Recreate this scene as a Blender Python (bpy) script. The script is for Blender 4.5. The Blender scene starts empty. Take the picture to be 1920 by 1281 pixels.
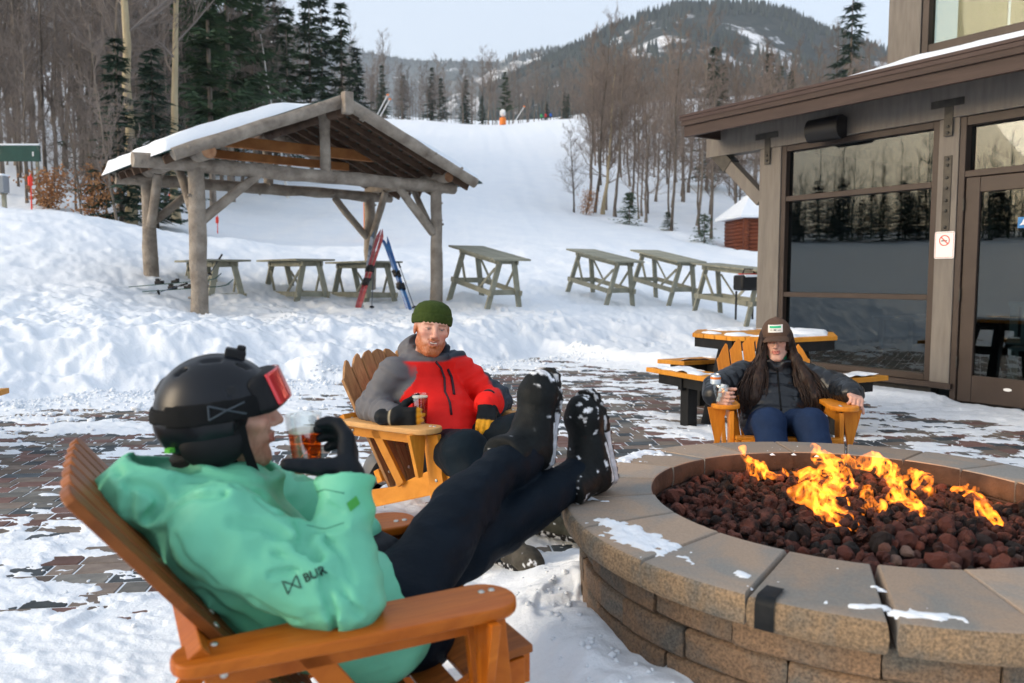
import bpy, bmesh, math, random
import numpy as np
from math import sin, cos, pi, radians, atan2, sqrt, exp, log
from mathutils import Vector, Matrix, Euler
from mathutils.bvhtree import BVHTree

random.seed(7); rng = np.random.default_rng(7)
SC = bpy.context.scene
COL = SC.collection

# ---------------------------------------------------------------- camera, sky, sun, exposure
CAM_H = 1.25; FPX = 1500.0; HORIZON = 520.0
PITCH = math.atan((640.5 - HORIZON) / FPX)
cam_d = bpy.data.cameras.new('camera'); cam = bpy.data.objects.new('camera', cam_d); COL.objects.link(cam)
cam_d.sensor_width = 36.0; cam_d.lens = FPX / 1920 * 36.0
cam.location = (0, 0, CAM_H); cam.rotation_euler = (pi / 2 - PITCH, 0, 0)
cam_d.clip_start = 0.05; cam_d.clip_end = 20000
cam_d.dof.use_dof = True; cam_d.dof.focus_distance = 3.9; cam_d.dof.aperture_fstop = 3.2
SC.camera = cam

SUN_AZ = radians(-110)      # from +Y, positive towards +X: the sun stands to the left, a little behind the camera
SUN_EL = radians(16)
world = bpy.data.worlds.new('World'); SC.world = world; world.use_nodes = True
wn = world.node_tree.nodes; wl = world.node_tree.links
for n_ in list(wn): wn.remove(n_)
w_out = wn.new('ShaderNodeOutputWorld'); w_bg = wn.new('ShaderNodeBackground')
w_sky = wn.new('ShaderNodeTexSky'); w_sky.sky_type = 'NISHITA'; w_sky.sun_disc = False
w_sky.sun_elevation = SUN_EL; w_sky.sun_rotation = SUN_AZ
w_sky.air_density = 1.0; w_sky.dust_density = 9.0; w_sky.ozone_density = 1.0; w_sky.altitude = 400
w_hs = wn.new('ShaderNodeHueSaturation'); w_hs.inputs['Saturation'].default_value = 1.0
w_mix = wn.new('ShaderNodeMix'); w_mix.data_type = 'RGBA'
w_mix.inputs[0].default_value = 0.40                       # thin even cloud over the clear sky
w_mix.inputs[7].default_value = (7.0, 7.6, 8.5, 1)
wl.new(w_sky.outputs[0], w_hs.inputs['Color']); wl.new(w_hs.outputs[0], w_mix.inputs[6])
wl.new(w_mix.outputs[2], w_bg.inputs['Color']); w_bg.inputs['Strength'].default_value = 0.10
wl.new(w_bg.outputs[0], w_out.inputs['Surface'])

sun_d = bpy.data.lights.new('sun', 'SUN'); sun = bpy.data.objects.new('sun', sun_d); COL.objects.link(sun)
sun_d.energy = 0.6; sun_d.angle = radians(28); sun_d.color = (1.0, 0.84, 0.66)
_sd = Vector((sin(SUN_AZ) * cos(SUN_EL), cos(SUN_AZ) * cos(SUN_EL), sin(SUN_EL)))
sun.rotation_euler = _sd.to_track_quat('Z', 'Y').to_euler()

SC.view_settings.view_transform = 'Standard'; SC.view_settings.look = 'None'
SC.view_settings.exposure = 1.18; SC.view_settings.gamma = 1.0
SC.view_settings.use_curve_mapping = False
SC.render.engine = 'CYCLES'
SC.cycles.use_denoising = True
SC.cycles.max_bounces = 7; SC.cycles.diffuse_bounces = 3; SC.cycles.glossy_bounces = 3
SC.cycles.transmission_bounces = 6; SC.cycles.transparent_max_bounces = 10; SC.cycles.volume_bounces = 0
SC.cycles.sample_clamp_indirect = 6.0
SC.cycles.caustics_reflective = False; SC.cycles.caustics_refractive = False

_cf, _sf = cos(PITCH), sin(PITCH)
def at(px, py, Y):
    """world point seen at photo position (px, py) at depth Y in front of the camera's foot"""
    u = (px - 960) / FPX; v = (640.5 - py) / FPX
    dy = _cf + v * _sf; dz = -_sf + v * _cf
    t = Y / dy
    return Vector((u * t, Y, CAM_H + dz * t))
def on_z(px, py, z):
    """world point of height z seen at photo position (px, py)"""
    u = (px - 960) / FPX; v = (640.5 - py) / FPX
    dy = _cf + v * _sf; dz = -_sf + v * _cf
    t = (z - CAM_H) / dz
    return Vector((u * t, dy * t, z))

# ---------------------------------------------------------------- naming helpers
def tag(o, label=None, cat=None, group=None, kind=None):
    if label: o['label'] = label
    if cat: o['category'] = cat
    if group: o['group'] = group
    if kind: o['kind'] = kind
    return o
def empty(name, loc=(0, 0, 0), rz=0, parent=None):
    o = bpy.data.objects.new(name, None); COL.objects.link(o)
    o.empty_display_size = 0.1
    o.location = loc; o.rotation_euler = (0, 0, rz)
    if parent: o.parent = parent
    return o
def thing(name, label, cat, loc=(0, 0, 0), rz=0, group=None):
    return tag(empty(name, loc, rz), label, cat, group)
def copy_tree(o, parent=None):
    c = o.copy(); COL.objects.link(c); c.parent = parent
    for ch in o.children: copy_tree(ch, c)
    return c
def obj_of(name, me, parent=None):
    o = bpy.data.objects.new(name, me); COL.objects.link(o)
    if parent: o.parent = parent
    return o

# ---------------------------------------------------------------- mesh builder
class MB:
    def __init__(s): s.v = []; s.f = []; s.m = []
    def add(s, vs, fs, mi=0):
        b = len(s.v); s.v.extend([tuple(v) for v in vs])
        s.f.extend([tuple(i + b for i in f) for f in fs]); s.m.extend([mi] * len(fs)); return s
    def box(s, c, size, rot=None, mi=0):
        hx, hy, hz = size[0] / 2, size[1] / 2, size[2] / 2
        R = rot if rot is not None else Matrix.Identity(3)
        c = Vector(c)
        vs = [c + R @ Vector((x * hx, y * hy, z * hz)) for x in (-1, 1) for y in (-1, 1) for z in (-1, 1)]
        return s.add(vs, [(0, 1, 3, 2), (4, 6, 7, 5), (0, 4, 5, 1), (2, 3, 7, 6), (0, 2, 6, 4), (1, 5, 7, 3)], mi)
    def beam(s, a, b, w, h, up=(0, 0, 1), mi=0, w2=None, h2=None):
        """board from a to b, w across, h along up"""
        a = Vector(a); b = Vector(b); d = (b - a).normalized(); up = Vector(up)
        side = d.cross(up).normalized(); u = side.cross(d).normalized()
        w2 = w if w2 is None else w2; h2 = h if h2 is None else h2
        vs = []
        for p, ww, hh in ((a, w, h), (b, w2, h2)):
            for sx, sz in ((-1, -1), (1, -1), (1, 1), (-1, 1)):
                vs.append(p + side * (sx * ww / 2) + u * (sz * hh / 2))
        return s.add(vs, [(0, 3, 2, 1), (4, 5, 6, 7), (0, 1, 5, 4), (1, 2, 6, 5), (2, 3, 7, 6), (3, 0, 4, 7)], mi)
    def tube(s, pts, rads, n=8, mi=0, caps=True, rough=0, seed=0):
        pts = [Vector(p) for p in pts]
        rs = rads if isinstance(rads, (list, tuple)) else [rads] * len(pts)
        R = random.Random(seed)
        d0 = (pts[1] - pts[0]).normalized()
        ref = Vector((0, 0, 1)) if abs(d0.z) < 0.9 else Vector((1, 0, 0))
        x = d0.cross(ref).normalized(); vs = []
        for i, p in enumerate(pts):
            d = (pts[min(i + 1, len(pts) - 1)] - pts[max(i - 1, 0)]).normalized()
            x = (x - d * x.dot(d)).normalized(); y = d.cross(x)
            for k in range(n):
                a = 2 * pi * k / n; r = rs[i] * (1 + (R.uniform(-rough, rough) if rough else 0))
                vs.append(p + x * (cos(a) * r) + y * (sin(a) * r))
        fs = []
        for i in range(len(pts) - 1):
            for k in range(n):
                k2 = (k + 1) % n
                fs.append((i * n + k, i * n + k2, (i + 1) * n + k2, (i + 1) * n + k))
        if caps:
            fs.append(tuple(range(n - 1, -1, -1))); m_ = (len(pts) - 1) * n
            fs.append(tuple(m_ + k for k in range(n)))
        return s.add(vs, fs, mi)
    def lathe(s, prof, n=20, M=None, mi=0, caps=True):
        vs = []
        for (r, z) in prof:
            for k in range(n):
                a = 2 * pi * k / n; vs.append(Vector((cos(a) * r, sin(a) * r, z)))
        if M is not None: vs = [M @ v for v in vs]
        fs = []
        for i in range(len(prof) - 1):
            for k in range(n):
                k2 = (k + 1) % n
                fs.append((i * n + k, i * n + k2, (i + 1) * n + k2, (i + 1) * n + k))
        if caps:
            fs.append(tuple(range(n - 1, -1, -1))); b = (len(prof) - 1) * n
            fs.append(tuple(b + k for k in range(n)))
        return s.add(vs, fs, mi)
    def prism(s, poly, t, M=None, mi=0):
        """polygon in local xy, thickness t along local z (centred)"""
        n = len(poly)
        vs = [Vector((x, y, -t / 2)) for x, y in poly] + [Vector((x, y, t / 2)) for x, y in poly]
        if M is not None: vs = [M @ v for v in vs]
        fs = [tuple(range(n - 1, -1, -1)), tuple(range(n, 2 * n))]
        fs += [(k, (k + 1) % n, n + (k + 1) % n, n + k) for k in range(n)]
        return s.add(vs, fs, mi)
    def build(s, name, mats, parent=None, smooth=False, bevel=0, seg=2, auto=None):
        me = bpy.data.meshes.new(name); me.from_pydata(s.v, [], s.f)
        if not isinstance(mats, (list, tuple)): mats = [mats]
        for m in mats: me.materials.append(m)
        if len(mats) > 1: me.polygons.foreach_set('material_index', s.m)
        if bevel:
            bm = bmesh.new(); bm.from_mesh(me)
            es = [e for e in bm.edges if len(e.link_faces) == 2 and e.calc_face_angle(0) > 0.5]
            bmesh.ops.bevel(bm, geom=es, offset=bevel, segments=seg, affect='EDGES', profile=0.6)
            bm.to_mesh(me); bm.free()
        if smooth: me.polygons.foreach_set('use_smooth', [True] * len(me.polygons))
        me.update()
        if auto is not None:
            me.polygons.foreach_set('use_smooth', [True] * len(me.polygons))
            me.set_sharp_from_angle(angle=auto)
        return obj_of(name, me, parent)

def np_mesh(name, V, F, mats, parent=None, smooth=True, mi=None, cols=None):
    me = bpy.data.meshes.new(name)
    V = np.asarray(V, dtype=np.float32); F = np.asarray(F, dtype=np.int32); k = F.shape[1]
    me.vertices.add(len(V)); me.vertices.foreach_set('co', V.ravel())
    me.loops.add(F.size); me.loops.foreach_set('vertex_index', F.ravel())
    me.polygons.add(len(F))
    me.polygons.foreach_set('loop_start', np.arange(0, F.size, k, dtype=np.int32))
    me.polygons.foreach_set('loop_total', np.full(len(F), k, dtype=np.int32))
    if not isinstance(mats, (list, tuple)): mats = [mats]
    for m in mats: me.materials.append(m)
    if mi is not None: me.polygons.foreach_set('material_index', np.asarray(mi, dtype=np.int32))
    if smooth: me.polygons.foreach_set('use_smooth', np.ones(len(F), dtype=bool))
    me.update(calc_edges=True)
    if cols is not None:
        a = me.color_attributes.new('tint', 'FLOAT_COLOR', 'POINT')
        c4 = np.ones((len(V), 4), dtype=np.float32); c4[:, :3] = cols
        a.data.foreach_set('color', c4.ravel())
    return obj_of(name, me, parent)

# ---------------------------------------------------------------- numpy noise
_lat = rng.random((64, 64, 64)).astype(np.float32)
def vnoise(x, y, z=0.0):
    x, y, z = np.broadcast_arrays(np.asarray(x, np.float32), np.asarray(y, np.float32), np.asarray(z, np.float32))
    xi = np.floor(x).astype(np.int32); yi = np.floor(y).astype(np.int32); zi = np.floor(z).astype(np.int32)
    fx = x - xi; fy = y - yi; fz = z - zi
    fx = fx * fx * (3 - 2 * fx); fy = fy * fy * (3 - 2 * fy); fz = fz * fz * (3 - 2 * fz)
    a, b = xi & 63, (xi + 1) & 63; c, d = yi & 63, (yi + 1) & 63; e, f = zi & 63, (zi + 1) & 63
    L = _lat
    return (((L[a, c, e] * (1 - fx) + L[b, c, e] * fx) * (1 - fy) + (L[a, d, e] * (1 - fx) + L[b, d, e] * fx) * fy) * (1 - fz)
            + ((L[a, c, f] * (1 - fx) + L[b, c, f] * fx) * (1 - fy) + (L[a, d, f] * (1 - fx) + L[b, d, f] * fx) * fy) * fz)
def fbm(x, y, z=0.0, oct=4, gain=0.5):
    s = 0; a = 1; t = 0; x = np.asarray(x); y = np.asarray(y); z = np.asarray(z)
    for i in range(oct):
        s = s + a * vnoise(x * 2 ** i + 17.3 * i, y * 2 ** i + 5.1 * i, z * 2 ** i + 9.7 * i); t += a; a *= gain
    return s / t
def sstep(a, b, x):
    t = np.clip((x - a) / (b - a), 0, 1); return t * t * (3 - 2 * t)

# ---------------------------------------------------------------- implicit surfaces
def s_cap(P, a, b, ra, rb=None):
    rb = ra if rb is None else rb
    a = np.asarray(a, np.float32); b = np.asarray(b, np.float32); ab = b - a
    t = np.clip(((P - a) @ ab) / (ab @ ab), 0, 1)
    return np.linalg.norm(P - (a + t[:, None] * ab), axis=1) - (ra + (rb - ra) * t)
def s_chain(P, pts, rs, k=0.02):
    d = None
    for i in range(len(pts) - 1):
        e = s_cap(P, pts[i], pts[i + 1], rs[i], rs[i + 1])
        d = e if d is None else smin(d, e, k)
    return d
def s_ell(P, c, r, R=None):
    q = P - np.asarray(c, np.float32)
    if R is not None: q = q @ np.asarray(R, np.float32)     # columns of R are the local axes
    r = np.asarray(r, np.float32)
    k0 = np.linalg.norm(q / r, axis=1); k1 = np.linalg.norm(q / (r * r), axis=1) + 1e-9
    return k0 * (k0 - 1) / k1
def s_box(P, c, h, R=None, rad=0.0):
    q = P - np.asarray(c, np.float32)
    if R is not None: q = q @ np.asarray(R, np.float32)
    q = np.abs(q) - (np.asarray(h, np.float32) - rad)
    return np.linalg.norm(np.maximum(q, 0), axis=1) + np.minimum(q.max(axis=1), 0) - rad
def s_cone(P, a, b, ra, rb, rad=0.006):
    """tapered cylinder with flat (slightly rounded) ends"""
    a = np.asarray(a, np.float32); b = np.asarray(b, np.float32); ab = b - a; L = np.linalg.norm(ab); u = ab / L
    t = (P - a) @ u; r = np.linalg.norm(P - a - t[:, None] * u, axis=1)
    rr = ra + (rb - ra) * np.clip(t / L, 0, 1)
    q0 = r - rr + rad; q1 = np.abs(t - L / 2) - L / 2 + rad
    return np.minimum(np.maximum(q0, q1), 0) + np.hypot(np.maximum(q0, 0), np.maximum(q1, 0)) - rad
def smin(a, b, k):
    h = np.clip(0.5 + 0.5 * (b - a) / k, 0, 1); return b + (a - b) * h - k * h * (1 - h)
def smax(a, b, k): return -smin(-a, -b, k)
def s_plane(P, p, nrm): return (P - np.asarray(p, np.float32)) @ np.asarray(nrm, np.float32)

def sdf_mesh(fn, lo, hi, h):
    B = 8; lo = np.asarray(lo, np.float32); hi = np.asarray(hi, np.float32)
    nb = np.ceil((hi - lo) / (h * B)).astype(int) + 1; n = nb * B
    bc = np.stack(np.meshgrid(*[np.arange(k) for k in nb], indexing='ij'), -1).reshape(-1, 3)
    cen = (lo + (bc * B + (B - 1) / 2) * h).astype(np.float32)
    d = fn(cen); act = np.abs(d) < B * h * 1.25
    vals = np.repeat(np.repeat(np.repeat(np.sign(d).reshape(nb).astype(np.float32), B, 0), B, 1), B, 2)
    off = np.stack(np.meshgrid(*[np.arange(B)] * 3, indexing='ij'), -1).reshape(-1, 3)
    ids = (bc[act][:, None, :] * B + off[None]).reshape(-1, 3)
    for s in range(0, len(ids), 400000):
        q = ids[s:s + 400000]
        vals[q[:, 0], q[:, 1], q[:, 2]] = fn((lo + q * h).astype(np.float32))
    ins = vals < 0
    c8 = [ins[dx:n[0] - 1 + dx, dy:n[1] - 1 + dy, dz:n[2] - 1 + dz] for dx in (0, 1) for dy in (0, 1) for dz in (0, 1)]
    sm = sum(c.astype(np.int8) for c in c8)
    cells = np.argwhere((sm > 0) & (sm < 8))
    idx = np.full(tuple(n - 1), -1, np.int32); idx[cells[:, 0], cells[:, 1], cells[:, 2]] = np.arange(len(cells))
    acc = np.zeros((len(cells), 3), np.float32); cnt = np.zeros(len(cells), np.float32)
    for ax in range(3):
        o1, o2 = [k for k in range(3) if k != ax]
        for i in (0, 1):
            for j in (0, 1):
                a = cells.copy(); a[:, o1] += i; a[:, o2] += j; b = a.copy(); b[:, ax] += 1
                va = vals[a[:, 0], a[:, 1], a[:, 2]]; vb = vals[b[:, 0], b[:, 1], b[:, 2]]
                m = (va < 0) != (vb < 0)
                t = va / np.where(m, va - vb, 1)
                p = a.astype(np.float32); p[:, ax] += t
                acc[m] += p[m]; cnt[m] += 1
    V = lo + acc / cnt[:, None] * h
    F = []
    for ax in range(3):
        o1, o2 = (ax + 1) % 3, (ax + 2) % 3
        sl0 = [slice(None)] * 3; sl1 = [slice(None)] * 3
        sl0[ax] = slice(0, n[ax] - 1); sl1[ax] = slice(1, n[ax])
        e = np.argwhere(ins[tuple(sl0)] != ins[tuple(sl1)])
        e = e[(e[:, o1] > 0) & (e[:, o2] > 0) & (e[:, o1] < n[o1] - 1) & (e[:, o2] < n[o2] - 1)]
        q = []
        for i, j in ((-1, -1), (0, -1), (0, 0), (-1, 0)):
            c = e.copy(); c[:, o1] += i; c[:, o2] += j
            q.append(idx[c[:, 0], c[:, 1], c[:, 2]])
        q = np.stack(q, 1)
        s0 = ins[e[:, 0], e[:, 1], e[:, 2]]
        q = np.where(s0[:, None], q, q[:, ::-1])
        F.append(q)
    F = np.concatenate(F); F = F[(F >= 0).all(1)]
    return V, F
def relax(V, F, it=1, f=0.5):
    for _ in range(it):
        acc = np.zeros_like(V); cnt = np.zeros(len(V), np.float32)
        for a, b in ((0, 1), (1, 2), (2, 3), (3, 0)):
            np.add.at(acc, F[:, a], V[F[:, b]]); np.add.at(acc, F[:, b], V[F[:, a]])
            np.add.at(cnt, F[:, a], 1); np.add.at(cnt, F[:, b], 1)
        V = V * (1 - f) + f * acc / np.maximum(cnt, 1)[:, None]
    return V

# ---------------------------------------------------------------- materials
def new_mat(name):
    m = bpy.data.materials.new(name); m.use_nodes = True
    nt = m.node_tree; b = nt.nodes['Principled BSDF']; return m, nt, b
def noise_node(nt, scale, detail=4, rough=0.55, vec=None, dist=0.0):
    n = nt.nodes.new('ShaderNodeTexNoise'); n.inputs['Scale'].default_value = scale
    n.inputs['Detail'].default_value = detail; n.inputs['Roughness'].default_value = rough
    n.inputs['Distortion'].default_value = dist
    if vec is not None: nt.links.new(vec, n.inputs['Vector'])
    return n
def ramp(nt, fac, stops):
    r = nt.nodes.new('ShaderNodeValToRGB'); nt.links.new(fac, r.inputs[0])
    e = r.color_ramp.elements
    while len(e) < len(stops): e.new(0.5)
    for k, (p, c) in enumerate(stops):
        e[k].position = p; e[k].color = (*c, 1) if len(c) == 3 else c
    return r
def coords(nt, which='Object', scale=(1, 1, 1)):
    t = nt.nodes.new('ShaderNodeTexCoord'); mp = nt.nodes.new('ShaderNodeMapping')
    mp.inputs['Scale'].default_value = scale
    nt.links.new(t.outputs[which], mp.inputs[0]); return mp.outputs[0]
def mat(name, c1, c2=None, rough=0.6, scale=6, vec=(1, 1, 1), bump=0.0, bscale=60, bvec=None, metal=0.0, spec=0.28,
        coat=0.0, sheen=0.0, per_obj=0.0, which='Object', detail=4, lo=0.3, hi=0.7, bdist=0.01, attr=None):
    m, nt, b = new_mat(name); L = nt.links
    c2 = c2 or c1
    co = coords(nt, which, vec)
    nz = noise_node(nt, scale, detail, vec=co)
    col = ramp(nt, nz.outputs['Fac'], [(lo, c1), (hi, c2)]).outputs[0]
    if attr:
        a = nt.nodes.new('ShaderNodeAttribute'); a.attribute_name = attr
        mx = nt.nodes.new('ShaderNodeMix'); mx.data_type = 'RGBA'; mx.blend_type = 'MULTIPLY'; mx.inputs[0].default_value = 1
        L.new(a.outputs['Color'], mx.inputs[6]); L.new(col, mx.inputs[7]); col = mx.outputs[2]
    if per_obj:
        oi = nt.nodes.new('ShaderNodeObjectInfo'); hs = nt.nodes.new('ShaderNodeHueSaturation')
        mr = nt.nodes.new('ShaderNodeMapRange'); L.new(oi.outputs['Random'], mr.inputs[0])
        mr.inputs[3].default_value = 1 - per_obj; mr.inputs[4].default_value = 1 + per_obj
        L.new(mr.outputs[0], hs.inputs['Value']); L.new(col, hs.inputs['Color']); col = hs.outputs[0]
    L.new(col, b.inputs['Base Color'])
    b.inputs['Roughness'].default_value = rough; b.inputs['Metallic'].default_value = metal
    b.inputs['Specular IOR Level'].default_value = spec
    if coat: b.inputs['Coat Weight'].default_value = coat; b.inputs['Coat Roughness'].default_value = 0.15
    if sheen: b.inputs['Sheen Weight'].default_value = sheen
    if bump:
        bn = noise_node(nt, bscale, 5, 0.6, vec=coords(nt, which, bvec or vec))
        bp = nt.nodes.new('ShaderNodeBump'); bp.inputs['Strength'].default_value = bump; bp.inputs['Distance'].default_value = bdist
        L.new(bn.outputs['Fac'], bp.inputs['Height']); L.new(bp.outputs[0], b.inputs['Normal'])
    return m
# ================================================================ setting: snow, plaza, hills
PIT_C = (1.17, 2.63); PIT_R = 1.0; PIT_IN = 0.695; PIT_H = 0.50
LODGE_O = Vector((4.375, 7.81, 0)); LODGE_U = Vector((-0.55, 0.835, 0)).normalized(); LODGE_N = Vector((-0.835, -0.55, 0)).normalized()

_ctrl = [(-400, 620, 9.5), (-100, 600, 10.2), (100, 600, 10.3), (300, 602, 10.6), (600, 604, 11.8), (900, 596, 13.6), (1200, 590, 16), (1400, 600, 17), (1700, 610, 18),
         (375, 590, 13), (820, 575, 16), (290, 515, 15), (682, 535, 18.3), (560, 570, 15.2), (915, 580, 15.2), (1160, 575, 17.3), (1330, 585, 16.6), (1250, 565, 19.5), (866, 549, 16.75), (1078, 545, 18.8), (1198, 546, 19.6), (1322, 582, 17.0),
         (-400, 380, 19), (0, 388, 20), (140, 400, 20.5), (280, 430, 21), (450, 447, 22), (700, 462, 24), (1000, 472, 27), (1200, 474, 30), (1330, 472, 34), (1500, 470, 36),
         (-300, 370, 26), (0, 396, 26), (280, 440, 27), (450, 460, 27), (700, 470, 30), (500, 435, 36), (620, 392, 50), (800, 380, 50), (800, 300, 85), (900, 300, 85), (1000, 300, 88),
         (720, 222, 150), (800, 225, 150), (880, 233, 150), (950, 234, 150), (1020, 225, 150), (1080, 222, 150), (720, 240, 200), (950, 246, 200), (1080, 238, 200),
         (-300, 310, 36), (0, 322, 33), (100, 335, 34), (250, 378, 33), (330, 388, 38), (420, 380, 45), (0, 240, 60), (200, 280, 60), (400, 310, 60), (560, 290, 85), (650, 240, 130),
         (0, 160, 120), (300, 170, 120), (500, 200, 130),
         (1075, 395, 60), (1130, 402, 58), (1200, 412, 55), (1320, 442, 46), (1400, 482, 45), (1600, 480, 46), (1100, 330, 80), (1200, 350, 75), (1350, 360, 75), (1500, 370, 75), (1150, 255, 120), (1350, 240, 120), (1600, 250, 120), (1200, 200, 200), (1500, 190, 200)]
_cw = np.array([at(*c) for c in _ctrl])
def _uv(x, y):
    y = np.maximum(y, 1.0); u = np.clip(x / y, -0.95, 0.62)
    return np.stack([u * 3.0, np.log(y) * 1.5], -1)
_cu = _uv(_cw[:, 0], _cw[:, 1]); _n = len(_cu)
_K = np.linalg.norm(_cu[:, None] - _cu[None], axis=2)
_A = np.zeros((_n + 3, _n + 3)); _A[:_n, :_n] = _K + np.eye(_n) * -0.004
_A[:_n, _n:] = np.c_[np.ones(_n), _cu]; _A[_n:, :_n] = _A[:_n, _n:].T
_elev = (_cw[:, 2] - CAM_H) / _cw[:, 1]                       # smooth in elevation angle, not in height
_W = np.linalg.solve(_A, np.r_[_elev, 0, 0, 0])
def field_z(x, y):
    x = np.asarray(x, float); y = np.asarray(y, float); sh = x.shape
    q = _uv(x.ravel(), y.ravel()); out = np.empty(len(q))
    for s in range(0, len(q), 60000):
        k = np.linalg.norm(q[s:s + 60000, None] - _cu[None], axis=2)
        out[s:s + 60000] = k @ _W[:_n] + _W[_n] + q[s:s + 60000] @ _W[_n + 1:]
    out = out.reshape(sh)
    return CAM_H + out * np.clip(y, 1, 230)
_ex = np.array([-600, -200, 0, 100, 300, 600, 800, 900, 1000, 1200, 1400, 1920, 2600]); _ey = np.array([6.6, 7.2, 7.6, 8.0, 8.4, 9.4, 10.2, 10.9, 12.0, 13.0, 13.8, 14.6, 15])
def edge_y(x, y):
    return np.interp(960 + FPX * x / np.maximum(y, 0.5), _ex, _ey)
def lodge_ts(x, y):
    dx = x - LODGE_O.x; dy = y - LODGE_O.y
    return dx * LODGE_U.x + dy * LODGE_U.y, dx * LODGE_N.x + dy * LODGE_N.y
_fp = random.Random(12); FOOT = [(_fp.uniform(-2.3, 0.3), _fp.uniform(1.5, 3.7), _fp.uniform(0, 6.28)) for _ in range(46)] + [(_fp.uniform(-5, 3), _fp.uniform(11.5, 15.5), _fp.uniform(0, 6.28)) for _ in range(90)]
def footprints(x, y):
    d = np.zeros_like(x)
    for (fx, fy, fa) in FOOT:
        m = (np.abs(x - fx) < 0.3) & (np.abs(y - fy) < 0.3)
        if not m.any(): continue
        dx, dy = x[m] - fx, y[m] - fy; u = dx * cos(fa) + dy * sin(fa); v = -dx * sin(fa) + dy * cos(fa)
        r = np.sqrt((u / 0.155) ** 2 + (v / (0.052 + 0.010 * (u > 0))) ** 2); d[m] += -sstep(1.12, 0.85, r) + 0.35 * np.exp(-((r - 1.25) / 0.16) ** 2)
    return d
def snow_height(x, y):
    """height of the snow surface; below 0 the pavers of the plaza show"""
    x = np.asarray(x, float); y = np.asarray(y, float)
    az = np.degrees(np.arctan2(x, y)); front = sstep(-62, -48, az) * (1 - sstep(46, 60, az)) * (y > 0)
    yc = np.where(y > 1, y, 1.0)
    d = y - edge_y(x, yc) + (fbm(x * 0.7, y * 0.7, 3.1, 3) - 0.5) * 1.5 + (fbm(x * 3, y * 3, 1.1, 3) - 0.5) * 0.5
    zf = field_z(x, yc)
    # lumps of the ploughed bank
    lump = (fbm(x * 1.3, y * 1.3, 7.7, 4) - 0.5) * 0.55 + (fbm(x * 4.2, y * 4.2, 2.2, 3) - 0.5) * 0.34 - np.abs(fbm(x * 6, y * 6, 4.4, 2) - 0.5) * 0.20 + (fbm(x * 17, y * 17, 1.4, 3) - 0.5) * 0.12
    left = 1 - sstep(-3.5, 1.5, x)
    bank = sstep(0, 2.1, d)
    lamp = sstep(0.0, 0.5, d) * (1 - 0.93 * sstep(1.5 + 1.2 * left, 4.0 + 1.5 * left, d)) * (0.24 + 0.24 * left)
    fine = (fbm(x * 2.1, y * 2.1, 9.2, 4) - 0.5) * 0.16 * sstep(0.5, 2.5, d) * (1 - 0.75 * sstep(22, 45, y)) + (fbm(x * 7.1, y * 7.1, 3.2, 3) - 0.5) * 0.08 * sstep(0.5, 2.5, d) * (1 - sstep(16, 24, y))
    far = bank * zf + lump * lamp + fine + 0.12 * left * sstep(0, 0.9, d) * (1 - sstep(1.0, 2.8, d))
    # thin patchy snow over the plaza
    rp = np.hypot(x - PIT_C[0], y - PIT_C[1])
    cov = 0.545 - 0.02 * sstep(4.5, 6.5, y)
    cov = cov + 0.15 * (1 - sstep(2.9, 3.9, y + 0.25 * x)) * (1 - sstep(-0.6, 0.2, x))
    cov = cov - 0.16 * sstep(3.7, 4.0, y) * (1 - sstep(4.9, 5.4, y)) * (1 - sstep(-2.4, -1.9, x))
    cov = cov + 0.55 * (1 - sstep(0.95, 1.55, rp)) * (1 - sstep(3.4, 3.8, y)) + 0.33 * np.exp(-((x + 0.15) / 0.55) ** 2 - ((y - 3.1) / 0.75) ** 2)
    cov = cov + 0.20 * np.exp(-((x + 0.75) / 0.5) ** 2 - ((y - 4.0) / 0.35) ** 2)
    cov = cov - 0.14 * np.exp(-((x - 0.4) / 2.0) ** 2 - ((y - 7.2) / 2.2) ** 2)
    cov = cov + 0.16 * np.exp(-((x - 1.7) / 0.9) ** 2 - ((y - 6.6) / 0.7) ** 2)
    t, s = lodge_ts(x, y)
    cov = cov + 0.36 * (1 - sstep(0.25, 0.95, s)) * (s > -0.2)
    cov = cov + 0.10 * sstep(7.0, 7.6, y) * (1 - sstep(-3.0, -1.2, x))
    nz = (fbm(x * 0.8 + 0.25 * y, y * 1.5, 5.5, 3) - 0.5) * 0.60 + (fbm(x * 3.2 + 1.2 * y, y * 6.4, 8.1, 4) - 0.5) * 0.62 + (fbm(x * 14 + 5 * y, y * 24, 6.4, 3) - 0.5) * 0.42
    s_ = cov + nz
    near = np.where(s_ > 0.5, np.minimum((s_ - 0.5) * 0.085, 0.035) * (0.6 + 0.8 * fbm(x * 9, y * 9, 1.4, 3)), -0.0045)
    pile = (1 - sstep(0.88, 1.5, rp + (fbm(x * 3.5, y * 3.5, 2.8, 3) - 0.5) * 0.35)) * (1 - sstep(2.9, 3.6, y)) * (1 - sstep(0.9, 1.3, x))
    near = near + np.where(near > 0, 1, 0) * pile * (0.12 + 0.10 * fbm(x * 6, y * 6, 3.3, 3))
    lp = np.exp(-((s - 0.12) / 0.22) ** 2) * sstep(-0.1, 0.4, t) * (0.10 + 0.14 * fbm(x * 5, y * 5, 7.3, 3)) * (s > -0.3)
    near = near + np.where(near > -0.002, 1, 0) * lp
    fpr = footprints(x, y); near = np.where(near > 0.004, np.maximum(near + fpr * 0.014, 0.003), near); far = far + fpr * 0.05
    z = np.where(d > 0, np.maximum(far, near), near)
    # the lodge stands on cleared ground
    inb = (1 - sstep(0.25, 0.9, s)) * (1 - sstep(2.9, 4.2, t))
    z = z * (1 - inb) + np.minimum(z, 0.16 * sstep(-0.05, 0.05, s) - 0.06) * inb
    # behind and beside the camera the ground runs on
    side = np.clip(-x - 14, 0, 400)
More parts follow.
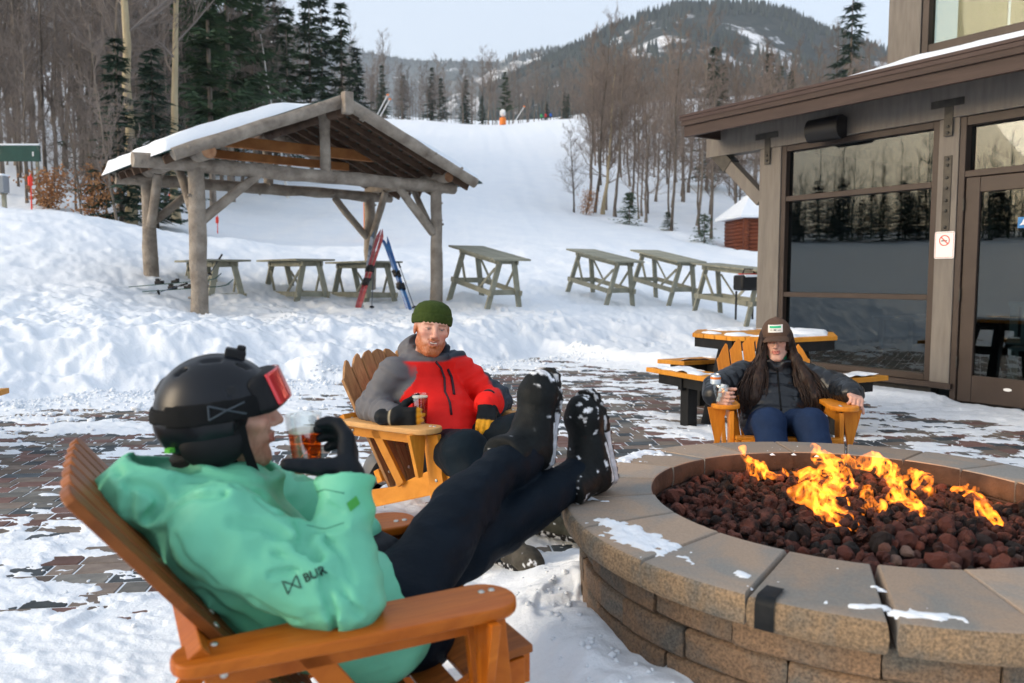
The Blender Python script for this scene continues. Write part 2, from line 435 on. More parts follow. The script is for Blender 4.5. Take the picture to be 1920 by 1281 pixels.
    zo = 0.02 + 0.4 * fbm(x * 0.15, y * 0.15, 2.0, 3) * sstep(5, 15, np.hypot(x, y)) + side * 0.060
    trk = sstep(24, 34, y) * (1 - sstep(130, 150, y)) * (vnoise(x * 1.1 + 0.05 * y, y * 0.05, 3.0) - 0.5) * 0.10 + sstep(20, 26, y) * (1 - sstep(60, 90, y)) * (fbm(x * 0.9, y * 0.5, 8.0, 4) - 0.5) * 0.16
    return front * (z + trk) + (1 - front) * zo

snow_m, nt, bs = new_mat('snow'); L = nt.links
_geo = nt.nodes.new('ShaderNodeNewGeometry')
n1 = noise_node(nt, 0.9, 5, 0.6, vec=_geo.outputs['Position']); n2 = noise_node(nt, 38, 4, 0.7, vec=_geo.outputs['Position']); n3 = noise_node(nt, 7, 5, 0.65, vec=_geo.outputs['Position'])
L.new(ramp(nt, n1.outputs['Fac'], [(0.3, (0.765, 0.82, 0.885)), (0.7, (0.835, 0.88, 0.92))]).outputs[0], bs.inputs['Base Color'])
bs.inputs['Roughness'].default_value = 0.65; bs.inputs['Specular IOR Level'].default_value = 0.3
b1 = nt.nodes.new('ShaderNodeBump'); b1.inputs['Strength'].default_value = 0.40; b1.inputs['Distance'].default_value = 0.012
b2 = nt.nodes.new('ShaderNodeBump'); b2.inputs['Strength'].default_value = 0.30; b2.inputs['Distance'].default_value = 0.05
L.new(n2.outputs['Fac'], b1.inputs['Height']); L.new(n3.outputs['Fac'], b2.inputs['Height'])
L.new(b2.outputs[0], b1.inputs['Normal']); L.new(b1.outputs[0], bs.inputs['Normal'])

def polar_sheet():
    r = [0.9]
    while r[-1] < 260: r.append(r[-1] * (1.0046 if r[-1] < 15 else 1.011 if r[-1] < 32 else 1.03))
    r = np.array(r)
    a = np.radians(np.r_[np.linspace(-180, -62, 50)[:-1], np.linspace(-62, -36, 90)[:-1], np.linspace(-36, 36, 590)[:-1], np.linspace(36, 62, 70)[:-1], np.linspace(62, 180, 50)])
    R_, A_ = np.meshgrid(r, a, indexing='ij'); X = R_ * np.sin(A_); Y = R_ * np.cos(A_)
    Z = snow_height(X, Y)
    V = np.stack([X, Y, Z], -1).reshape(-1, 3); na = len(a); nr = len(r)
    i, j = np.meshgrid(np.arange(nr - 1), np.arange(na - 1), indexing='ij')
    F = np.stack([i * na + j, i * na + j + 1, (i + 1) * na + j + 1, (i + 1) * na + j], -1).reshape(-1, 4)[:, ::-1]
    V = np.r_[V, [[0, 0, -0.01]]]
    return V, F
_V, _F = polar_sheet()
ground = np_mesh('snow_ground', _V, _F, snow_m); tag(ground, kind='structure')
def gz(x, y): return float(snow_height(np.array([x]), np.array([y]))[0])

# ---------------------------------------------------------------- pavers
def paver_mat(name, c1, c2):
    return mat(name, c1, c2, rough=0.75, scale=14, bump=0.5, bscale=90, per_obj=0.35, which='Object', bdist=0.004)
PAV = [paver_mat('paver_red', (0.125, 0.068, 0.058), (0.19, 0.115, 0.10)), paver_mat('paver_brown', (0.125, 0.10, 0.085), (0.20, 0.165, 0.14)),
       paver_mat('paver_charcoal', (0.035, 0.045, 0.055), (0.08, 0.095, 0.105)), paver_mat('paver_grey', (0.11, 0.11, 0.105), (0.19, 0.185, 0.17))]
def paver_set():
    """courses of large and small clay and concrete pavers, turned a little from the camera"""
    R = random.Random(3); ang = radians(7); c, s = cos(ang), sin(ang); res = []
    row = 0; w = 0.118
    v = 0.9
    while v < 15.5:
        x = -9 + R.random() * 0.2
        hh = w
        while x < 9:
            l = R.choice([0.118, 0.177, 0.177, 0.236])
            cx, cy = x + l / 2, v + hh / 2
            X, Y = c * cx - s * cy, s * cx + c * cy
            x += l
            if Y < 0.9 or abs(X / max(Y, 0.1)) > 0.85: continue
            if Y > np.interp(960 + FPX * X / Y, _ex, _ey) + 0.5: continue
            t, sw = (X - LODGE_O.x) * LODGE_U.x + (Y - LODGE_O.y) * LODGE_U.y, (X - LODGE_O.x) * LODGE_N.x + (Y - LODGE_O.y) * LODGE_N.y
            if sw < 0.05: continue
            if math.hypot(X - PIT_C[0], Y - PIT_C[1]) < 0.9: continue
            res.append((X, Y, l - 0.009, hh - 0.009, R.choices([0, 1, 2, 3], [3, 3.2, 2.4, 2])[0], R.uniform(-0.0018, 0.0018)))
        v += hh
    return res, ang
_pv, _pang = paver_set()
_xs = np.array([p[0] for p in _pv]); _ys = np.array([p[1] for p in _pv])
_vis = np.zeros(len(_pv))
for _dx in (-0.05, 0, 0.05):
    for _dy in (-0.03, 0.03): _vis += (snow_height(_xs + _dx, _ys + _dy) < 0.001)
_inv = (np.abs(_xs / _ys) < 0.66) & (_ys > 1.6)
_size = np.where(_inv, _vis / 6, 0) / _ys ** 2
_big = set(np.argsort(-_size)[:300].tolist())
plaza = tag(empty('plaza'), kind='structure')
_shared = {}
def paver_mesh(l, w, mi):
    k = (round(l, 3), round(w, 3), mi)
    if k not in _shared:
        b = MB(); h = 0.05; e = 0.004
        x, y = l / 2, w / 2
        b.add([(-x, -y, -h), (x, -y, -h), (x, y, -h), (-x, y, -h), (-x, -y, -e), (x, -y, -e), (x, y, -e), (-x, y, -e), (-x + e, -y + e, 0), (x - e, -y + e, 0), (x - e, y - e, 0), (-x + e, y - e, 0)],
              [(0, 1, 5, 4), (1, 2, 6, 5), (2, 3, 7, 6), (3, 0, 4, 7), (4, 5, 9, 8), (5, 6, 10, 9), (6, 7, 11, 10), (7, 4, 8, 11), (8, 9, 10, 11)])
        me = bpy.data.meshes.new('paver'); me.from_pydata(b.v, [], b.f); me.materials.append(PAV[mi]); me.update(); _shared[k] = me
    return _shared[k]
_rest = MB()
for k, (X, Y, l, w, mi, dz) in enumerate(_pv):
    me = paver_mesh(l, w, mi)
    if k in _big:
        o = obj_of('paver', me, plaza); o.location = (X, Y, dz); o.rotation_euler = (0, 0, _pang)
    elif _vis[k] > 0 or not _inv[k]:
        M_ = Matrix.Translation((X, Y, dz)) @ Matrix.Rotation(_pang, 4, 'Z')
        _rest.add([M_ @ v.co for v in me.vertices], [tuple(p.vertices) for p in me.polygons if len(p.vertices)], mi)
_pf = mat
PAVF = []
for m_, (a_, b_) in zip(('red', 'brown', 'charcoal', 'grey'), (((0.11, 0.062, 0.053), (0.20, 0.12, 0.105)), ((0.11, 0.09, 0.075), (0.21, 0.175, 0.145)), ((0.03, 0.04, 0.05), (0.09, 0.105, 0.115)), ((0.09, 0.09, 0.085), (0.2, 0.19, 0.175)))):
    PAVF.append(mat('paver_field_' + m_, a_, b_, rough=0.75, scale=4.5, bump=0.5, bscale=90, bdist=0.004))
_o = _rest.build('paver_field', PAVF, plaza); tag(_o, 'smaller and farther pavers of the plaza', kind='stuff')

# ---------------------------------------------------------------- mountains
def ridge(name, prof, Y0, Y1, zb, m, seed, nx=160, ny=40, amp=18, drop=None):
    """terrain strip: prof = [(px, py)] skyline at depth Y1, running down to zb at depth Y0"""
    px = np.linspace(prof[0][0], prof[-1][0], nx)
    py = np.interp(px, [p[0] for p in prof], [p[1] for p in prof])
    top = np.array([at(a, b, Y1) for a, b in zip(px, py)])
    V = np.zeros((ny + 4, nx, 3))
    for j in range(ny):
        t = j / (ny - 1); Yj = Y0 + (Y1 - Y0) * t
        X = (px - 960) / FPX * (Y0 * (1 - t) + Y1 * t)
        prof_t = t ** 1.15
        Z = zb + (top[:, 2] - zb) * prof_t
        nzv = (fbm(X / 160 + seed, Yj / 160 + np.zeros(nx), seed, 5) - 0.5) * amp * 2 * sin(pi * min(t, 1)) + (fbm(X / 40 + seed, Yj / 40 + np.zeros(nx), seed, 3) - 0.5) * amp * 0.5
        V[j] = np.stack([X, np.full(nx, Yj), Z + nzv], -1)
    for j in range(4):
        V[ny + j] = V[ny - 1] + np.array([0, (j + 1) * 60.0, -(j + 1) * 40.0])
    n2_ = ny + 4
    i, j = np.meshgrid(np.arange(n2_ - 1), np.arange(nx - 1), indexing='ij')
    F = np.stack([i * nx + j, i * nx + j + 1, (i + 1) * nx + j + 1, (i + 1) * nx + j], -1).reshape(-1, 4)
    o = np_mesh(name, V.reshape(-1, 3), F, m); tag(o, kind='structure')
    return V[:ny]
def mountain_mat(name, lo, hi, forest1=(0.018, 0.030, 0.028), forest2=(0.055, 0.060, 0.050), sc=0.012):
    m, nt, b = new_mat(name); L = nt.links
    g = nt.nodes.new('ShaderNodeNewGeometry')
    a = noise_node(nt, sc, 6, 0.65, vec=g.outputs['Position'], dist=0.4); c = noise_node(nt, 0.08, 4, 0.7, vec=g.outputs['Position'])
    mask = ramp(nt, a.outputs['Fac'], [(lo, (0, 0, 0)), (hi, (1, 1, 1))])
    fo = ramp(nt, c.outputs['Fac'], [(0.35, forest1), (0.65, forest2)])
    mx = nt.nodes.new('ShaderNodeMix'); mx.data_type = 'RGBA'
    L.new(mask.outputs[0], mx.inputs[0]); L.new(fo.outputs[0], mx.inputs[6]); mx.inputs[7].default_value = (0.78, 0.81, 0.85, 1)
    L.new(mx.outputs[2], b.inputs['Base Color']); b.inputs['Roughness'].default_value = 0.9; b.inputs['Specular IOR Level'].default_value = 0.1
    return m
MT_R = ridge('near_mountain', [(900, 180), (960, 150), (1000, 130), (1070, 96), (1140, 62), (1200, 34), (1260, 17), (1330, 13), (1400, 18), (1460, 30), (1520, 58), (1600, 85), (1720, 120), (1900, 150)], 380, 900, 36, mountain_mat('mountain_forest_snow', 0.56, 0.62, (0.016, 0.028, 0.030), (0.055, 0.060, 0.056)), 3.0, amp=20)
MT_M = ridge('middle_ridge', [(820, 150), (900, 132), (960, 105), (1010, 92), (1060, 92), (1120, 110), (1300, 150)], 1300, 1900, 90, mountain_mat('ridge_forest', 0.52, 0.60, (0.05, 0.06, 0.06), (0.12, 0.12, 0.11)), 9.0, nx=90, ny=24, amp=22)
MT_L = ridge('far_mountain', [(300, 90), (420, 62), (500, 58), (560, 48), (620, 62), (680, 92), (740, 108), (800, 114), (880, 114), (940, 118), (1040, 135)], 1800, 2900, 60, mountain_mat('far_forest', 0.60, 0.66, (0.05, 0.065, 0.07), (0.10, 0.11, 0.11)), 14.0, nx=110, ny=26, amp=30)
# ================================================================ trees
def seg_mesh(segs, n=3):
    """open n-sided tubes for arrays of (p0, p1, r0, r1)"""
    p0 = np.array([s[0] for s in segs], np.float32); p1 = np.array([s[1] for s in segs], np.float32)
    r0 = np.array([s[2] for s in segs], np.float32); r1 = np.array([s[3] for s in segs], np.float32)
    d = p1 - p0; d /= np.linalg.norm(d, axis=1, keepdims=True) + 1e-9
    ref = np.where(np.abs(d[:, 2:3]) < 0.9, [[0, 0, 1.0]], [[1.0, 0, 0]])
    x = np.cross(d, ref); x /= np.linalg.norm(x, axis=1, keepdims=True); y = np.cross(d, x)
    V = []
    for P, r in ((p0, r0), (p1, r1)):
        for k in range(n):
            a = 2 * pi * k / n; V.append(P + (x * cos(a) + y * sin(a)) * r[:, None])
    V = np.stack(V, 1); m = len(segs); base = np.arange(m)[:, None] * 2 * n
    F = np.concatenate([base + np.array([[k, (k + 1) % n, n + (k + 1) % n, n + k]]) for k in range(n)], 0)
    return V.reshape(-1, 3), F
def bare_tree(seed, H=16, r=0.16, first=0.3, spread=0.45, nb=16, twigs=5, fork=0):
    R = random.Random(seed); trunk = []; crown = []
    def vec(): return Vector((R.uniform(-1, 1), R.uniform(-1, 1), R.uniform(-1, 1)))
    pts = [Vector((0, 0, 0))]; n = 14; lean = vec() * 0.05; lean.z = 0
    for i in range(1, n + 1):
        j = vec() * 0.012 * H; j.z = 0
        pts.append(pts[-1] + Vector((lean.x * H / n, lean.y * H / n, H / n)) + j * 0.55)
    rad = [r * (1 - 0.93 * (i / n) ** 0.9) + 0.012 for i in range(n + 1)]; rad[0] *= 1.35
    for i in range(n): trunk.append((pts[i], pts[i + 1], rad[i], rad[i + 1]))
    def branch(p, d, L, rr, lev):
        m = 4 if lev < 2 else 3; q = p; w = d.copy(); prev = rr
        for i in range(m):
            w = (w + vec() * 0.24 + Vector((0, 0, 0.10))).normalized()
            e = q + w * (L / m); nr = max(rr * (1 - 0.8 * (i + 1) / m), 0.007)
            crown.append((q, e, prev, nr)); q2 = q; q = e; prev = nr
            if lev < 2:
                for k in range(R.choice([1, 2]) if lev == 0 else R.choice([1, 1, 2])):
                    dd = (w * 0.75 + vec() * 0.75 + Vector((0, 0, 0.22))).normalized()
                    branch(q2.lerp(e, R.random()), dd, L * R.uniform(0.35, 0.62), nr * 0.7, lev + 1)
            elif lev == 2 and twigs > 3:
                for k in range(twigs - 3):
                    dd = (w * 0.8 + vec() * 0.6 + Vector((0, 0, 0.2))).normalized()
                    crown.append((e, e + dd * L * 0.4, 0.008, 0.005))
    for b in range(nb):
        t = first + (1 - first) * (b + R.random()) / nb; f = t * n; i = min(int(f), n - 1)
        p = pts[i].lerp(pts[i + 1], f - i); a = b * 2.4 + R.uniform(-0.5, 0.5)
        up = R.uniform(0.45, 0.95); d = Vector((cos(a), sin(a), up)).normalized()
        L = H * spread * (1.05 - 0.75 * (t - first) / (1 - first)) * R.uniform(0.6, 1.05) * 0.62
        branch(p, d, L, max(rad[i] * 0.45, 0.02), 0)
    return trunk, crown
BARK = mat('bark_grey_brown', (0.09, 0.074, 0.062), (0.24, 0.20, 0.16), rough=0.9, scale=5, vec=(1, 1, 0.25), per_obj=0.35)
TWIG = mat('twig_brown', (0.15, 0.125, 0.11), (0.24, 0.205, 0.18), rough=0.9, scale=0.6, per_obj=0.30)
TWIG_R = mat('twig_russet', (0.165, 0.128, 0.105), (0.26, 0.21, 0.175), rough=0.9, scale=0.6, per_obj=0.25)
BARK_LIT = mat('bark_yellow_lit', (0.30, 0.24, 0.14), (0.48, 0.40, 0.26), rough=0.85, scale=4, vec=(1, 1, 0.2))  # yellow light on the trunk is put into this bark colour
BARK_W = mat('bark_birch_white', (0.45, 0.45, 0.43), (0.68, 0.68, 0.66), rough=0.8, scale=6, vec=(1, 1, 3), lo=0.25, hi=0.45)
NEEDLE = mat('spruce_needles', (0.022, 0.045, 0.032), (0.055, 0.090, 0.055), rough=0.75, scale=2.2, per_obj=0.3)
NEEDLE_P = mat('pine_needles', (0.030, 0.070, 0.036), (0.085, 0.130, 0.060), rough=0.75, scale=1.6, per_obj=0.2)
LEAF_D = mat('dry_beech_leaves', (0.38, 0.17, 0.07), (0.55, 0.30, 0.14), rough=0.8, scale=8, per_obj=0.2)

def mesh_only(V, F, m, name):
    o = np_mesh(name, V, F, m, smooth=False); me = o.data; bpy.data.objects.remove(o); return me
BARE = []
for k, (H, r, first, spread, nb, tw) in enumerate([(16, .15, .30, .42, 20, 5), (19, .18, .38, .36, 20, 5), (13, .10, .22, .36, 18, 5), (17, .13, .25, .40, 22, 5), (15, .17, .18, .5, 20, 5), (9, .06, .12, .4, 16, 5)]):
    tr, cr = bare_tree(100 + k, H, r, first, spread, nb, tw)
    BARE.append((mesh_only(*seg_mesh(tr, 8), BARK, 'trunk'), mesh_only(*seg_mesh(cr, 3), TWIG, 'crown'), H))
def conifer(seed, H=14, W=2.6, levels=34, per=6, droop=0.35, tuft=1.0, first=0.08, irreg=0.55):
    R = random.Random(seed); V = []; F = []; segs = []
    for l in range(levels):
        t = first + (1 - first) * (l + R.random() * 0.8) / levels; z = t * H
        Lm = W * (1 - t) ** 0.8 * (1 + irreg * R.uniform(-1, 1)) + 0.12
        for b in range(per):
            a = R.uniform(0, 2 * pi); L = Lm * R.uniform(0.65, 1.1); dx, dy = cos(a), sin(a)
            n = max(4, int(L * 5)); prev = None
            for i in range(n):
                s = (i + 0.6) / n; rr = L * s; zz = z - droop * L * s + 0.22 * L * s * s + R.uniform(-.05, .05)
                p = Vector((dx * rr, dy * rr, zz))
                if prev is not None and i % 3 == 0: segs.append((Vector((dx * 0.02, dy * .02, z)) if i < 3 else prev, p, 0.015, 0.01))
                prev = p
                wid = (0.24 + 0.30 * (1 - s)) * tuft * R.uniform(.7, 1.25); ln = 0.34 * tuft * R.uniform(.8, 1.3)
                for sd in (-1, 1):
                    aa = a + sd * R.uniform(0.5, 1.1); q = Vector((cos(aa), sin(aa), R.uniform(-0.45, 0.12)))
                    o = Vector((-sin(aa), cos(aa), R.uniform(-.5, .5))) * (0.10 * tuft)
                    k = len(V); V += [p - o, p + o, p + q * (ln + wid * 0.6) + o * 0.3]; F.append((k, k + 1, k + 2, k + 2))
    top = Vector((0, 0, H)); k = len(V)
    F = np.array(F, int)
    tr = [(Vector((0, 0, H * i / 8)), Vector((0, 0, H * (i + 1) / 8)), 0.015 + 0.012 * H * (1 - i / 8), 0.015 + 0.012 * H * (1 - (i + 1) / 8)) for i in range(8)]
    return np.array(V), F[:, :3], tr
CONI = []
for k, (H, W, lv, pr, dr, tf, fi, m_) in enumerate([(13, 2.6, 30, 5, .30, 1.25, .06, NEEDLE), (16, 2.7, 34, 5, .40, 1.2, .10, NEEDLE), (19, 3.6, 26, 5, .05, 1.55, .22, NEEDLE_P), (9, 2.0, 30, 6, .4, .9, .03, NEEDLE), (1.6, .75, 14, 6, .2, .38, .03, NEEDLE_P)]):
    V_, F_, tr = conifer(40 + k, H, W, lv, pr, dr, tf, fi)
    CONI.append((mesh_only(*seg_mesh(tr, 5), BARK, 'trunk'), mesh_only(V_, F_, m_, 'crown'), H))
def plant_tree(kind, x, y, sc, rz, label, group, name='bare_tree', mats=None, z=None, tilt=(0, 0), cat='tree'):
    tm, cm, H = kind
    e = thing(name, label, cat, (x, y, (gz(x, y) if z is None else z) - 0.12), rz, group)
    e.scale = (sc, sc, sc * random.uniform(0.92, 1.1)); e.rotation_euler = (tilt[0], tilt[1], rz)
    for nm, me, k in (('trunk', tm, 0), ('crown', cm, 1)):
        o = obj_of(nm, me, e)
        if mats and mats[k]:
            o.material_slots[0].link = 'OBJECT'; o.material_slots[0].material = mats[k]
    return e
R = random.Random(11)
def scatter(n, pxr, Yr, ok, mind, kinds, sc, label, group, mats=None, name='bare_tree'):
    done = []; tries = 0
    while len(done) < n and tries < n * 60:
        tries += 1
        Y = exp(R.uniform(log(Yr[0]), log(Yr[1]))); px = R.uniform(*pxr)
        if not ok(px, Y): continue
        x = (px - 960) / FPX * Y
        if any((x - a) ** 2 + (Y - b) ** 2 < (mind * (1 + Y / 60)) ** 2 for a, b in done): continue
        done.append((x, Y))
    xs = np.array([d[0] for d in done]); ys = np.array([d[1] for d in done]); zs = snow_height(xs, ys)
    for (x, Y), z in zip(done, zs):
        plant_tree(R.choice(kinds), x, Y, R.uniform(*sc), R.uniform(0, 6.28), label, group, name, mats, z=float(z), tilt=(R.uniform(-.05, .05), R.uniform(-.05, .05)))
left_ok = lambda px, Y: px < np.interp(Y, [28, 36, 46, 60, 90, 130], [230, 300, 400, 500, 600, 690])
scatter(112, (-160, 690), (29, 110), left_ok, 1.2, [BARE[0], BARE[1], BARE[2], BARE[3], BARE[4], BARE[2]], (0.65, 1.05), 'bare grey-brown tree in the dense woods behind the pavilion', 'bare trees in the woods on the left')
scatter(26, (-60, 420), (24, 40), lambda px, Y: px < np.interp(Y, [24, 30, 40], [230, 270, 380]), 0.7, [BARE[5], BARE[2]], (0.35, 0.75), 'thin bare sapling at the snowy edge of the left woods', 'saplings at the edge of the left woods', name='bare_sapling')
scatter(14, (180, 690), (40, 95), left_ok, 1.6, [CONI[0], CONI[1], CONI[3]], (0.8, 1.25), 'dark evergreen standing among the bare trees behind the pavilion', 'evergreens in the left woods', name='spruce_tree')
right_ok = lambda px, Y: px > np.interp(Y, [44, 52, 60, 80, 120], [1290, 1170, 1085, 1100, 1120])
scatter(104, (1085, 1700), (46, 110), right_ok, 0.9, [BARE[0], BARE[1], BARE[3], BARE[4], BARE[2]], (0.50, 0.80), 'bare russet-grey tree in the woods between the ski slope and the lodge', 'bare trees in the woods right of the slope', mats=(None, TWIG_R))
scatter(8, (1180, 1640), (75, 125), lambda px, Y: True, 2, [CONI[0], CONI[1]], (0.6, 0.95), 'dark evergreen poking above the bare woods right of the slope', 'evergreens in the right woods', name='spruce_tree')
scatter(50, (640, 1180), (160, 190), lambda px, Y: True, 1.4, [BARE[0], BARE[1], BARE[3], BARE[4]], (0.6, 0.9), 'bare tree in the far woods beyond the top of the ski slope', 'bare trees beyond the crest of the slope')
scatter(14, (700, 1120), (158, 190), lambda px, Y: not 880 < px < 1000, 2, [CONI[0], CONI[1], CONI[3]], (0.55, 0.95), 'evergreen in the far woods beyond the top of the ski slope', 'evergreens beyond the crest of the slope', name='spruce_tree')
# trees one can point to
def at_px(px, Y): return (px - 960) / FPX * Y, Y
x, y = at_px(250, 27.5); plant_tree(BARE[1], x, y, 0.95, 0.5, 'tall bare tree with a yellow-lit trunk standing left of the pavilion roof', None, mats=(BARK_LIT, None))
x, y = at_px(336, 31); plant_tree(BARE[0], x, y, 1.0, 2.1, 'slim bare tree with a tan trunk just right of the yellow-lit one', None, mats=(BARK_LIT, None))
x, y = at_px(440, 46); plant_tree(CONI[2], x, y, 0.98, 1.0, 'tall dark green pine rising behind the left slope of the pavilion roof', None, 'pine_tree')
x, y = at_px(405, 42); plant_tree(CONI[2], x, y, 0.78, 2.6, 'shorter green pine just left of the tall pine', None, 'pine_tree')
x, y = at_px(524, 66); plant_tree(CONI[1], x, y, 0.98, 0.3, 'pointed dark spruce against the sky between the pine and the pavilion ridge', None, 'spruce_tree')
x, y = at_px(612, 78); plant_tree(CONI[1], x, y, 1.02, 1.9, 'pointed dark spruce against the sky above the pavilion ridge', None, 'spruce_tree')
x, y = at_px(675, 88); plant_tree(CONI[0], x, y, 0.95, 1.2, 'broad dark spruce at the upper left rim of the ski slope', None, 'spruce_tree')
x, y = at_px(235, 25.5); plant_tree(CONI[3], x, y, 0.62, 0.9, 'low dark hemlock close behind the left eave of the pavilion', None, 'hemlock_tree')
x, y = at_px(300, 28); plant_tree(CONI[3], x, y, 0.72, 2.9, 'dark bushy hemlock behind the snowy left roof slope of the pavilion', None, 'hemlock_tree')
x, y = at_px(545, 52); plant_tree(BARE[2], x, y, 0.85, 0.2, 'leaning white birch among the dark evergreens', None, 'birch_tree', mats=(BARK_W, None), tilt=(0.0, -0.12))
x, y = at_px(948, 152); plant_tree(CONI[2], x, y, 0.52, 0.4, 'round-topped green pine alone on the crest of the ski slope', None, 'pine_tree')
x, y = at_px(905, 153); plant_tree(CONI[3], x, y, 0.55, 1.4, 'low dark evergreen bush at the foot of the lone pine on the crest', None, 'evergreen_bush')
x, y = at_px(1580, 88); plant_tree(CONI[1], x, y, 1.22, 0.8, 'tall spruce with ragged branches against the sky beside the lodge', None, 'spruce_tree')
x, y = at_px(1128, 58); plant_tree(BARE[4], x, y, 0.80, 0.8, 'large bare tree with a leaning trunk at the near end of the right woods', None, mats=(BARK_LIT, TWIG_R), tilt=(0.02, 0.09))
x, y = at_px(1075, 58); plant_tree(BARE[4], x, y, 0.42, 2.0, 'wide low leafless bush at the edge of the ski slope', None, 'bare_bush')
x, y = at_px(1178, 50); plant_tree(CONI[4], x, y, 1.25, 0, 'small green fir growing in the snow below the right woods', None, 'young_fir')
x, y = at_px(1318, 42); plant_tree(CONI[4], x, y, 1.0, 1.0, 'small yellow-green fir in the snow near the log cabin', None, 'young_fir')
x, y = at_px(1250, 48); plant_tree(CONI[4], x, y, 0.75, 2.0, 'smallest green fir at the edge of the right woods', None, 'young_fir')
for px_, Y_, s_, r_, lb_ in ((486, 54, 0.80, 0.3, 'full green pine filling the gap right of the tall pine'), (548, 60, 0.72, 1.7, 'rounded green pine low behind the left half of the pavilion ridge'), (590, 68, 0.80, 2.2, 'dark green pine just left of the pavilion ridge'), (648, 76, 0.80, 0.9, 'dark green pine just right of the pavilion ridge')):
    x, y = at_px(px_, Y_); plant_tree(CONI[2], x, y, s_, r_, lb_, None, 'pine_tree')
# dry beech leaves
def leaf_shrub(px, Y, h, label):
    x, y = at_px(px, Y); e = thing('beech_sapling', label, 'shrub', (x, y, gz(x, y) - 0.05)); Rr = random.Random(int(px)); segs = []; V = []; F = []
    for s in range(7):
        a = Rr.uniform(0, 6.28); p = Vector((0, 0, 0)); d = Vector((cos(a) * .35, sin(a) * .35, 1))
        for i in range(5):
            q = p + (d + Vector((Rr.uniform(-.3, .3), Rr.uniform(-.3, .3), 0))).normalized() * h / 5; segs.append((p, q, .018, .012)); p = q
            for k in range(26):
                c = q + Vector((Rr.gauss(0, .16 * h), Rr.gauss(0, .16 * h), Rr.gauss(0, .12 * h))); b = len(V)
                u = Vector((Rr.uniform(-1, 1), Rr.uniform(-1, 1), Rr.uniform(-1, 1))).normalized() * 0.055; w = u.orthogonal().normalized() * 0.035
                V += [c - u, c + w, c + u, c - w]; F.append((b, b + 1, b + 2, b + 3))
    obj_of('stem', mesh_only(*seg_mesh(segs, 4), BARK, 'stem'), e); np_mesh('dry_leaves', V, F, LEAF_D, e, smooth=False)
leaf_shrub(178, 25, 1.5, 'sapling with dry orange leaves left of the pavilion')
leaf_shrub(100, 26, 1.2, 'sapling with dry orange leaves beside the green sign board')
leaf_shrub(1098, 57, 1.7, 'shrub with dry orange leaves at the foot of the right woods')
# spruces on the mountain flanks: a mass nobody could count
def mountain_trees(name, G, n, hr, m, label, seed):
    rs = np.random.default_rng(seed); ny, nx, _ = G.shape
    j = rs.random(n) ** 0.8 * (ny - 1.01); i = rs.random(n) * (nx - 1.01); j[: n // 3] = (ny - 1.01) - rs.random(n // 3) * 1.2
    j0 = j.astype(int); i0 = i.astype(int); fj = (j - j0)[:, None]; fi = (i - i0)[:, None]
    P = (G[j0, i0] * (1 - fi) + G[j0, i0 + 1] * fi) * (1 - fj) + (G[j0 + 1, i0] * (1 - fi) + G[j0 + 1, i0 + 1] * fi) * fj
    keep = fbm(P[:, 0] / 60, P[:, 1] / 60, 3.0, 3) > 0.42; keep[: n // 3] = True; P = P[keep]; n = len(P)
    h = rs.uniform(*hr, n); w = h * rs.uniform(.16, .26, n); V = []; 
    for k in range(5):
        a = 2 * pi * k / 5; V.append(P + np.stack([np.cos(a) * w, np.sin(a) * w, -1 + 0 * w], -1))
    V.append(P + np.stack([0 * h, 0 * h, h], -1)); V = np.stack(V, 1); base = np.arange(n)[:, None] * 6
    F = np.concatenate([base + np.array([[k, (k + 1) % 5, 5]]) for k in range(5)], 0)
    o = np_mesh(name, V.reshape(-1, 3), F, m, smooth=False); tag(o, label, 'forest', kind='stuff')
FAR_N = mat('far_spruce', (0.020, 0.032, 0.030), (0.045, 0.058, 0.050), rough=0.9, scale=0.02)
mountain_trees('mountain_spruces', MT_R, 5200, (7, 14), FAR_N, 'dark spruce forest covering the near mountain', 1)
mountain_trees('ridge_spruces', MT_M, 1800, (8, 15), FAR_N, 'spruce forest on the lower ridge left of the mountain', 2)
mountain_trees('far_ridge_spruces', MT_L, 2600, (9, 16), FAR_N, 'hazy forest on the far mountain beyond the valley', 3)
# the line of trees beyond the lot on the left, seen only in the lodge windows
def west_trees():
    tr, cr = bare_tree(400, 15, .16, .06, .5, 13, 3); Va, Fa = seg_mesh(tr + cr, 3); Vc = np.array([v.co for v in CONI[3][1].vertices]); Fc = np.array([tuple(q.vertices) for q in CONI[3][1].polygons]); Fc = np.c_[Fc, Fc[:, 2]]; Rr = random.Random(5); Vs = []; Fs = []; nb_ = 0
    for k in range(170):
        a = Rr.uniform(0, 6.28); s = Rr.uniform(.7, 1.2); yy = -60 + k * 0.75 + Rr.uniform(-1, 1); xx = Rr.uniform(-165, -118)
        z = -0.1 + 0.02 + max(-xx - 14, 0) * 0.06 + 0.2; c_, s_ = cos(a) * s, sin(a) * s
        if k % 2:
            Vs.append(np.stack([Vc[:, 0] * c_ * 1.3 - Vc[:, 1] * s_ * 1.3 + xx + 8, Vc[:, 0] * s_ * 1.3 + Vc[:, 1] * c_ * 1.3 + yy, Vc[:, 2] * s * 0.95 + z - .1], -1)); Fs.append(Fc + nb_); nb_ += len(Vc)
        W_ = np.stack([Va[:, 0] * c_ - Va[:, 1] * s_ + xx, Va[:, 0] * s_ + Va[:, 1] * c_ + yy, Va[:, 2] * s + z - .1], -1); Vs.append(W_); Fs.append(Fa + nb_); nb_ += len(Va)
    o = np_mesh('western_woods', np.concatenate(Vs), np.concatenate(Fs), NEEDLE, smooth=False); tag(o, 'line of bare woods reflected in the lodge windows', 'woods', kind='stuff')
west_trees()

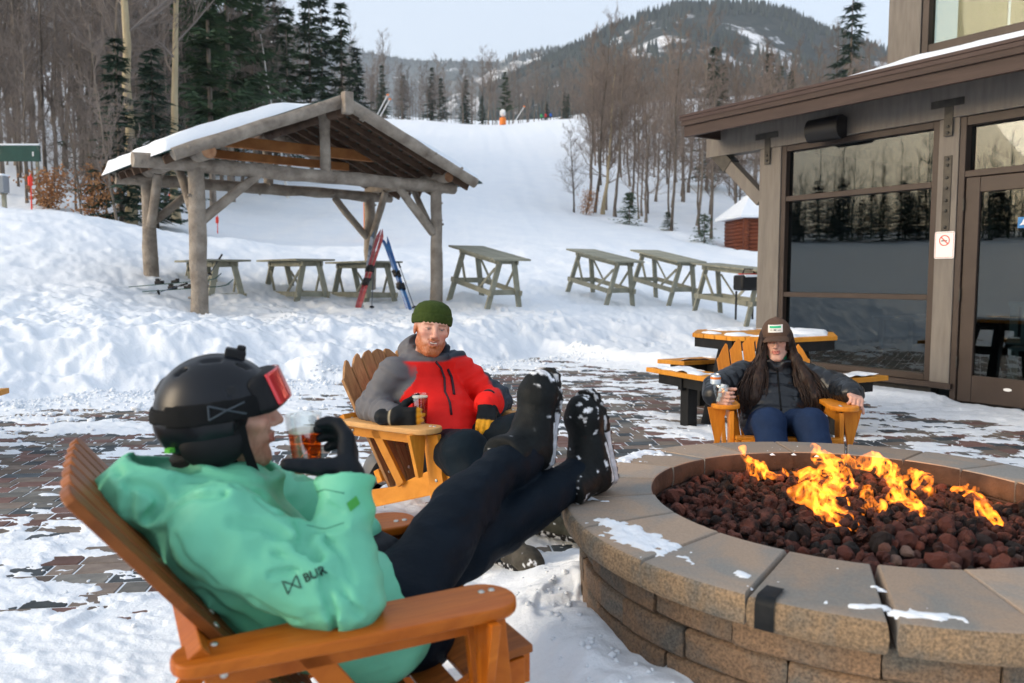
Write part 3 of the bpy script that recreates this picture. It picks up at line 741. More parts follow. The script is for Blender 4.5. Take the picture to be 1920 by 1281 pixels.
# the woods behind the trees one can pick out: far stems that read as one mass
def woods_mass(name, label, n, pxr, Yr, ok, sc, m, seed):
    Rr = random.Random(seed); Vs = []; Fs = []; k_ = 0; forms = [seg_mesh(sum(bare_tree(500 + q, 14, .11, .18, .42, 13, 3), []), 3) for q in range(3)]; pos = []
    while len(pos) < n:
        Y = exp(Rr.uniform(log(Yr[0]), log(Yr[1]))); px = Rr.uniform(*pxr)
        if ok(px, Y): pos.append(((px - 960) / FPX * Y, Y))
    zs = snow_height(np.array([q[0] for q in pos]), np.array([q[1] for q in pos]))
    for (xx, yy), z in zip(pos, zs):
        Va, Fa = Rr.choice(forms); a = Rr.uniform(0, 6.28); s = Rr.uniform(*sc); c_, s_ = cos(a) * s, sin(a) * s
        Vs.append(np.stack([Va[:, 0] * c_ - Va[:, 1] * s_ + xx, Va[:, 0] * s_ + Va[:, 1] * c_ + yy, Va[:, 2] * s + z - .1], -1)); Fs.append(Fa + k_); k_ += len(Va)
    o = np_mesh(name, np.concatenate(Vs), np.concatenate(Fs), m, smooth=False); tag(o, label, 'woods', kind='stuff')
woods_mass('left_woods', 'dense bare woods far behind the pavilion', 85, (-620, 690), (55, 130), left_ok, (0.8, 1.25), TWIG, 31)
woods_mass('right_woods', 'dense bare woods up the hillside behind the right trees', 90, (1090, 1720), (85, 150), right_ok, (0.6, 0.95), TWIG_R, 32)
woods_mass('crest_woods', 'grey bare woods beyond the top of the ski slope', 90, (640, 1190), (165, 230), lambda px, Y: True, (0.7, 1.0), TWIG, 33)
# ================================================================ the lodge
def W(t, s, z): return LODGE_O + LODGE_U * t + LODGE_N * s + Vector((0, 0, z))
LODGE_R = Matrix((LODGE_U, LODGE_N, (0, 0, 1))).transposed()     # local axes: along the wall, out of the wall, up
SIDING = mat('lodge_grey_timber', (0.15, 0.134, 0.118), (0.20, 0.18, 0.155), rough=0.75, scale=7, vec=(3, 3, 0.4), bump=0.25, bscale=40, bvec=(4, 4, 0.3), which='Object')
BRONZE = mat('window_frame_bronze', (0.042, 0.030, 0.024), (0.060, 0.043, 0.034), rough=0.45, scale=3)
FASCIA = mat('fascia_brown', (0.042, 0.027, 0.022), (0.060, 0.039, 0.032), rough=0.6, scale=5, vec=(0.5, 4, 4), bump=0.2, bscale=30)
FASCIA_D = mat('drip_edge_brown', (0.04, 0.022, 0.020), (0.055, 0.032, 0.028), rough=0.5)
STEEL = mat('bracket_steel', (0.045, 0.042, 0.038), (0.085, 0.078, 0.066), rough=0.55, scale=12, metal=0.6, bump=0.2)
BOLT = mat('bolt_steel', (0.05, 0.05, 0.048), rough=0.5, metal=0.7)
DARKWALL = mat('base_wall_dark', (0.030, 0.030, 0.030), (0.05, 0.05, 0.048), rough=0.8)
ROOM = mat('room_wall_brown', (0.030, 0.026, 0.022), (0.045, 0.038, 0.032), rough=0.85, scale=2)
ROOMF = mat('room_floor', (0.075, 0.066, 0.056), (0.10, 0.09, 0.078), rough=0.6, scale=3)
BLACKP = mat('speaker_black', (0.012, 0.012, 0.013), rough=0.5)
WHITE_S = mat('sign_white', (0.78, 0.78, 0.76), rough=0.5); RED_S = mat('sign_red', (0.70, 0.05, 0.03), rough=0.5); BLK_S = mat('sign_black', (0.015, 0.02, 0.02), rough=0.5)
BLUE_S = mat('sticker_blue', (0.03, 0.17, 0.42), rough=0.4); GREY_S = mat('sticker_grey', (0.25, 0.26, 0.24), rough=0.4)
def glass_mat(name, refl, tint):
    m, nt, b = new_mat(name); nt.nodes.remove(b); L = nt.links; out = nt.nodes['Material Output']
    tr = nt.nodes.new('ShaderNodeBsdfTransparent'); tr.inputs[0].default_value = (*tint, 1)
    gl = nt.nodes.new('ShaderNodeBsdfGlossy'); gl.inputs['Roughness'].default_value = 0.0; gl.inputs['Color'].default_value = (0.93, 0.95, 0.92, 1)
    n = noise_node(nt, 0.9, 2, vec=coords(nt)); bp = nt.nodes.new('ShaderNodeBump'); bp.inputs['Strength'].default_value = 0.03; bp.inputs['Distance'].default_value = 0.01
    L.new(n.outputs['Fac'], bp.inputs['Height']); L.new(bp.outputs[0], gl.inputs['Normal'])
    mx = nt.nodes.new('ShaderNodeMixShader'); mx.inputs[0].default_value = refl
    L.new(tr.outputs[0], mx.inputs[1]); L.new(gl.outputs[0], mx.inputs[2]); L.new(mx.outputs[0], out.inputs[0]); return m
PANE = glass_mat('lodge_glass', 0.075, (0.36, 0.46, 0.52)); PANE_UP = glass_mat('upper_glass', 0.03, (0.75, 0.78, 0.7))
lodge = thing('lodge', 'grey timber lodge with large dark windows and a brown eave', 'building', LODGE_O)
def lpart(name, m, parts, parent=None, bevel=0.004, **k):
    b = MB()
    for (t0, t1, s0, s1, z0, z1) in parts:
        b.box(Vector(((t0 + t1) / 2, (s0 + s1) / 2, (z0 + z1) / 2)), (abs(t1 - t0), abs(s1 - s0), abs(z1 - z0)))
    o = b.build(name, m, parent or lodge, bevel=bevel, seg=1, **k)
    return o
# the lodge's local frame: x along the wall (away from the door), y out of the wall, z up
lodge.rotation_euler = (0, 0, atan2(LODGE_U.y, LODGE_U.x))
# LODGE_N is to the left or right of U: local +y must point out of the wall
_sg = 1 if LODGE_U.cross(LODGE_N).z > 0 else -1
_old = lpart
def lpart(name, m, parts, parent=None, bevel=0.004, **k):
    return _old(name, m, [(a, b_, c * _sg, d * _sg, e, f) for (a, b_, c, d, e, f) in parts], parent, bevel, **k)
def LP(t, s, z): return Vector((t, s * _sg, z))
lpart('post', SIDING, [(2.14, 2.45, -0.2, 0.03, 0, 2.79)])
lpart('post', SIDING, [(0.066, 0.262, -0.2, 0.03, 0.14, 2.79)])
lpart('post', SIDING, [(-1.32, -1.12, -0.2, 0.03, 0.0, 2.79)])
lpart('header_beam', SIDING, [(-4.5, 3.30, -0.12, 0.05, 2.79, 3.12)])
lpart('base_wall', DARKWALL, [(0.262, 2.14, -0.16, -0.01, -0.2, 0.15)])
lpart('sill', BRONZE, [(0.03, 2.16, -0.1, 0.07, 0.15, 0.205)])
lpart('side_wall', SIDING, [(2.30, 2.44, -8.0, -0.21, -0.2, 3.0)])
lpart('front_wall', SIDING, [(-4.5, -1.33, -0.2, 0.0, -0.2, 2.78)])
# big window: frame, three rails, three panes
win = lpart('window', BRONZE, [(0.262, 0.33, -0.10, 0.012, 0.206, 2.788), (2.075, 2.138, -0.10, 0.012, 0.206, 2.788), (0.33, 2.075, -0.10, 0.010, 2.72, 2.786), (0.33, 2.075, -0.10, 0.010, 0.207, 0.275)])
lpart('rail', BRONZE, [(0.331, 2.074, -0.09, 0.006, 2.14, 2.20)], win); lpart('rail', BRONZE, [(0.331, 2.074, -0.09, 0.006, 1.02, 1.075)], win)
for z0, z1 in ((0.276, 1.019), (1.076, 2.139), (2.201, 2.719)): lpart('pane', PANE, [(0.331, 2.074, -0.062, -0.056, z0, z1)], win, bevel=0)
# door with transom
fr = lpart('door_frame', BRONZE, [(0.004, 0.062, -0.14, 0.02, 0.0, 2.786), (-1.118, -1.06, -0.14, 0.02, 0.0, 2.786), (-1.059, 0.003, -0.14, 0.018, 2.70, 2.784), (-1.059, 0.003, -0.14, 0.018, 2.21, 2.27)])
lpart('transom_pane', PANE, [(-1.058, 0.002, -0.08, -0.074, 2.271, 2.699)], fr, bevel=0)
dr = lpart('door', BRONZE, [(-0.135, -0.004, -0.06, 0.0, 0.04, 2.205), (-1.055, -0.93, -0.06, 0.0, 0.04, 2.205), (-0.929, -0.136, -0.06, -0.002, 2.06, 2.203), (-0.929, -0.136, -0.06, -0.002, 0.042, 0.30)])
lpart('pane', PANE, [(-0.93, -0.135, -0.034, -0.028, 0.301, 2.059)], dr, bevel=0)
lpart('handle', STEEL, [(-0.99, -0.96, 0.03, 0.055, 0.9, 1.25)], dr)
for zz in (0.42, 1.08, 1.95): lpart('hinge', STEEL, [(-0.006, 0.010, 0.0, 0.03, zz - 0.06, zz + 0.06)], dr)
_b = MB(); _b.lathe([(0.001, -0.002), (0.03, -0.002), (0.03, 0.002), (0.001, 0.002)], 20, Matrix.Translation(LP(-0.47, 0.004, 0.20)) @ Matrix.Rotation(pi / 2, 4, 'X') @ Matrix.Diagonal((1.25, 0.5, 1, 1))); _b.build('door_badge', WHITE_S, dr)
# exit sticker
def text_mesh(txt, size, ext=0.001, bold=False):
    cu = bpy.data.curves.new('text', 'FONT'); cu.body = txt; cu.size = size; cu.extrude = ext; cu.align_x = 'CENTER'; cu.align_y = 'CENTER'
    if bold: cu.offset = size * 0.018
    o = bpy.data.objects.new('text', cu); COL.objects.link(o); dg = bpy.context.evaluated_depsgraph_get()
    me = bpy.data.meshes.new_from_object(o.evaluated_get(dg)); bpy.data.objects.remove(o); bpy.data.curves.remove(cu); return me
# text lies in local xy facing +z: turn it to face out of the wall, reading from the far end to the door
FACE = Matrix((( -1, 0, 0), (0, 0, _sg), (0, 1, 0))).transposed().to_4x4() if False else None
def face_mat(t, s, z):
    # columns: text x -> along -t (reads left to right for a viewer outside), text y -> up, text z -> out
    M_ = Matrix(((-1, 0, 0, 0), (0, 0, _sg, 0), (0, 1, 0, 0), (0, 0, 0, 1)))
    return Matrix.Translation(LP(t, s, z)) @ M_
st = lpart('exit_sticker', GREY_S, [(-0.85, -0.575, -0.024, -0.022, 1.70, 1.80)], dr, bevel=0)
lpart('blue_square', BLUE_S, [(-0.575, -0.475, -0.024, -0.021, 1.70, 1.80)], st, bevel=0)
me = text_mesh('EXIT', 0.062, 0.0008, True); me.materials.append(WHITE_S); o = obj_of('lettering', me, st); o.matrix_local = face_mat(-0.70, -0.0205, 1.75)
_b = MB()
for a in (90, 210, 330):
    c_ = Vector((cos(radians(a)), sin(radians(a)), 0)); _b.prism([(-0.012, 0.0), (0.012, 0.0), (0.0, 0.036)], 0.0014, Matrix.Translation((c_.x * .003, c_.y * .003, 0)) @ Matrix.Rotation(radians(a - 90), 4, 'Z'))
o = _b.build('emblem', WHITE_S, st); o.matrix_local = face_mat(-0.525, -0.0195, 1.745)
# header plates and straps on the posts
def plate(name, pts, bolts):
    p = lpart(name, STEEL, pts, bevel=0.002)
    for (t, z) in bolts:
        b_ = MB(); b_.lathe([(0.016, 0), (0.016, 0.008), (0.011, 0.014), (0.002, 0.015)], 6, Matrix.Translation(LP(t, pts[0][3] - 0.001, z)) @ Matrix.Rotation(-pi / 2 * _sg, 4, 'X')); b_.build('bolt', BOLT, p)
plate('tee_bracket', [(0.02, 0.34, 0.051, 0.060, 2.90, 2.97), (0.12, 0.205, 0.051, 0.0602, 2.62, 2.8995)], [(0.163, 2.65), (0.163, 2.71)])
plate('tee_bracket', [(2.17, 2.50, 0.051, 0.060, 2.90, 2.97), (2.28, 2.36, 0.051, 0.0602, 2.60, 2.8995)], [(2.32, 2.64), (2.32, 2.70)])
plate('strap_plate', [(0.122, 0.202, 0.031, 0.040, 1.68, 2.43)], [(0.162, z) for z in (1.74, 1.90, 2.0, 2.12, 2.22, 2.34, 2.40)])
# knee brace
_b = MB(); _b.beam(LP(3.18, -0.04, 2.86), LP(2.44, -0.04, 2.18), 0.13, 0.15, up=(0.7, 0, -0.7)); br_ = _b.build('knee_brace', SIDING, lodge, bevel=0.004)
_b = MB(); _b.beam(LP(3.19, -0.04, 2.87), LP(2.95, -0.04, 2.65), 0.15, 0.172, up=(0.7, 0, -0.7)); _b.build('brace_shoe', STEEL, br_)
# eave: fascia boards, drip edge, soffit, roof deck and snow
lpart('fascia', FASCIA, [(-4.5, 3.10, 0.62, 0.66, 2.97, 3.155)]); lpart('fascia', FASCIA, [(-4.5, 3.12, 0.661, 0.69, 3.10, 3.20)]); lpart('drip_edge', FASCIA_D, [(-4.5, 3.14, 0.63, 0.71, 3.201, 3.235)])
lpart('barge_board', FASCIA, [(3.06, 3.10, -2.6, 0.619, 2.99, 3.155)])
lpart('soffit', FASCIA_D, [(-4.5, 3.05, -0.11, 0.619, 3.121, 3.15)])
_b = MB(); _b.add([LP(-4.5, 0.70, 3.236), LP(3.14, 0.70, 3.236), LP(3.14, -2.6, 4.06), LP(-4.5, -2.6, 4.06), LP(-4.5, 0.70, 3.16), LP(3.14, 0.70, 3.16), LP(3.14, -2.6, 3.98), LP(-4.5, -2.6, 3.98)], [(0, 1, 2, 3), (7, 6, 5, 4), (0, 4, 5, 1), (1, 5, 6, 2), (2, 6, 7, 3), (3, 7, 4, 0)])
_b.build('roof', FASCIA_D, lodge)
_nx, _ny = 90, 14; tt = np.linspace(-4.45, 1.35, _nx); ss = np.linspace(0.60, -2.5, _ny); T_, S_ = np.meshgrid(tt, ss, indexing='ij')
_th = 0.055 * sstep(1.35, 0.2, T_ + (fbm(T_ * 2, S_ * 2, 1, 3) - .5) * 1.2) * sstep(0.60, 0.50, S_) * (0.7 + 0.8 * fbm(T_ * 3, S_ * 3, 5, 3)) - 0.006
_Z = 3.238 + (0.70 - S_) * 0.25 + _th
_i, _j = np.meshgrid(np.arange(_nx - 1), np.arange(_ny - 1), indexing='ij')
_Fq = np.stack([_i * _ny + _j, _i * _ny + _j + 1, (_i + 1) * _ny + _j + 1, (_i + 1) * _ny + _j], -1).reshape(-1, 4)
np_mesh('roof_snow', np.stack([T_, S_ * _sg, _Z], -1).reshape(-1, 3), _Fq, snow_m, lodge)
# upper storey
lpart('upper_wall', SIDING, [(1.62, 2.05, -2.2, -1.9, 3.6, 7.0)]); lpart('upper_wall', SIDING, [(-4.5, 1.60, -2.2, -1.95, 3.6, 3.98)])
uw = lpart('upper_window', BRONZE, [(1.52, 1.60, -2.05, -1.90, 3.99, 7.0), (-4.5, 1.52, -2.05, -1.91, 3.985, 4.11), (-1.55, -1.45, -2.05, -1.915, 4.11, 7.0)])
lpart('pane', PANE_UP, [(-1.449, 1.519, -2.0, -1.994, 4.111, 7.0)], uw, bevel=0); lpart('pane', PANE_UP, [(-4.5, -1.551, -2.0, -1.994, 4.111, 7.0)], uw, bevel=0)
lpart('drip_edge', FASCIA_D, [(1.50, 2.40, -2.4, -1.7, 3.80, 3.92)])
CURT = mat('blind_olive', (0.26, 0.25, 0.17), (0.32, 0.30, 0.21), rough=0.9, scale=2, vec=(3, 1, 0.2))
for k in range(5): lpart('blind', CURT, [(1.40 - k * 0.62, 1.40 - k * 0.62 - 0.585, -2.36, -2.34, 3.99, 7.0)], uw, bevel=0)
_b = MB(); _b.beam(LP(2.05, -1.9, 5.2), LP(2.9, -1.9, 6.2), 0.14, 0.16, up=(0.7, 0, 0.7)); _b.build('knee_brace', SIDING, lodge)
# the room behind the glass
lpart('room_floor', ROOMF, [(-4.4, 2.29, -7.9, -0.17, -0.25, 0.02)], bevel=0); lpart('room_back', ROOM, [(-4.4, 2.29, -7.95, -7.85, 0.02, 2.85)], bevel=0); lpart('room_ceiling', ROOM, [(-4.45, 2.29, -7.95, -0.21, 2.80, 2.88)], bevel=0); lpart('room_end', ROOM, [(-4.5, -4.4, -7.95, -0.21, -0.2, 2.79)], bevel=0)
# things on and in the lodge
def lodge_thing(name, label, cat, t, s, z, rz=0): return thing(name, label, cat, W(t, s, z), lodge.rotation_euler.z + rz)
sp = lodge_thing('loudspeaker', 'black curved outdoor loudspeaker under the lodge eave', 'loudspeaker', 1.42, 0.2, 2.86)
_b = MB(); prof = [(0.11 * cos(a), 0.13 * sin(a)) for a in np.linspace(-pi / 2, pi / 2, 10)] + [(-0.08, 0.10), (-0.08, -0.10)]
_b.prism([(x_ * _sg, z_) for x_, z_ in prof], 0.40, Matrix(((0, 0, 1, 0), (1, 0, 0, 0), (0, 1, 0, 0), (0, 0, 0, 1)))); _b.build('cabinet', BLACKP, sp, auto=0.7)
_b = MB(); _b.box((0.17, 0.055 * _sg, 0.0), (0.045, 0.01, 0.016)); _b.build('badge', WHITE_S, sp)
_b = MB(); _b.beam((0, -0.15 * _sg, 0.02), (0, -0.05 * _sg, 0.02), 0.08, 0.10); _b.build('wall_bracket', BLACKP, sp)
# no smoking sign
ns = lodge_thing('no_smoking_sign', 'white no smoking sign with red ring on the lodge post', 'sign', 0.158, 0.042, 1.565)
def rrect(w, h, r, n=5):
    return [(sx * (w / 2 - r) + r * cos(a), sy * (h / 2 - r) + r * sin(a)) for sx, sy, a0 in ((1, 1, 0), (-1, 1, 90), (-1, -1, 180), (1, -1, 270)) for a in [radians(a0 + 90 * k / n) for k in range(n + 1)]]
def facing(o, z): o.matrix_local = Matrix.Translation((0, z * _sg, 0)) @ Matrix(((-1, 0, 0, 0), (0, 0, _sg, 0), (0, 1, 0, 0), (0, 0, 0, 1)))
_b = MB(); _b.prism(rrect(0.195, 0.265, 0.018), 0.003); facing(_b.build('plate', WHITE_S, ns), 0)
_b = MB()
for (x0, x1, y0, y1) in ((-.086, .086, .119, .122), (-.086, .086, -.122, -.119), (-.089, -.086, -.122, .122), (.086, .089, -.122, .122)): _b.box(((x0 + x1) / 2, (y0 + y1) / 2, 0), (x1 - x0, y1 - y0, 0.001))
facing(_b.build('border', RED_S, ns), 0.0024)
_b = MB(); n_ = 28
_vs = [Vector((cos(2 * pi * k / n_) * r_, 0.045 + sin(2 * pi * k / n_) * r_, z_)) for z_ in (0, 0.001) for r_ in (0.044, 0.053) for k in range(n_)]
_b.add(_vs, [(2 * n_ + k, 2 * n_ + (k + 1) % n_, 3 * n_ + (k + 1) % n_, 3 * n_ + k) for k in range(n_)]); _b.beam((-0.034, 0.079, 0.0012), (0.034, 0.011, 0.0012), 0.009, 0.001); facing(_b.build('ban_ring', RED_S, ns), 0.0030)
_b = MB(); _b.box((-0.004, 0.042, 0), (0.056, 0.009, 0.001)); facing(_b.build('cigarette', BLK_S, ns), 0.0022)
for txt, yy, sz in (('NO', -0.045, 0.046), ('SMOKING', -0.090, 0.040)):
    me = text_mesh(txt, sz, 0.0006, True); me.materials.append(BLK_S); o = obj_of('lettering', me, ns); facing(o, 0.0026); o.matrix_local = o.matrix_local @ Matrix.Translation((0, yy, 0))
# furniture inside
PALE = mat('indoor_chair_pale', (0.50, 0.48, 0.38), (0.58, 0.55, 0.45), rough=0.6)
ch = lodge_thing('indoor_chair', 'pale slat-backed chair seen through the glass door', 'chair', -0.05, -1.5, 0.02, 0.3)
for k in range(5):
    _b = MB(); _b.box((-0.22 + k * 0.11, 0, 0.72), (0.08, 0.02, 0.42)); _b.build('slat', PALE, ch, bevel=0.004)
for k in (0.52, 0.94):
    _b = MB(); _b.box((0, -0.022, k), (0.56, 0.024, 0.05)); _b.build('back_rail', PALE, ch)
_b = MB(); _b.box((0, -0.24 * _sg, 0.44), (0.54, 0.46, 0.03)); _b.build('seat', PALE, ch, bevel=0.006)
for xx in (-0.24, 0.24):
    for yy in (-0.03, -0.44):
        _b = MB(); _b.box((xx, yy * _sg, 0.212), (0.045, 0.045, 0.423)); _b.build('leg', PALE, ch)
DKT = mat('indoor_table_dark', (0.04, 0.03, 0.025), (0.06, 0.045, 0.035), rough=0.4)
for (t, s, lb) in ((1.1, -1.7, 'dark table standing inside behind the big lodge window'), (-0.5, -2.6, 'dark table standing inside beyond the glass door')):
    tb = lodge_thing('indoor_table', lb, 'table', t, s, 0.02)
    _b = MB(); _b.box((0, 0, 0.73), (1.3, 0.8, 0.04)); _b.build('table_top', DKT, tb, bevel=0.006)
    for xx in (-0.55, 0.55):
        for yy in (-0.33, 0.33):
            _b = MB(); _b.box((xx, yy, 0.355), (0.06, 0.06, 0.708)); _b.build('leg', DKT, tb)
# ================================================================ the log pavilion
LOG = mat('weathered_log', (0.15, 0.12, 0.095), (0.40, 0.35, 0.29), rough=0.85, scale=4.5, bump=0.8, bscale=18, bdist=0.035, detail=6, lo=0.25, hi=0.75)
LOG_W = mat('log_end_cut', (0.22, 0.10, 0.05), (0.42, 0.24, 0.13), rough=0.8, scale=6)
PLANK = mat('warm_roof_timber', (0.26, 0.095, 0.028), (0.46, 0.20, 0.065), rough=0.75, scale=2.5, detail=5)
PURL = mat('roof_purlin_brown', (0.060, 0.036, 0.024), (0.13, 0.080, 0.052), rough=0.85, scale=3)
METAL_G = mat('green_roof_metal', (0.010, 0.045, 0.040), (0.016, 0.060, 0.052), rough=0.45)
PV_A = Vector((0.766, 0.643, 0)); PV_B = Vector((-0.643, 0.766, 0)); PV_FL = Vector((-5.07, 13.0, 0)); PV_W = 4.66; PV_L = 2.6
PV_C = PV_FL + PV_A * (PV_W / 2)
def V3(a, b, z): p = PV_C + PV_A * a + PV_B * b; return Vector((p.x, p.y, z))
pav = thing('log_pavilion', 'open log pavilion with snow on its green metal roof', 'pavilion', (PV_C.x, PV_C.y, 0))
def log(name, a, b, r, r2=None, parent=None, m=LOG, ends=None, seed=0, n=11, step=0.35):
    a = Vector(a) - pav.location; b = Vector(b) - pav.location; L_ = (b - a).length; k = max(3, int(L_ / step)); rr = random.Random(seed)
    r2 = r if r2 is None else r2
    pts = [a.lerp(b, i / k) + Vector((rr.uniform(-1, 1), rr.uniform(-1, 1), rr.uniform(-1, 1))) * (0.012 if 0 < i < k else 0) for i in range(k + 1)]
    rs = [(r + (r2 - r) * i / k) * rr.uniform(0.93, 1.07) for i in range(k + 1)]
    b_ = MB(); b_.tube(pts, rs, n, rough=0.045, seed=seed)
    d = (b - a).normalized()
    for q in range(int(L_ * 2)):                                     # knots left where branches were
        p = a.lerp(b, rr.random()); s_ = d.orthogonal().normalized(); s_ = Matrix.Rotation(rr.uniform(0, 6.28), 3, d) @ s_
        b_.tube([p + s_ * r * 0.8, p + s_ * (r * 1.12 + 0.008)], [0.035, 0.018], 6)
    o = b_.build(name, [m, LOG_W], parent or pav, auto=0.9)
    if ends is not None: o.data.polygons[ends].material_index = 1
    return o
ZB = 3.04   # centre of the front beam
hw = PV_W / 2
zFL, zFR = gz(*V3(-hw, 0, 0).xy), gz(*V3(hw, 0, 0).xy); zBL, zBR = gz(*V3(-hw, PV_L, 0).xy), gz(*V3(hw, PV_L, 0).xy)
log('post', V3(-hw, 0, zFL - 0.3), V3(-hw, 0, 2.98), 0.150, 0.130, seed=1)
log('post', V3(hw, 0, zFR - 0.3), V3(hw, 0, 2.98), 0.125, 0.115, seed=2)
log('post', V3(-hw, PV_L, zBL - 0.3), V3(-hw, PV_L, 3.0), 0.135, 0.12, seed=3)
log('post', V3(hw, PV_L, zBR - 0.3), V3(hw, PV_L, 3.0), 0.13, 0.115, seed=4)
log('tie_beam', V3(-hw - 0.95, -0.02, ZB), V3(hw + 0.42, -0.02, ZB), 0.115, 0.125, seed=5)
log('tie_beam', V3(-hw - 0.55, PV_L, ZB), V3(hw + 0.55, PV_L, ZB), 0.115, 0.11, seed=6)
log('wall_plate', V3(-hw, -0.62, ZB + 0.15), V3(-hw, PV_L + 0.15, ZB + 0.15), 0.120, 0.11, seed=7)
log('wall_plate', V3(hw + 0.06, -0.35, ZB + 0.15), V3(hw + 0.06, PV_L + 0.15, ZB + 0.15), 0.105, 0.105, seed=8)
for (pa, r_) in ((V3(-hw, -0.625, ZB + 0.15), 0.114), (V3(hw + 0.06, -0.355, ZB + 0.15), 0.10)):
    _b = MB(); _b.lathe([(r_, 0), (r_ * 0.98, 0.006), (0.002, 0.008)], 14, Matrix.Translation(pa - pav.location) @ (-PV_B).to_track_quat('Z', 'Y').to_matrix().to_4x4()); _b.build('cut_log_end', LOG_W, pav)
RZ = 4.36; HS = 2.88; EZ = 3.12                                         # ridge height, half span, eave height
def roofz(a): return RZ - (RZ - EZ) * abs(a) / HS
for b_, nm in ((-0.58, 'front'), (PV_L + 0.1, 'back')):
    for sg in (-1, 1): log('rafter', V3(0, b_, RZ - 0.085), V3(sg * (HS - 0.02), b_, EZ - 0.03), 0.112, 0.10, seed=20 + sg + int(b_ * 3))
log('king_post', V3(-0.06, -0.02, ZB + 0.08), V3(-0.06, -0.02, RZ - 0.22), 0.095, seed=31)
log('king_post', V3(0, PV_L, ZB + 0.08), V3(0, PV_L, RZ - 0.22), 0.095, seed=32)
_bb = MB(); _bb.beam(V3(0, -0.74, RZ - 0.33) - pav.location, V3(0, -0.74, RZ + 0.04) - pav.location, 0.17, 0.15, up=PV_B); _bb.build('ridge_end', LOG, pav, bevel=0.02)
log('ridge_log', V3(0, -0.50, RZ - 0.26), V3(0, PV_L + 0.5, RZ - 0.26), 0.09, seed=33, m=PURL)
bt = MB(); bt.beam(V3(-1.55, 1.1, 3.66) - pav.location, V3(1.55, 1.1, 3.66) - pav.location, 0.10, 0.20); bt.build('collar_beam', PLANK, pav, bevel=0.012)
bt = MB(); bt.beam(V3(-1.6, 2.2, 3.58) - pav.location, V3(1.6, 2.2, 3.58) - pav.location, 0.10, 0.16); bt.build('collar_beam', PLANK, pav, bevel=0.012)
# roof boards running parallel to the ridge, each its own piece
_bb = MB(); _bb.beam((0, 0, 0), tuple(PV_B * (PV_L + 0.60)), 0.14, 0.035, up=(0, 0, 1)); _t = _bb.build('roof_board', PURL, pav); _me = _t.data; bpy.data.objects.remove(_t)
for sg in (-1, 1):
    sl = math.atan2(RZ - EZ, HS)
    for k in range(13):
        a = sg * (0.12 + k * 0.222)
        o = obj_of('roof_board', _me, pav); p = V3(a, -0.45, roofz(a) - 0.012)
        o.matrix_local = Matrix.Translation(p - pav.location) @ Matrix.Rotation(sl * sg, 4, PV_B)
    for k in range(8):                                                 # rafters of sawn board under them, tails showing at the eave
        bb = -0.28 + k * (PV_L + 0.35) / 7
        r_ = MB(); r_.beam(V3(0.05 * sg, bb, RZ - 0.10) - pav.location, V3(sg * (HS + 0.02), bb, EZ - 0.09) - pav.location, 0.05, 0.12); r_.build('rafter_board', PURL, pav)
    r_ = MB(); q = [V3(0, -0.62, RZ + 0.045), V3(sg * (HS + 0.12), -0.62, roofz(HS + 0.12) + 0.045), V3(sg * (HS + 0.12), PV_L + 0.25, roofz(HS + 0.12) + 0.045), V3(0, PV_L + 0.25, RZ + 0.045)]
    q = [v - pav.location for v in q]; q += [v - Vector((0, 0, 0.020)) for v in q]
    r_.add(q, [(0, 1, 2, 3), (7, 6, 5, 4), (0, 4, 5, 1), (1, 5, 6, 2), (2, 6, 7, 3), (3, 7, 4, 0)]); r_.build('roof_sheet', METAL_G, pav)
    # snow on the sheet
    na, nb_ = 60, 44; aa = np.linspace(0.05, HS + 0.17, na); bbv = np.linspace(-0.60, PV_L + 0.26, nb_); A2, B2 = np.meshgrid(aa, bbv, indexing='ij')
    if sg < 0: th = 0.21 * sstep(0.5, 1.3, A2 + (B2 + 0.6) * 0.25) * sstep(HS + 0.17, HS + 0.06, A2) * sstep(-0.60, -0.55, B2) * sstep(PV_L + .26, PV_L + .18, B2)
    else: th = 0.13 * sstep(0.6, 2.2, A2 + (fbm(A2, B2, 4, 3) - .5) * 0.8) * sstep(HS + 0.17, HS + 0.08, A2) * sstep(-0.60, -0.54, B2) * sstep(PV_L + .26, PV_L + .18, B2)
    th = th * (0.8 + 0.4 * fbm(A2 * 2, B2 * 2, 8, 3)) - 0.004
    P_ = np.array(PV_C)[None, None] + A2[..., None] * sg * np.array(PV_A) + B2[..., None] * np.array(PV_B) - np.array(pav.location)
    P_[..., 2] = roofz(0) - (RZ - EZ) * A2 / HS + 0.047 + th
    i_, j_ = np.meshgrid(np.arange(na - 1), np.arange(nb_ - 1), indexing='ij'); F_ = np.stack([i_ * nb_ + j_, i_ * nb_ + j_ + 1, (i_ + 1) * nb_ + j_ + 1, (i_ + 1) * nb_ + j_], -1).reshape(-1, 4)
    np_mesh('roof_snow', P_.reshape(-1, 3), F_ if sg < 0 else F_[:, ::-1], snow_m, pav)
# knee braces
def brace(a0, b0, z0, a1, b1, z1, r, s, m=LOG): log('knee_brace', V3(a0, b0, z0), V3(a1, b1, z1), r, r * 0.9, seed=s, m=m)
brace(-hw + 0.08, 0, 2.18, -hw + 1.02, 0, 2.96, 0.085, 41); brace(-hw, 0.12, 2.2, -hw, 0.85, 3.1, 0.075, 42)
brace(hw - 0.08, 0, 2.12, hw - 0.86, 0, 2.96, 0.085, 43); brace(hw, 0.1, 2.15, hw, 0.85, 3.1, 0.07, 44)
brace(-hw + 0.08, PV_L, 2.28, -hw + 0.9, PV_L, 2.98, 0.08, 45); brace(-hw, PV_L - 0.1, 2.2, -hw, PV_L - 0.62, 3.1, 0.085, 46)
brace(hw - 0.06, PV_L, 2.12, hw - 0.85, PV_L, 2.96, 0.08, 47); brace(hw, PV_L - 0.08, 2.1, hw, PV_L - 0.7, 3.1, 0.08, 48)

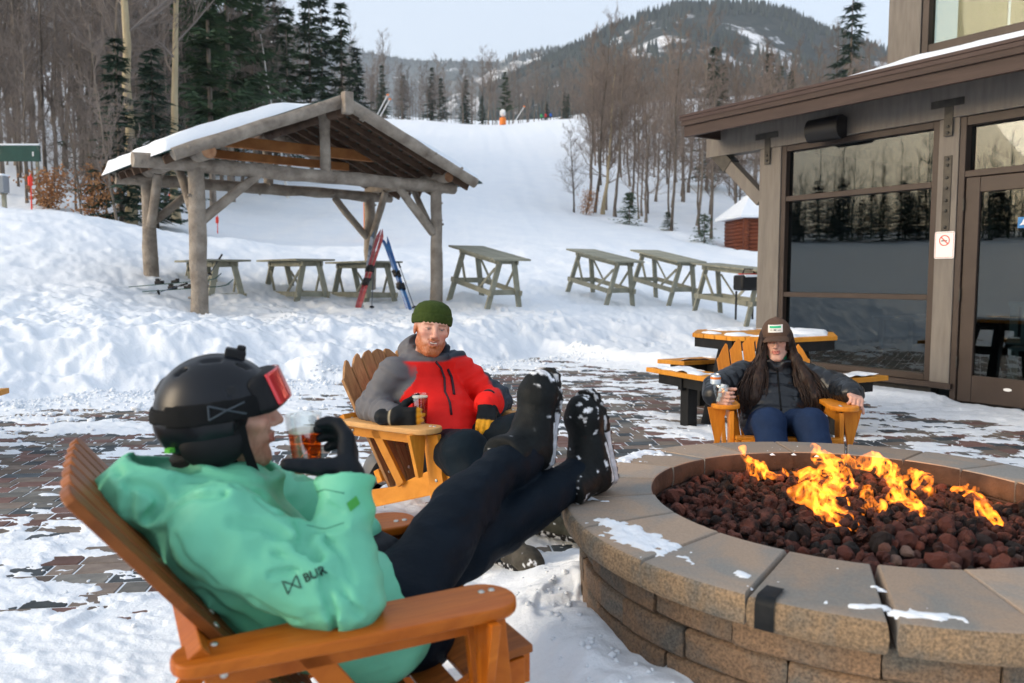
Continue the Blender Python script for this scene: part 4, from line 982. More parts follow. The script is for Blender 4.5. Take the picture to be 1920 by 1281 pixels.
# ================================================================ tall picnic tables
GREYW = mat('weathered_table_wood', (0.22, 0.22, 0.17), (0.33, 0.325, 0.255), rough=0.85, scale=5, vec=(1, 1, 1), bump=0.25, bscale=40, per_obj=0.12)
def board_obj(name, parent, a, b, w, h, up=(0, 0, 1), m=None, bevel=0.004):
    b_ = MB(); b_.beam(a, b, w, h, up); return b_.build(name, m or GREYW, parent, bevel=bevel, seg=1)
def tall_table():
    e = thing('standing_table', 'x', 'table'); L_, Wd, Hh = 1.75, 0.72, 1.02
    _b = MB(); _b.box((0, 0, 0), (0.138, Wd + 0.1, 0.036)); t = _b.build('top_board', GREYW, e, bevel=0.003, seg=1); me_ = t.data; bpy.data.objects.remove(t)
    for k in range(13):
        o = obj_of('top_board', me_, e); o.location = (-L_ / 2 + 0.04 + k * 0.1405, random.uniform(-.008, .008), Hh); 
    for sy in (-1, 1): board_obj('apron', e, (-L_ / 2 + 0.08, sy * 0.2, Hh - 0.07), (L_ / 2 - 0.08, sy * 0.2, Hh - 0.07), 0.035, 0.09)
    for sx in (-1, 1):
        x = sx * (L_ / 2 - 0.16)
        for sy in (-1, 1): board_obj('leg', e, (x, sy * 0.15, Hh - 0.02), (x + sx * 0.03, sy * 0.40, -0.12), 0.045, 0.11, up=(0, 1, 0.3))
        board_obj('cross_rail', e, (x - sx * 0.043, -0.37, 0.36), (x - sx * 0.043, 0.37, 0.36), 0.036, 0.10)
        board_obj('cross_rail', e, (x - sx * 0.043, -0.24, Hh - 0.07), (x - sx * 0.043, 0.24, Hh - 0.07), 0.036, 0.085)
        for sy in (-1, 1): board_obj('diagonal_brace', e, (x - sx * 0.05, sy * 0.22, 0.82), (x - sx * 0.42, sy * 0.30, 0.40), 0.03, 0.05, up=(1, 0, 1))
    for sy in (-1, 1): board_obj('stretcher', e, (-L_ / 2 + 0.06, sy * 0.335, 0.36), (L_ / 2 - 0.06, sy * 0.335, 0.36), 0.036, 0.10)
    return e
T_TOP = [(488, 488), (487, 487), (491, 491), (487, 461), (491, 467), (491, 469), (507, 495)]
T_SPOTS = [((437, 14.6), (365, 16.2), 'tall grey wooden table just behind the front left pavilion post'),
           ((600, 15.3), (513, 16.9), 'tall grey wooden table in the middle of the pavilion'),
           ((727, 15.7), (640, 17.3), 'tall grey wooden table with skis leaning on it under the pavilion'),
           ((953, 15.2), (866, 16.75), 'tall grey wooden table standing alone just right of the pavilion'),
           ((1172, 17.2), (1078, 18.8), 'tall grey wooden table second from the pavilion out on the snow'),
           ((1287, 18.0), (1198, 19.6), 'tall grey wooden table third from the pavilion out on the snow'),
           ((1432, 15.6), (1322, 17.0), 'tall grey wooden table half hidden behind the lodge corner post')]
proto_t = tall_table()
for k, (n_, f_, lb) in enumerate(T_SPOTS):
    o = proto_t if k == 0 else copy_tree(proto_t)
    a = Vector((*at_px(*n_), 0)); b = Vector((*at_px(*f_), 0)); c_ = (a + b) / 2
    d = (b - a); za = at(n_[0], T_TOP[k][0], n_[1]).z - 1.02; zb = za if k < 3 else at(f_[0], T_TOP[k][1], f_[1]).z - 1.02; o.location = (c_.x, c_.y, (za + zb) / 2)
    o.rotation_euler = (0, -math.atan2(zb - za, d.length), atan2(d.y, d.x)); tag(o, lb, 'table', 'tall grey tables on the snow')

# ================================================================ skis and poles
def ski(name, p_tail, p_tip, face, col, label, L_=1.65):
    """ski from tail to tip; face = direction its base looks"""
    a = Vector(p_tail); d = (Vector(p_tip) - a).normalized(); f = Vector(face); f = (f - d * f.dot(d)).normalized(); s = d.cross(f)
    e = thing(name, label, 'ski', a); M_ = Matrix((d, s, -f)).transposed().to_4x4()
    b_ = MB(); n = 14; vs = []
    for i in range(n + 1):
        t = i / n; x = t * L_; w = 0.025 + 0.011 * (abs(t - 0.45) * 2) ** 2; z = 0.0
        if t > 0.88: z = 0.10 * ((t - 0.88) / 0.12) ** 2; w *= (1 - ((t - 0.88) / 0.12) ** 3) * 0.9 + 0.1
        if t < 0.03: w *= 0.75
        for yy, zz in ((-w, z), (w, z), (w, z + 0.014), (-w, z + 0.014)): vs.append((x, yy, zz))
    fs = [(i * 4 + k, (i + 1) * 4 + k, (i + 1) * 4 + (k + 1) % 4, i * 4 + (k + 1) % 4) for i in range(n) for k in range(4)] + [(0, 1, 2, 3), (n * 4 + 3, n * 4 + 2, n * 4 + 1, n * 4)]
    b_.add(vs, fs); o = b_.build('ski_body', col, e); o.matrix_local = M_
    bd = MB(); bd.box((L_ * 0.50, 0, 0.035), (0.12, 0.07, 0.045)); bd.box((L_ * 0.50 + 0.04, 0, 0.065), (0.05, 0.06, 0.03)); o = bd.build('toe_binding', BLACKP, e, bevel=0.008); o.matrix_local = M_
    bd = MB(); bd.box((L_ * 0.33, 0, 0.04), (0.14, 0.07, 0.055)); bd.box((L_ * 0.31, 0, 0.085), (0.05, 0.05, 0.05)); bd.beam((L_ * .35, -.06, .03), (L_ * .37, -.075, .10), .01, .02); o = bd.build('heel_binding', BLACKP, e, bevel=0.008); o.matrix_local = M_
    return e
def pole(p0, p1, label, col):
    a = Vector(p0); b = Vector(p1); d = (b - a).normalized(); e = thing('ski_pole', label, 'ski pole', a); L_ = (b - a).length
    M_ = d.to_track_quat('Z', 'Y').to_matrix().to_4x4()
    for nm, pr, m_ in (('shaft', [(0.004, 0), (0.008, 0.05), (0.009, L_ - 0.1)], col), ('basket', [(0.006, 0.05), (0.045, 0.055), (0.045, 0.065), (0.01, 0.07)], BLACKP), ('grip', [(0.012, L_ - 0.13), (0.019, L_ - 0.1), (0.016, L_ - 0.03), (0.022, L_), (0.008, L_ + 0.015)], BLACKP)):
        b_ = MB(); b_.lathe(pr, 8, M_); b_.build(nm, m_, e, smooth=True)
SKI_R = mat('ski_red', (0.26, 0.015, 0.02), (0.40, 0.14, 0.14), rough=0.3, scale=5, vec=(3, 1, 1)); SKI_G = mat('ski_grey', (0.10, 0.14, 0.18), (0.45, 0.48, 0.52), rough=0.3, scale=4, lo=0.45, hi=0.5)
SKI_B = mat('ski_blue', (0.02, 0.06, 0.25), (0.05, 0.20, 0.42), rough=0.3, scale=4); SKI_D = mat('ski_dark_green', (0.008, 0.045, 0.040), (0.02, 0.09, 0.07), rough=0.3, scale=4); POLE_M = mat('pole_metal', (0.10, 0.12, 0.16), rough=0.35, metal=0.5)
def gpt(px, Y, dz=0): x, y = at_px(px, Y); return Vector((x, y, gz(x, y) + dz))
ski('ski', gpt(668, 15.0), at(703, 462, 15.55), (-0.3, 1, 0), SKI_R, 'red ski leaning on the table under the pavilion')
ski('ski', gpt(674, 14.96), at(715, 450, 15.56), (0.2, 1, 0), SKI_R, 'red ski with the higher tip leaning on the pavilion table')
ski('ski', gpt(676, 15.05), at(694, 465, 15.62), (-0.5, 1, 0), SKI_G, 'grey ski behind the red pair under the pavilion')
ski('ski', gpt(766, 15.0), at(727, 470, 15.55), (0.4, 1, 0), SKI_B, 'blue ski leaning on the right end of the pavilion table')
ski('ski', gpt(771, 15.05), at(733, 473, 15.62), (-0.4, 1, 0), SKI_B, 'blue ski crossing behind the other blue ski')
pole(gpt(676, 15.1), at(702, 498, 15.5), 'dark ski pole between the red skis and the table leg', POLE_M); pole(gpt(697, 15.05), at(700, 500, 15.5), 'upright silver ski pole beside the red skis', POLE_M); pole(gpt(778, 15.1), at(747, 492, 15.5), 'ski pole leaning beside the blue skis', POLE_M)
ski('ski', gpt(244, 13.6, 0.02), gpt(352, 13.5, 0.0) + Vector((0, 0, 0.32)), (0.2, 0, -1), SKI_D, 'dark green ski propped against the front left pavilion post')
ski('ski', gpt(270, 13.45, 0.02), gpt(360, 13.3, 0.0) + Vector((0, 0, 0.30)), (0.2, 0, -1), SKI_D, 'dark green ski nearer the camera propped on the left pavilion post')
pole(gpt(292, 13.3, 0.02), gpt(352, 13.3) + Vector((0, 0, 0.35)), 'ski pole lying beside the dark green skis', POLE_M)
pole(gpt(392, 14.5, 0.35), at(416, 478, 14.75), 'ski pole with black grip leaning on the leftmost pavilion table', POLE_M)

# ================================================================ small things farther off
ORANGE = mat('safety_orange', (0.75, 0.20, 0.03), rough=0.6); REDM = mat('marker_red', (0.75, 0.05, 0.03), rough=0.6); OFFW = mat('machine_white', (0.7, 0.71, 0.72), rough=0.5); GREENB = mat('sign_green', (0.012, 0.055, 0.045), (0.02, 0.08, 0.065), rough=0.5, scale=2); GREY_B = mat('box_grey', (0.22, 0.24, 0.26), rough=0.6)
p = gpt(943, 146); e = thing('snow_gun', 'orange and white snow gun at the foot of the lone pine on the crest', 'snow gun', p)
_b = MB(); _b.lathe([(0.55, 0), (0.6, 0.2), (0.6, 1.1), (0.45, 1.3)], 12); _b.build('padding', ORANGE, e, auto=0.6)
_b = MB(); _b.lathe([(0.35, 0), (0.5, 0.15), (0.5, 0.9), (0.38, 1.2)], 14, Matrix.Translation((0, 0.3, 1.9)) @ Matrix.Rotation(radians(70), 4, 'X')); _b.build('barrel', OFFW, e, auto=0.6)
_b = MB(); _b.beam((0, 0, 1.2), (0, 0, 1.75), 0.2, 0.2); _b.build('mast', GREY_B, e)
def lance(px, py, px2, py2, Y, lb):
    a = gpt(px, Y); e = thing('snow_lance', lb, 'snow lance', a); b = at(px2, py2, Y); b_ = MB(); b_.tube([(0, 0, 0), b - a], [0.09, 0.07], 6); b_.build('pipe', OFFW, e)
    b_ = MB(); b_.box(b - a, (0.35, 0.25, 0.22)); b_.build('nozzle', ORANGE, e, bevel=0.03)
lance(695, 222, 727, 178, 120, 'pale snowmaking lance slanting up left of the slope crest'); lance(702, 224, 731, 186, 122, 'second snowmaking lance just below and right of the first'); lance(962, 216, 983, 200, 148, 'short snowmaking lance beside the snow gun')
def skier(px, col, lb):
    a = gpt(px, 160); e = thing('person', lb, 'person', a); m_ = mat('skier_' + lb.split()[2], col, rough=0.8)
    pts = [(0, 0, 0.95), (0.03, 0, 1.45)]
    b_ = MB(); b_.tube([(0, .11, 0), (0, .10, .5), (0, .07, .95)], [.07, .08, .10], 7); b_.tube([(0, -.11, 0), (0, -.10, .5), (0, -.07, .95)], [.07, .08, .10], 7); b_.build('trousers', BLACKP, e)
    b_ = MB(); b_.tube([(0, 0, .85), (0, 0, 1.1), (0, 0, 1.4), (0, 0, 1.5)], [.18, .19, .2, .08], 9); b_.tube([(0, .2, 1.4), (.1, .28, 1.15), (.28, .24, 1.05)], [.07, .06, .05], 6); b_.tube([(0, -.2, 1.4), (.1, -.28, 1.15), (.28, -.24, 1.05)], [.07, .06, .05], 6); b_.build('jacket', m_, e, smooth=True)
    b_ = MB(); b_.lathe([(.02, -.13), (.09, -.08), (.12, 0), (.10, .09), (.02, .13)], 9, Matrix.Translation((0, 0, 1.63))); b_.build('head', BLACKP, e, smooth=True)
skier(1014, (0.05, 0.35, 0.12), 'tiny far green-jacketed skier on the slope crest'); skier(1022, (0.5, 0.03, 0.04), 'tiny far red-jacketed skier on the slope crest'); skier(1031, (0.03, 0.12, 0.45), 'tiny far blue-jacketed skier on the slope crest')
# sign board, box and markers at the left
p = gpt(42, 27); e = thing('sign_board', 'long dark green board on posts at the left edge of the woods', 'sign board', p); H_ = at(42, 288, 27).z - p.z
_b = MB(); _b.box((0, 0, H_), (1.7, 0.05, 0.52)); _b.build('board', GREENB, e, bevel=0.01)
_b = MB(); _b.box((0, 0, H_ + 0.29), (1.72, 0.09, 0.06)); _b.build('snow_cap', snow_m, e, bevel=0.02)
_b = MB(); _b.box((0.62, -0.028, H_ - 0.02), (0.05, 0.006, 0.14)); _b.build('paper_notice', OFFW, e)
for xx in (-0.7, 0.7): board_obj('post', e, (xx, 0.06, -0.3), (xx, 0.06, H_ + 0.2), 0.09, 0.07, up=(0, 1, 0))
p = gpt(12, 21); e = thing('utility_box', 'grey utility box on a post at the left edge of the photo', 'box', p); _b = MB(); _b.box((0, 0, 0.62), (0.34, 0.25, 0.42)); _b.build('cabinet', GREY_B, e, bevel=0.02); board_obj('post', e, (0, 0.14, -0.3), (0, 0.14, 0.8), 0.09, 0.09, up=(0, 1, 0)); _b = MB(); _b.box((0, 0, 0.86), (0.36, 0.27, 0.05)); _b.build('snow_cap', snow_m, e, bevel=0.02)
def marker(px, Y, h, lb, m_=REDM):
    p = gpt(px, Y); e = thing('trail_marker', lb, 'marker', p); b_ = MB(); b_.tube([(0, 0, -.2), (0.02, 0, h)], [0.02, 0.015], 6); b_.build('stake', m_, e); b_ = MB(); b_.lathe([(0.02, 0), (0.06, 0.02), (0.06, 0.24), (0.02, 0.26)], 8, Matrix.Translation((0, 0, h - 0.32))); b_.build('sleeve', m_, e)
marker(68, 21.5, 0.95, 'red marker stake in the snow at the left edge of the woods'); marker(326, 33, 0.9, 'red marker stake seen between the left pavilion posts'); marker(412, 31, 0.7, 'red marker stake just right of the front left pavilion post')
p = gpt(693, 34); e = thing('orange_pad', 'bright orange safety pad behind the rear right pavilion post', 'pad', p); _b = MB(); _b.lathe([(0.16, 0), (0.2, 0.05), (0.2, 1.35), (0.16, 1.4)], 12, Matrix.Translation((0, 0, 0.25))); _b.build('pad', ORANGE, e, auto=0.6); _b = MB(); _b.tube([(0, 0, -.2), (0, 0, 1.8)], 0.05, 8); _b.build('pole', GREY_B, e)
# log cabin
LOGR = mat('cabin_red_log', (0.12, 0.030, 0.014), (0.20, 0.060, 0.026), rough=0.7, scale=2, vec=(.4, 3, 3))
p = gpt(1425, 44); cab = thing('log_cabin', 'small red-brown log cabin with a snowy roof behind the lodge corner', 'cabin', p, 0.12)
for k in range(10):
    z_ = 0.1 + k * 0.2; b_ = MB(); b_.tube([(-1.55, -1.2, z_), (1.8, -1.2, z_)], 0.115, 8); b_.build('log', LOGR, cab, smooth=True); b_ = MB(); b_.tube([(-1.4, -1.35, z_ + .1), (-1.4, 1.6, z_ + .1)], 0.115, 8); b_.build('log', LOGR, cab, smooth=True)
b_ = MB(); b_.box((0.15, 0.2, 1.0), (2.9, 2.6, 2.0)); b_.build('inner_wall', LOGR, cab)
b_ = MB(); b_.add([(-1.95, -1.75, 1.98), (2.2, -1.75, 1.98), (2.2, 0.2, 3.35), (-0.6, 0.2, 3.35), (-1.95, 1.9, 1.98), (2.2, 1.9, 1.98), (-1.95, -1.75, 2.12), (2.2, -1.75, 2.12), (2.2, 0.2, 3.52), (-0.6, 0.2, 3.52), (-1.95, 1.9, 2.12), (2.2, 1.9, 2.12)], [(6, 7, 8, 9), (9, 8, 11, 10), (6, 9, 10), (0, 1, 7, 6), (4, 0, 6, 10), (1, 0, 4, 5), (1, 5, 11, 8, 7), (5, 4, 10, 11)]); b_.build('snowy_roof', snow_m, cab, bevel=0.04)
wf = MB(); wf.box((0.25, -1.335, 1.15), (0.6, 0.04, 0.9)); w_ = wf.build('window', mat('cabin_window_green', (0.03, 0.10, 0.07), rough=0.5), cab); wf = MB(); wf.box((0.25, -1.36, 1.25), (0.45, 0.02, 0.55)); wf.build('pane', mat('cabin_pane', (0.45, 0.5, 0.48), rough=0.2), w_)
# bag on the rail of the last table
a = Vector((*at_px(1402, 15.35), 0)); p = Vector((a.x, a.y, at(1402, 546, 15.35).z)); bag = thing('duffel_bag', 'black bag with red trim and snow on it at the table behind the lodge corner', 'bag', p, 0.4)
b_ = MB(); b_.box((0, 0, 0.16), (0.52, 0.30, 0.30)); b_.build('bag_body', BLACKP, bag, bevel=0.06, seg=3, auto=0.8); b_ = MB(); b_.box((0, 0, 0.325), (0.42, 0.1, 0.02)); b_.build('trim', REDM, bag, bevel=0.006)
b_ = MB(); b_.tube([(-.14, 0, .33), (-.1, 0, .42), (.1, 0, .42), (.14, 0, .33)], .014, 6); b_.build('handle', BLACKP, bag); b_ = MB(); b_.box((0, -0.13, 0.29), (0.4, 0.05, 0.05)); b_.build('snow_dusting', snow_m, bag, bevel=0.02)
b_ = MB()
for xx in (-.2, .2): b_.tube([(xx, .1, .0), (xx, .1, -.55)], .02, 6)
b_.build('foot', BLACKP, bag)
# ================================================================ fire pit
def stone_mat(name, c_tan, c_grey, bump, sc=5):
    m, nt, b = new_mat(name); L = nt.links
    oi = nt.nodes.new('ShaderNodeObjectInfo'); co = coords(nt); ad = nt.nodes.new('ShaderNodeVectorMath'); ad.operation = 'ADD'
    mul = nt.nodes.new('ShaderNodeMath'); mul.operation = 'MULTIPLY'; mul.inputs[1].default_value = 37.0; L.new(oi.outputs['Random'], mul.inputs[0])
    L.new(co, ad.inputs[0]); L.new(mul.outputs[0], ad.inputs[1])
    n1 = noise_node(nt, sc, 5, 0.55, vec=ad.outputs[0], dist=0.6); n2 = noise_node(nt, 140, 3, 0.7, vec=ad.outputs[0]); n3 = noise_node(nt, 34, 4, 0.7, vec=ad.outputs[0])
    c1 = ramp(nt, n1.outputs['Fac'], [(0.38, c_grey), (0.56, c_tan)])
    c2 = ramp(nt, n2.outputs['Fac'], [(0.38, (0.45, 0.45, 0.45)), (0.55, (1, 1, 1)), (0.72, (1.35, 1.3, 1.25))])
    mx = nt.nodes.new('ShaderNodeMix'); mx.data_type = 'RGBA'; mx.blend_type = 'MULTIPLY'; mx.inputs[0].default_value = bump
    L.new(c1.outputs[0], mx.inputs[6]); L.new(c2.outputs[0], mx.inputs[7])
    hs = nt.nodes.new('ShaderNodeHueSaturation'); mr = nt.nodes.new('ShaderNodeMapRange'); L.new(oi.outputs['Random'], mr.inputs[0]); mr.inputs[3].default_value = 0.78; mr.inputs[4].default_value = 1.15
    L.new(mr.outputs[0], hs.inputs['Value']); L.new(mx.outputs[2], hs.inputs['Color']); L.new(hs.outputs[0], b.inputs['Base Color'])
    b.inputs['Roughness'].default_value = 0.85
    bp = nt.nodes.new('ShaderNodeBump'); bp.inputs['Strength'].default_value = 0.35 + 0.5 * bump; bp.inputs['Distance'].default_value = 0.012 * bump + 0.002
    L.new(n3.outputs['Fac'], bp.inputs['Height']); L.new(bp.outputs[0], b.inputs['Normal']); return m
CAP_M = stone_mat('cap_stone', (0.33, 0.25, 0.185), (0.22, 0.215, 0.20), 0.25, 3.2)
CAPF_M = stone_mat('cap_split_face', (0.33, 0.225, 0.13), (0.18, 0.165, 0.135), 0.9, 6)
BLK_M = stone_mat('wall_block', (0.25, 0.155, 0.088), (0.135, 0.122, 0.100), 0.9, 5)
SOOT = mat('sooty_block', (0.025, 0.018, 0.016), (0.075, 0.05, 0.04), rough=0.9, scale=9, bump=0.6, bscale=40)
pit = thing('fire_pit', 'round stone fire pit with thick tan cap stones', 'fire pit', (*PIT_C, 0))
ICX, ICY, IR = 0.015, 0.07, 0.69            # the ring's hole sits a little off centre
def arc_stone(name, a0, a1, r0, r1, z0, z1, mats, seed, inner=(0, 0), chamf=0.012, jit=0.0, parent=None, nseg=5):
    rr = random.Random(seed); b = MB(); n = nseg
    def ring(off, z, ins):
        vs = []
        for k in range(n + 1):
            a = a0 + (a1 - a0) * k / n; e = ins if 0 < k < n else ins
            aa = a + (ins / r1 if k == 0 else -ins / r1 if k == n else 0)
            vs.append(Vector((cos(aa) * (r1 - off - ins), sin(aa) * (r1 - off - ins), z)))
        for k in range(n, -1, -1):
            a = a0 + (a1 - a0) * k / n; aa = a + (ins / r0 if k == 0 else -ins / r0 if k == n else 0)
            vs.append(Vector((inner[0] + cos(aa) * (r0 + ins), inner[1] + sin(aa) * (r0 + ins), z)))
        return vs
    m_ = 2 * (n + 1)
    rows = [ring(0.004, z0, 0.004), ring(0, z0 + chamf, 0), ring(0, (z0 + z1) / 2, -0.003 if chamf > 0.01 else 0), ring(0.0, z1 - chamf, 0), ring(chamf * 0.4, z1 - chamf * 0.3, chamf * 0.25), ring(chamf, z1, chamf * 0.55)]
    for r_ in rows: b.v.extend([tuple(v) for v in r_])
    nR = len(rows)
    for i in range(nR - 1):
        for k in range(m_):
            k2 = (k + 1) % m_; b.f.append((i * m_ + k, i * m_ + k2, (i + 1) * m_ + k2, (i + 1) * m_ + k)); b.m.append(1 if k < n and i < 4 else (2 if n < k < 2 * n + 1 and i < 4 and len(mats) > 2 else 0))
    t = (nR - 1) * m_
    for k in range(n): b.f.append((t + k, t + k + 1, t + m_ - 2 - k, t + m_ - 1 - k)); b.m.append(0)
    b.f.append(tuple(range(m_ - 1, -1, -1))); b.m.append(0)
    if jit:
        b.v = [tuple(Vector(v) * 1 + Vector((rr.uniform(-jit, jit), rr.uniform(-jit, jit), rr.uniform(-jit, jit) * 0.4))) for v in b.v]
    return b.build(name, mats, parent or pit, auto=0.6)
rr = random.Random(21); CAPT = 0.078
for k in range(20):
    a0 = -110 + 18 * k; g0, g1 = 0.16, 0.16
    if k == 19: g1 = 0.45
    if k == 0: g0 = 0.45
    o = arc_stone('cap_stone', radians(a0 + g0), radians(a0 + 18 - g1), IR, PIT_R, PIT_H - CAPT, PIT_H, [CAP_M, CAPF_M, SOOT], k, (ICX, ICY), 0.011)
    am = radians(a0 + 9); o.location = (cos(am) * rr.uniform(-.004, .004), sin(am) * rr.uniform(-.004, .004), rr.uniform(-.0015, .0015))
    if k == 0: o.rotation_euler = (0, 0, radians(0.35))
CH = 0.088
for c in range(5):
    z1 = PIT_H - CAPT - c * CH - 0.002; a = -200 + rr.uniform(0, 15) + c * 9.5; end = a + 360; ks = []
    while a < end - 9:
        w = rr.choice([15, 17, 19, 21]); 
        if end - (a + w) < 12: w = end - a
        ks.append((a, a + w)); a += w
    for (p0, p1) in ks: arc_stone('wall_block', radians(p0 + 0.14), radians(p1 - 0.14), 0.72, 0.935 + rr.uniform(-.006, .006), z1 - CH + 0.003, z1, [BLK_M, BLK_M], rr.randint(0, 999), chamf=0.009, jit=0.0022, inner=(ICX, ICY))
for k in range(24): arc_stone('inner_block', radians(k * 15 + 0.3), radians(k * 15 + 14.7), 0.70, 0.718, 0.30, PIT_H - CAPT - 0.004, [SOOT, SOOT], k, inner=(ICX, ICY), chamf=0.004, parent=pit, nseg=3)
# black patch of paint on the near cap stone and thin snow lying on the caps
TAPE = mat('black_patch', (0.003, 0.005, 0.007), (0.012, 0.014, 0.016), rough=0.55, spec=0.2, scale=40)
_b = MB(); aa = [radians(-126.6 + 2.6 * i / 4) for i in range(5)]
pr = [(0.925, PIT_H + 0.006), (0.990, PIT_H + 0.006), (1.004, PIT_H - 0.002), (1.0085, PIT_H - 0.014), (1.0090, PIT_H - CAPT + 0.006)]
vs = [Vector((cos(a) * r_, sin(a) * r_, z_)) for a in aa for (r_, z_) in pr]; _b.add(vs, [(i * 5 + j, (i + 1) * 5 + j, (i + 1) * 5 + j + 1, i * 5 + j + 1) for i in range(4) for j in range(4)]); _b.build('black_patch', TAPE, pit, smooth=True)
def cap_snow():
    na, nr_ = 460, 60; A_ = np.radians(np.linspace(-180, 180, na)); R_ = np.linspace(0.70, 0.985, nr_); AA, RR = np.meshgrid(A_, R_, indexing='ij')
    X = np.cos(AA) * RR; Y = np.sin(AA) * RR; deg = np.degrees(AA)
    c = 0.26 * np.exp(-((deg + 158) / 13) ** 2 - ((RR - 0.90) / 0.07) ** 2) + 0.24 * np.exp(-((deg - 175) / 14) ** 2 - ((RR - 0.93) / 0.05) ** 2) + 0.15 * np.exp(-((deg + 137) / 9) ** 2 - ((RR - 0.88) / 0.04) ** 2) + 0.13 * np.exp(-((deg + 112) / 16) ** 2 - ((RR - 0.945) / 0.03) ** 2) + 0.17 * np.exp(-((deg - 135) / 16) ** 2 - ((RR - 0.95) / 0.06) ** 2) + 0.10 * np.exp(-((deg + 70) / 25) ** 2 - ((RR - 0.95) / 0.03) ** 2)
    s = c + (fbm(X * 7, Y * 7, 3.3, 4) - 0.5) * 0.30 + (fbm(X * 34, Y * 34, 5.3, 3) - 0.5) * 0.34 - 0.125
    Z = np.where(s > 0, np.minimum(s * 0.075, 0.009) * (0.7 + 0.6 * fbm(X * 30, Y * 30, 2, 2)), -0.006)
    Z = PIT_H + np.where(s > 0, Z + 0.0012, Z)
    i, j = np.meshgrid(np.arange(na - 1), np.arange(nr_ - 1), indexing='ij'); F = np.stack([i * nr_ + j, i * nr_ + j + 1, (i + 1) * nr_ + j + 1, (i + 1) * nr_ + j], -1).reshape(-1, 4)
    z4 = Z.reshape(-1)[F].max(1); F = F[z4 > PIT_H]
    o = np_mesh('snow_patch', np.stack([X, Y, Z], -1).reshape(-1, 3), F[:, ::-1], snow_m, pit); o['kind'] = 'stuff'
cap_snow()
# ---------------------------------------------------------------- lava rock
def rock_mat():
    m, nt, b = new_mat('lava_rock'); L = nt.links; oi = nt.nodes.new('ShaderNodeObjectInfo')
    n1 = noise_node(nt, 22, 4, vec=coords(nt)); n2 = noise_node(nt, 160, 3, vec=coords(nt))
    cr = ramp(nt, oi.outputs['Random'], [(0.0, (0.012, 0.010, 0.010)), (0.22, (0.035, 0.016, 0.013)), (0.45, (0.11, 0.028, 0.018)), (0.8, (0.20, 0.055, 0.034)), (0.96, (0.28, 0.19, 0.16))])
    mx = nt.nodes.new('ShaderNodeMix'); mx.data_type = 'RGBA'; mx.blend_type = 'MULTIPLY'; mx.inputs[0].default_value = 0.9
    L.new(cr.outputs[0], mx.inputs[6]); L.new(ramp(nt, n1.outputs['Fac'], [(0.35, (0.35, 0.3, 0.3)), (0.7, (1.4, 1.35, 1.3))]).outputs[0], mx.inputs[7]); L.new(mx.outputs[2], b.inputs['Base Color'])
    b.inputs['Roughness'].default_value = 0.85; bp = nt.nodes.new('ShaderNodeBump'); bp.inputs['Strength'].default_value = 0.9; bp.inputs['Distance'].default_value = 0.006; L.new(n2.outputs['Fac'], bp.inputs['Height']); L.new(bp.outputs[0], b.inputs['Normal']); return m
ROCK = rock_mat()
def rock_mesh(seed):
    bm = bmesh.new(); bmesh.ops.create_icosphere(bm, subdivisions=2, radius=1.0); rs = random.Random(seed); o = [rs.uniform(0, 40) for _ in range(3)]; sx, sy, sz = rs.uniform(.8, 1.25), rs.uniform(.75, 1.1), rs.uniform(.6, .9)
    co_ = np.array([v.co for v in bm.verts]); d = 0.35 + 1.3 * fbm(co_[:, 0] * 1.5 + o[0], co_[:, 1] * 1.5 + o[1], co_[:, 2] * 1.5 + o[2], 3)
    for v, k in zip(bm.verts, d): v.co = Vector((v.co.x * sx, v.co.y * sy, v.co.z * sz)) * float(k)
    me = bpy.data.meshes.new('lava_rock'); bm.to_mesh(me); bm.free(); me.materials.append(ROCK); return me
RM = [rock_mesh(k) for k in range(9)]
bed = thing('lava_rock_bed', 'bed of dark red lava rock filling the fire pit', 'lava rock', (PIT_C[0] + ICX, PIT_C[1] + ICY, 0.325))
rs = random.Random(77); pts = []; tries = 0
while len(pts) < 1150 and tries < 60000:
    tries += 1; a = rs.uniform(0, 2 * pi); r_ = 0.675 * sqrt(rs.random()); s_ = rs.choice([0.013, 0.016, 0.019, 0.023, 0.029]); x, y = r_ * cos(a), r_ * sin(a)
    if all((x - q[0]) ** 2 + (y - q[1]) ** 2 > ((s_ + q[2]) * 0.78) ** 2 for q in pts): pts.append((x, y, s_))
pts.sort(key=lambda q: q[1] - q[2] * 12)                      # nearest and largest first
rest = MB()
for k, (x, y, s_) in enumerate(pts):
    z_ = 0.072 + rs.uniform(-0.012, 0.028) + 0.03 * max(0, 1 - ((x - 0.1) ** 2 + (y + 0.1) ** 2) / 0.1); rot = Euler((rs.uniform(0, 6), rs.uniform(0, 6), rs.uniform(0, 6)))
    me = rs.choice(RM)
    if k < 300:
        o = obj_of('lava_rock', me, bed); o.location = (x, y, z_); o.scale = (s_ * 1.1,) * 3; o.rotation_euler = rot
    else:
        M_ = Matrix.Translation((x, y, z_)) @ rot.to_matrix().to_4x4() @ Matrix.Scale(s_ * 1.1, 4); rest.add([M_ @ v.co for v in me.vertices], [tuple(p.vertices) for p in me.polygons])
o = rest.build('far_lava_rocks', mat('lava_rock_far', (0.012, 0.009, 0.009), (0.12, 0.042, 0.030), rough=0.85, scale=16, bump=0.8, bscale=150, lo=0.42, hi=0.62), bed); tag(o, 'lava rocks at the far side of the pit', kind='stuff')
rest = MB()
for k in range(420):
    a = rs.uniform(0, 2 * pi); r_ = 0.68 * sqrt(rs.random()); me = rs.choice(RM); M_ = Matrix.Translation((r_ * cos(a), r_ * sin(a), rs.uniform(0.02, 0.045))) @ Euler((rs.uniform(0, 6), rs.uniform(0, 6), 0)).to_matrix().to_4x4() @ Matrix.Scale(rs.uniform(0.025, 0.04), 4); rest.add([M_ @ v.co for v in me.vertices], [tuple(p.vertices) for p in me.polygons])
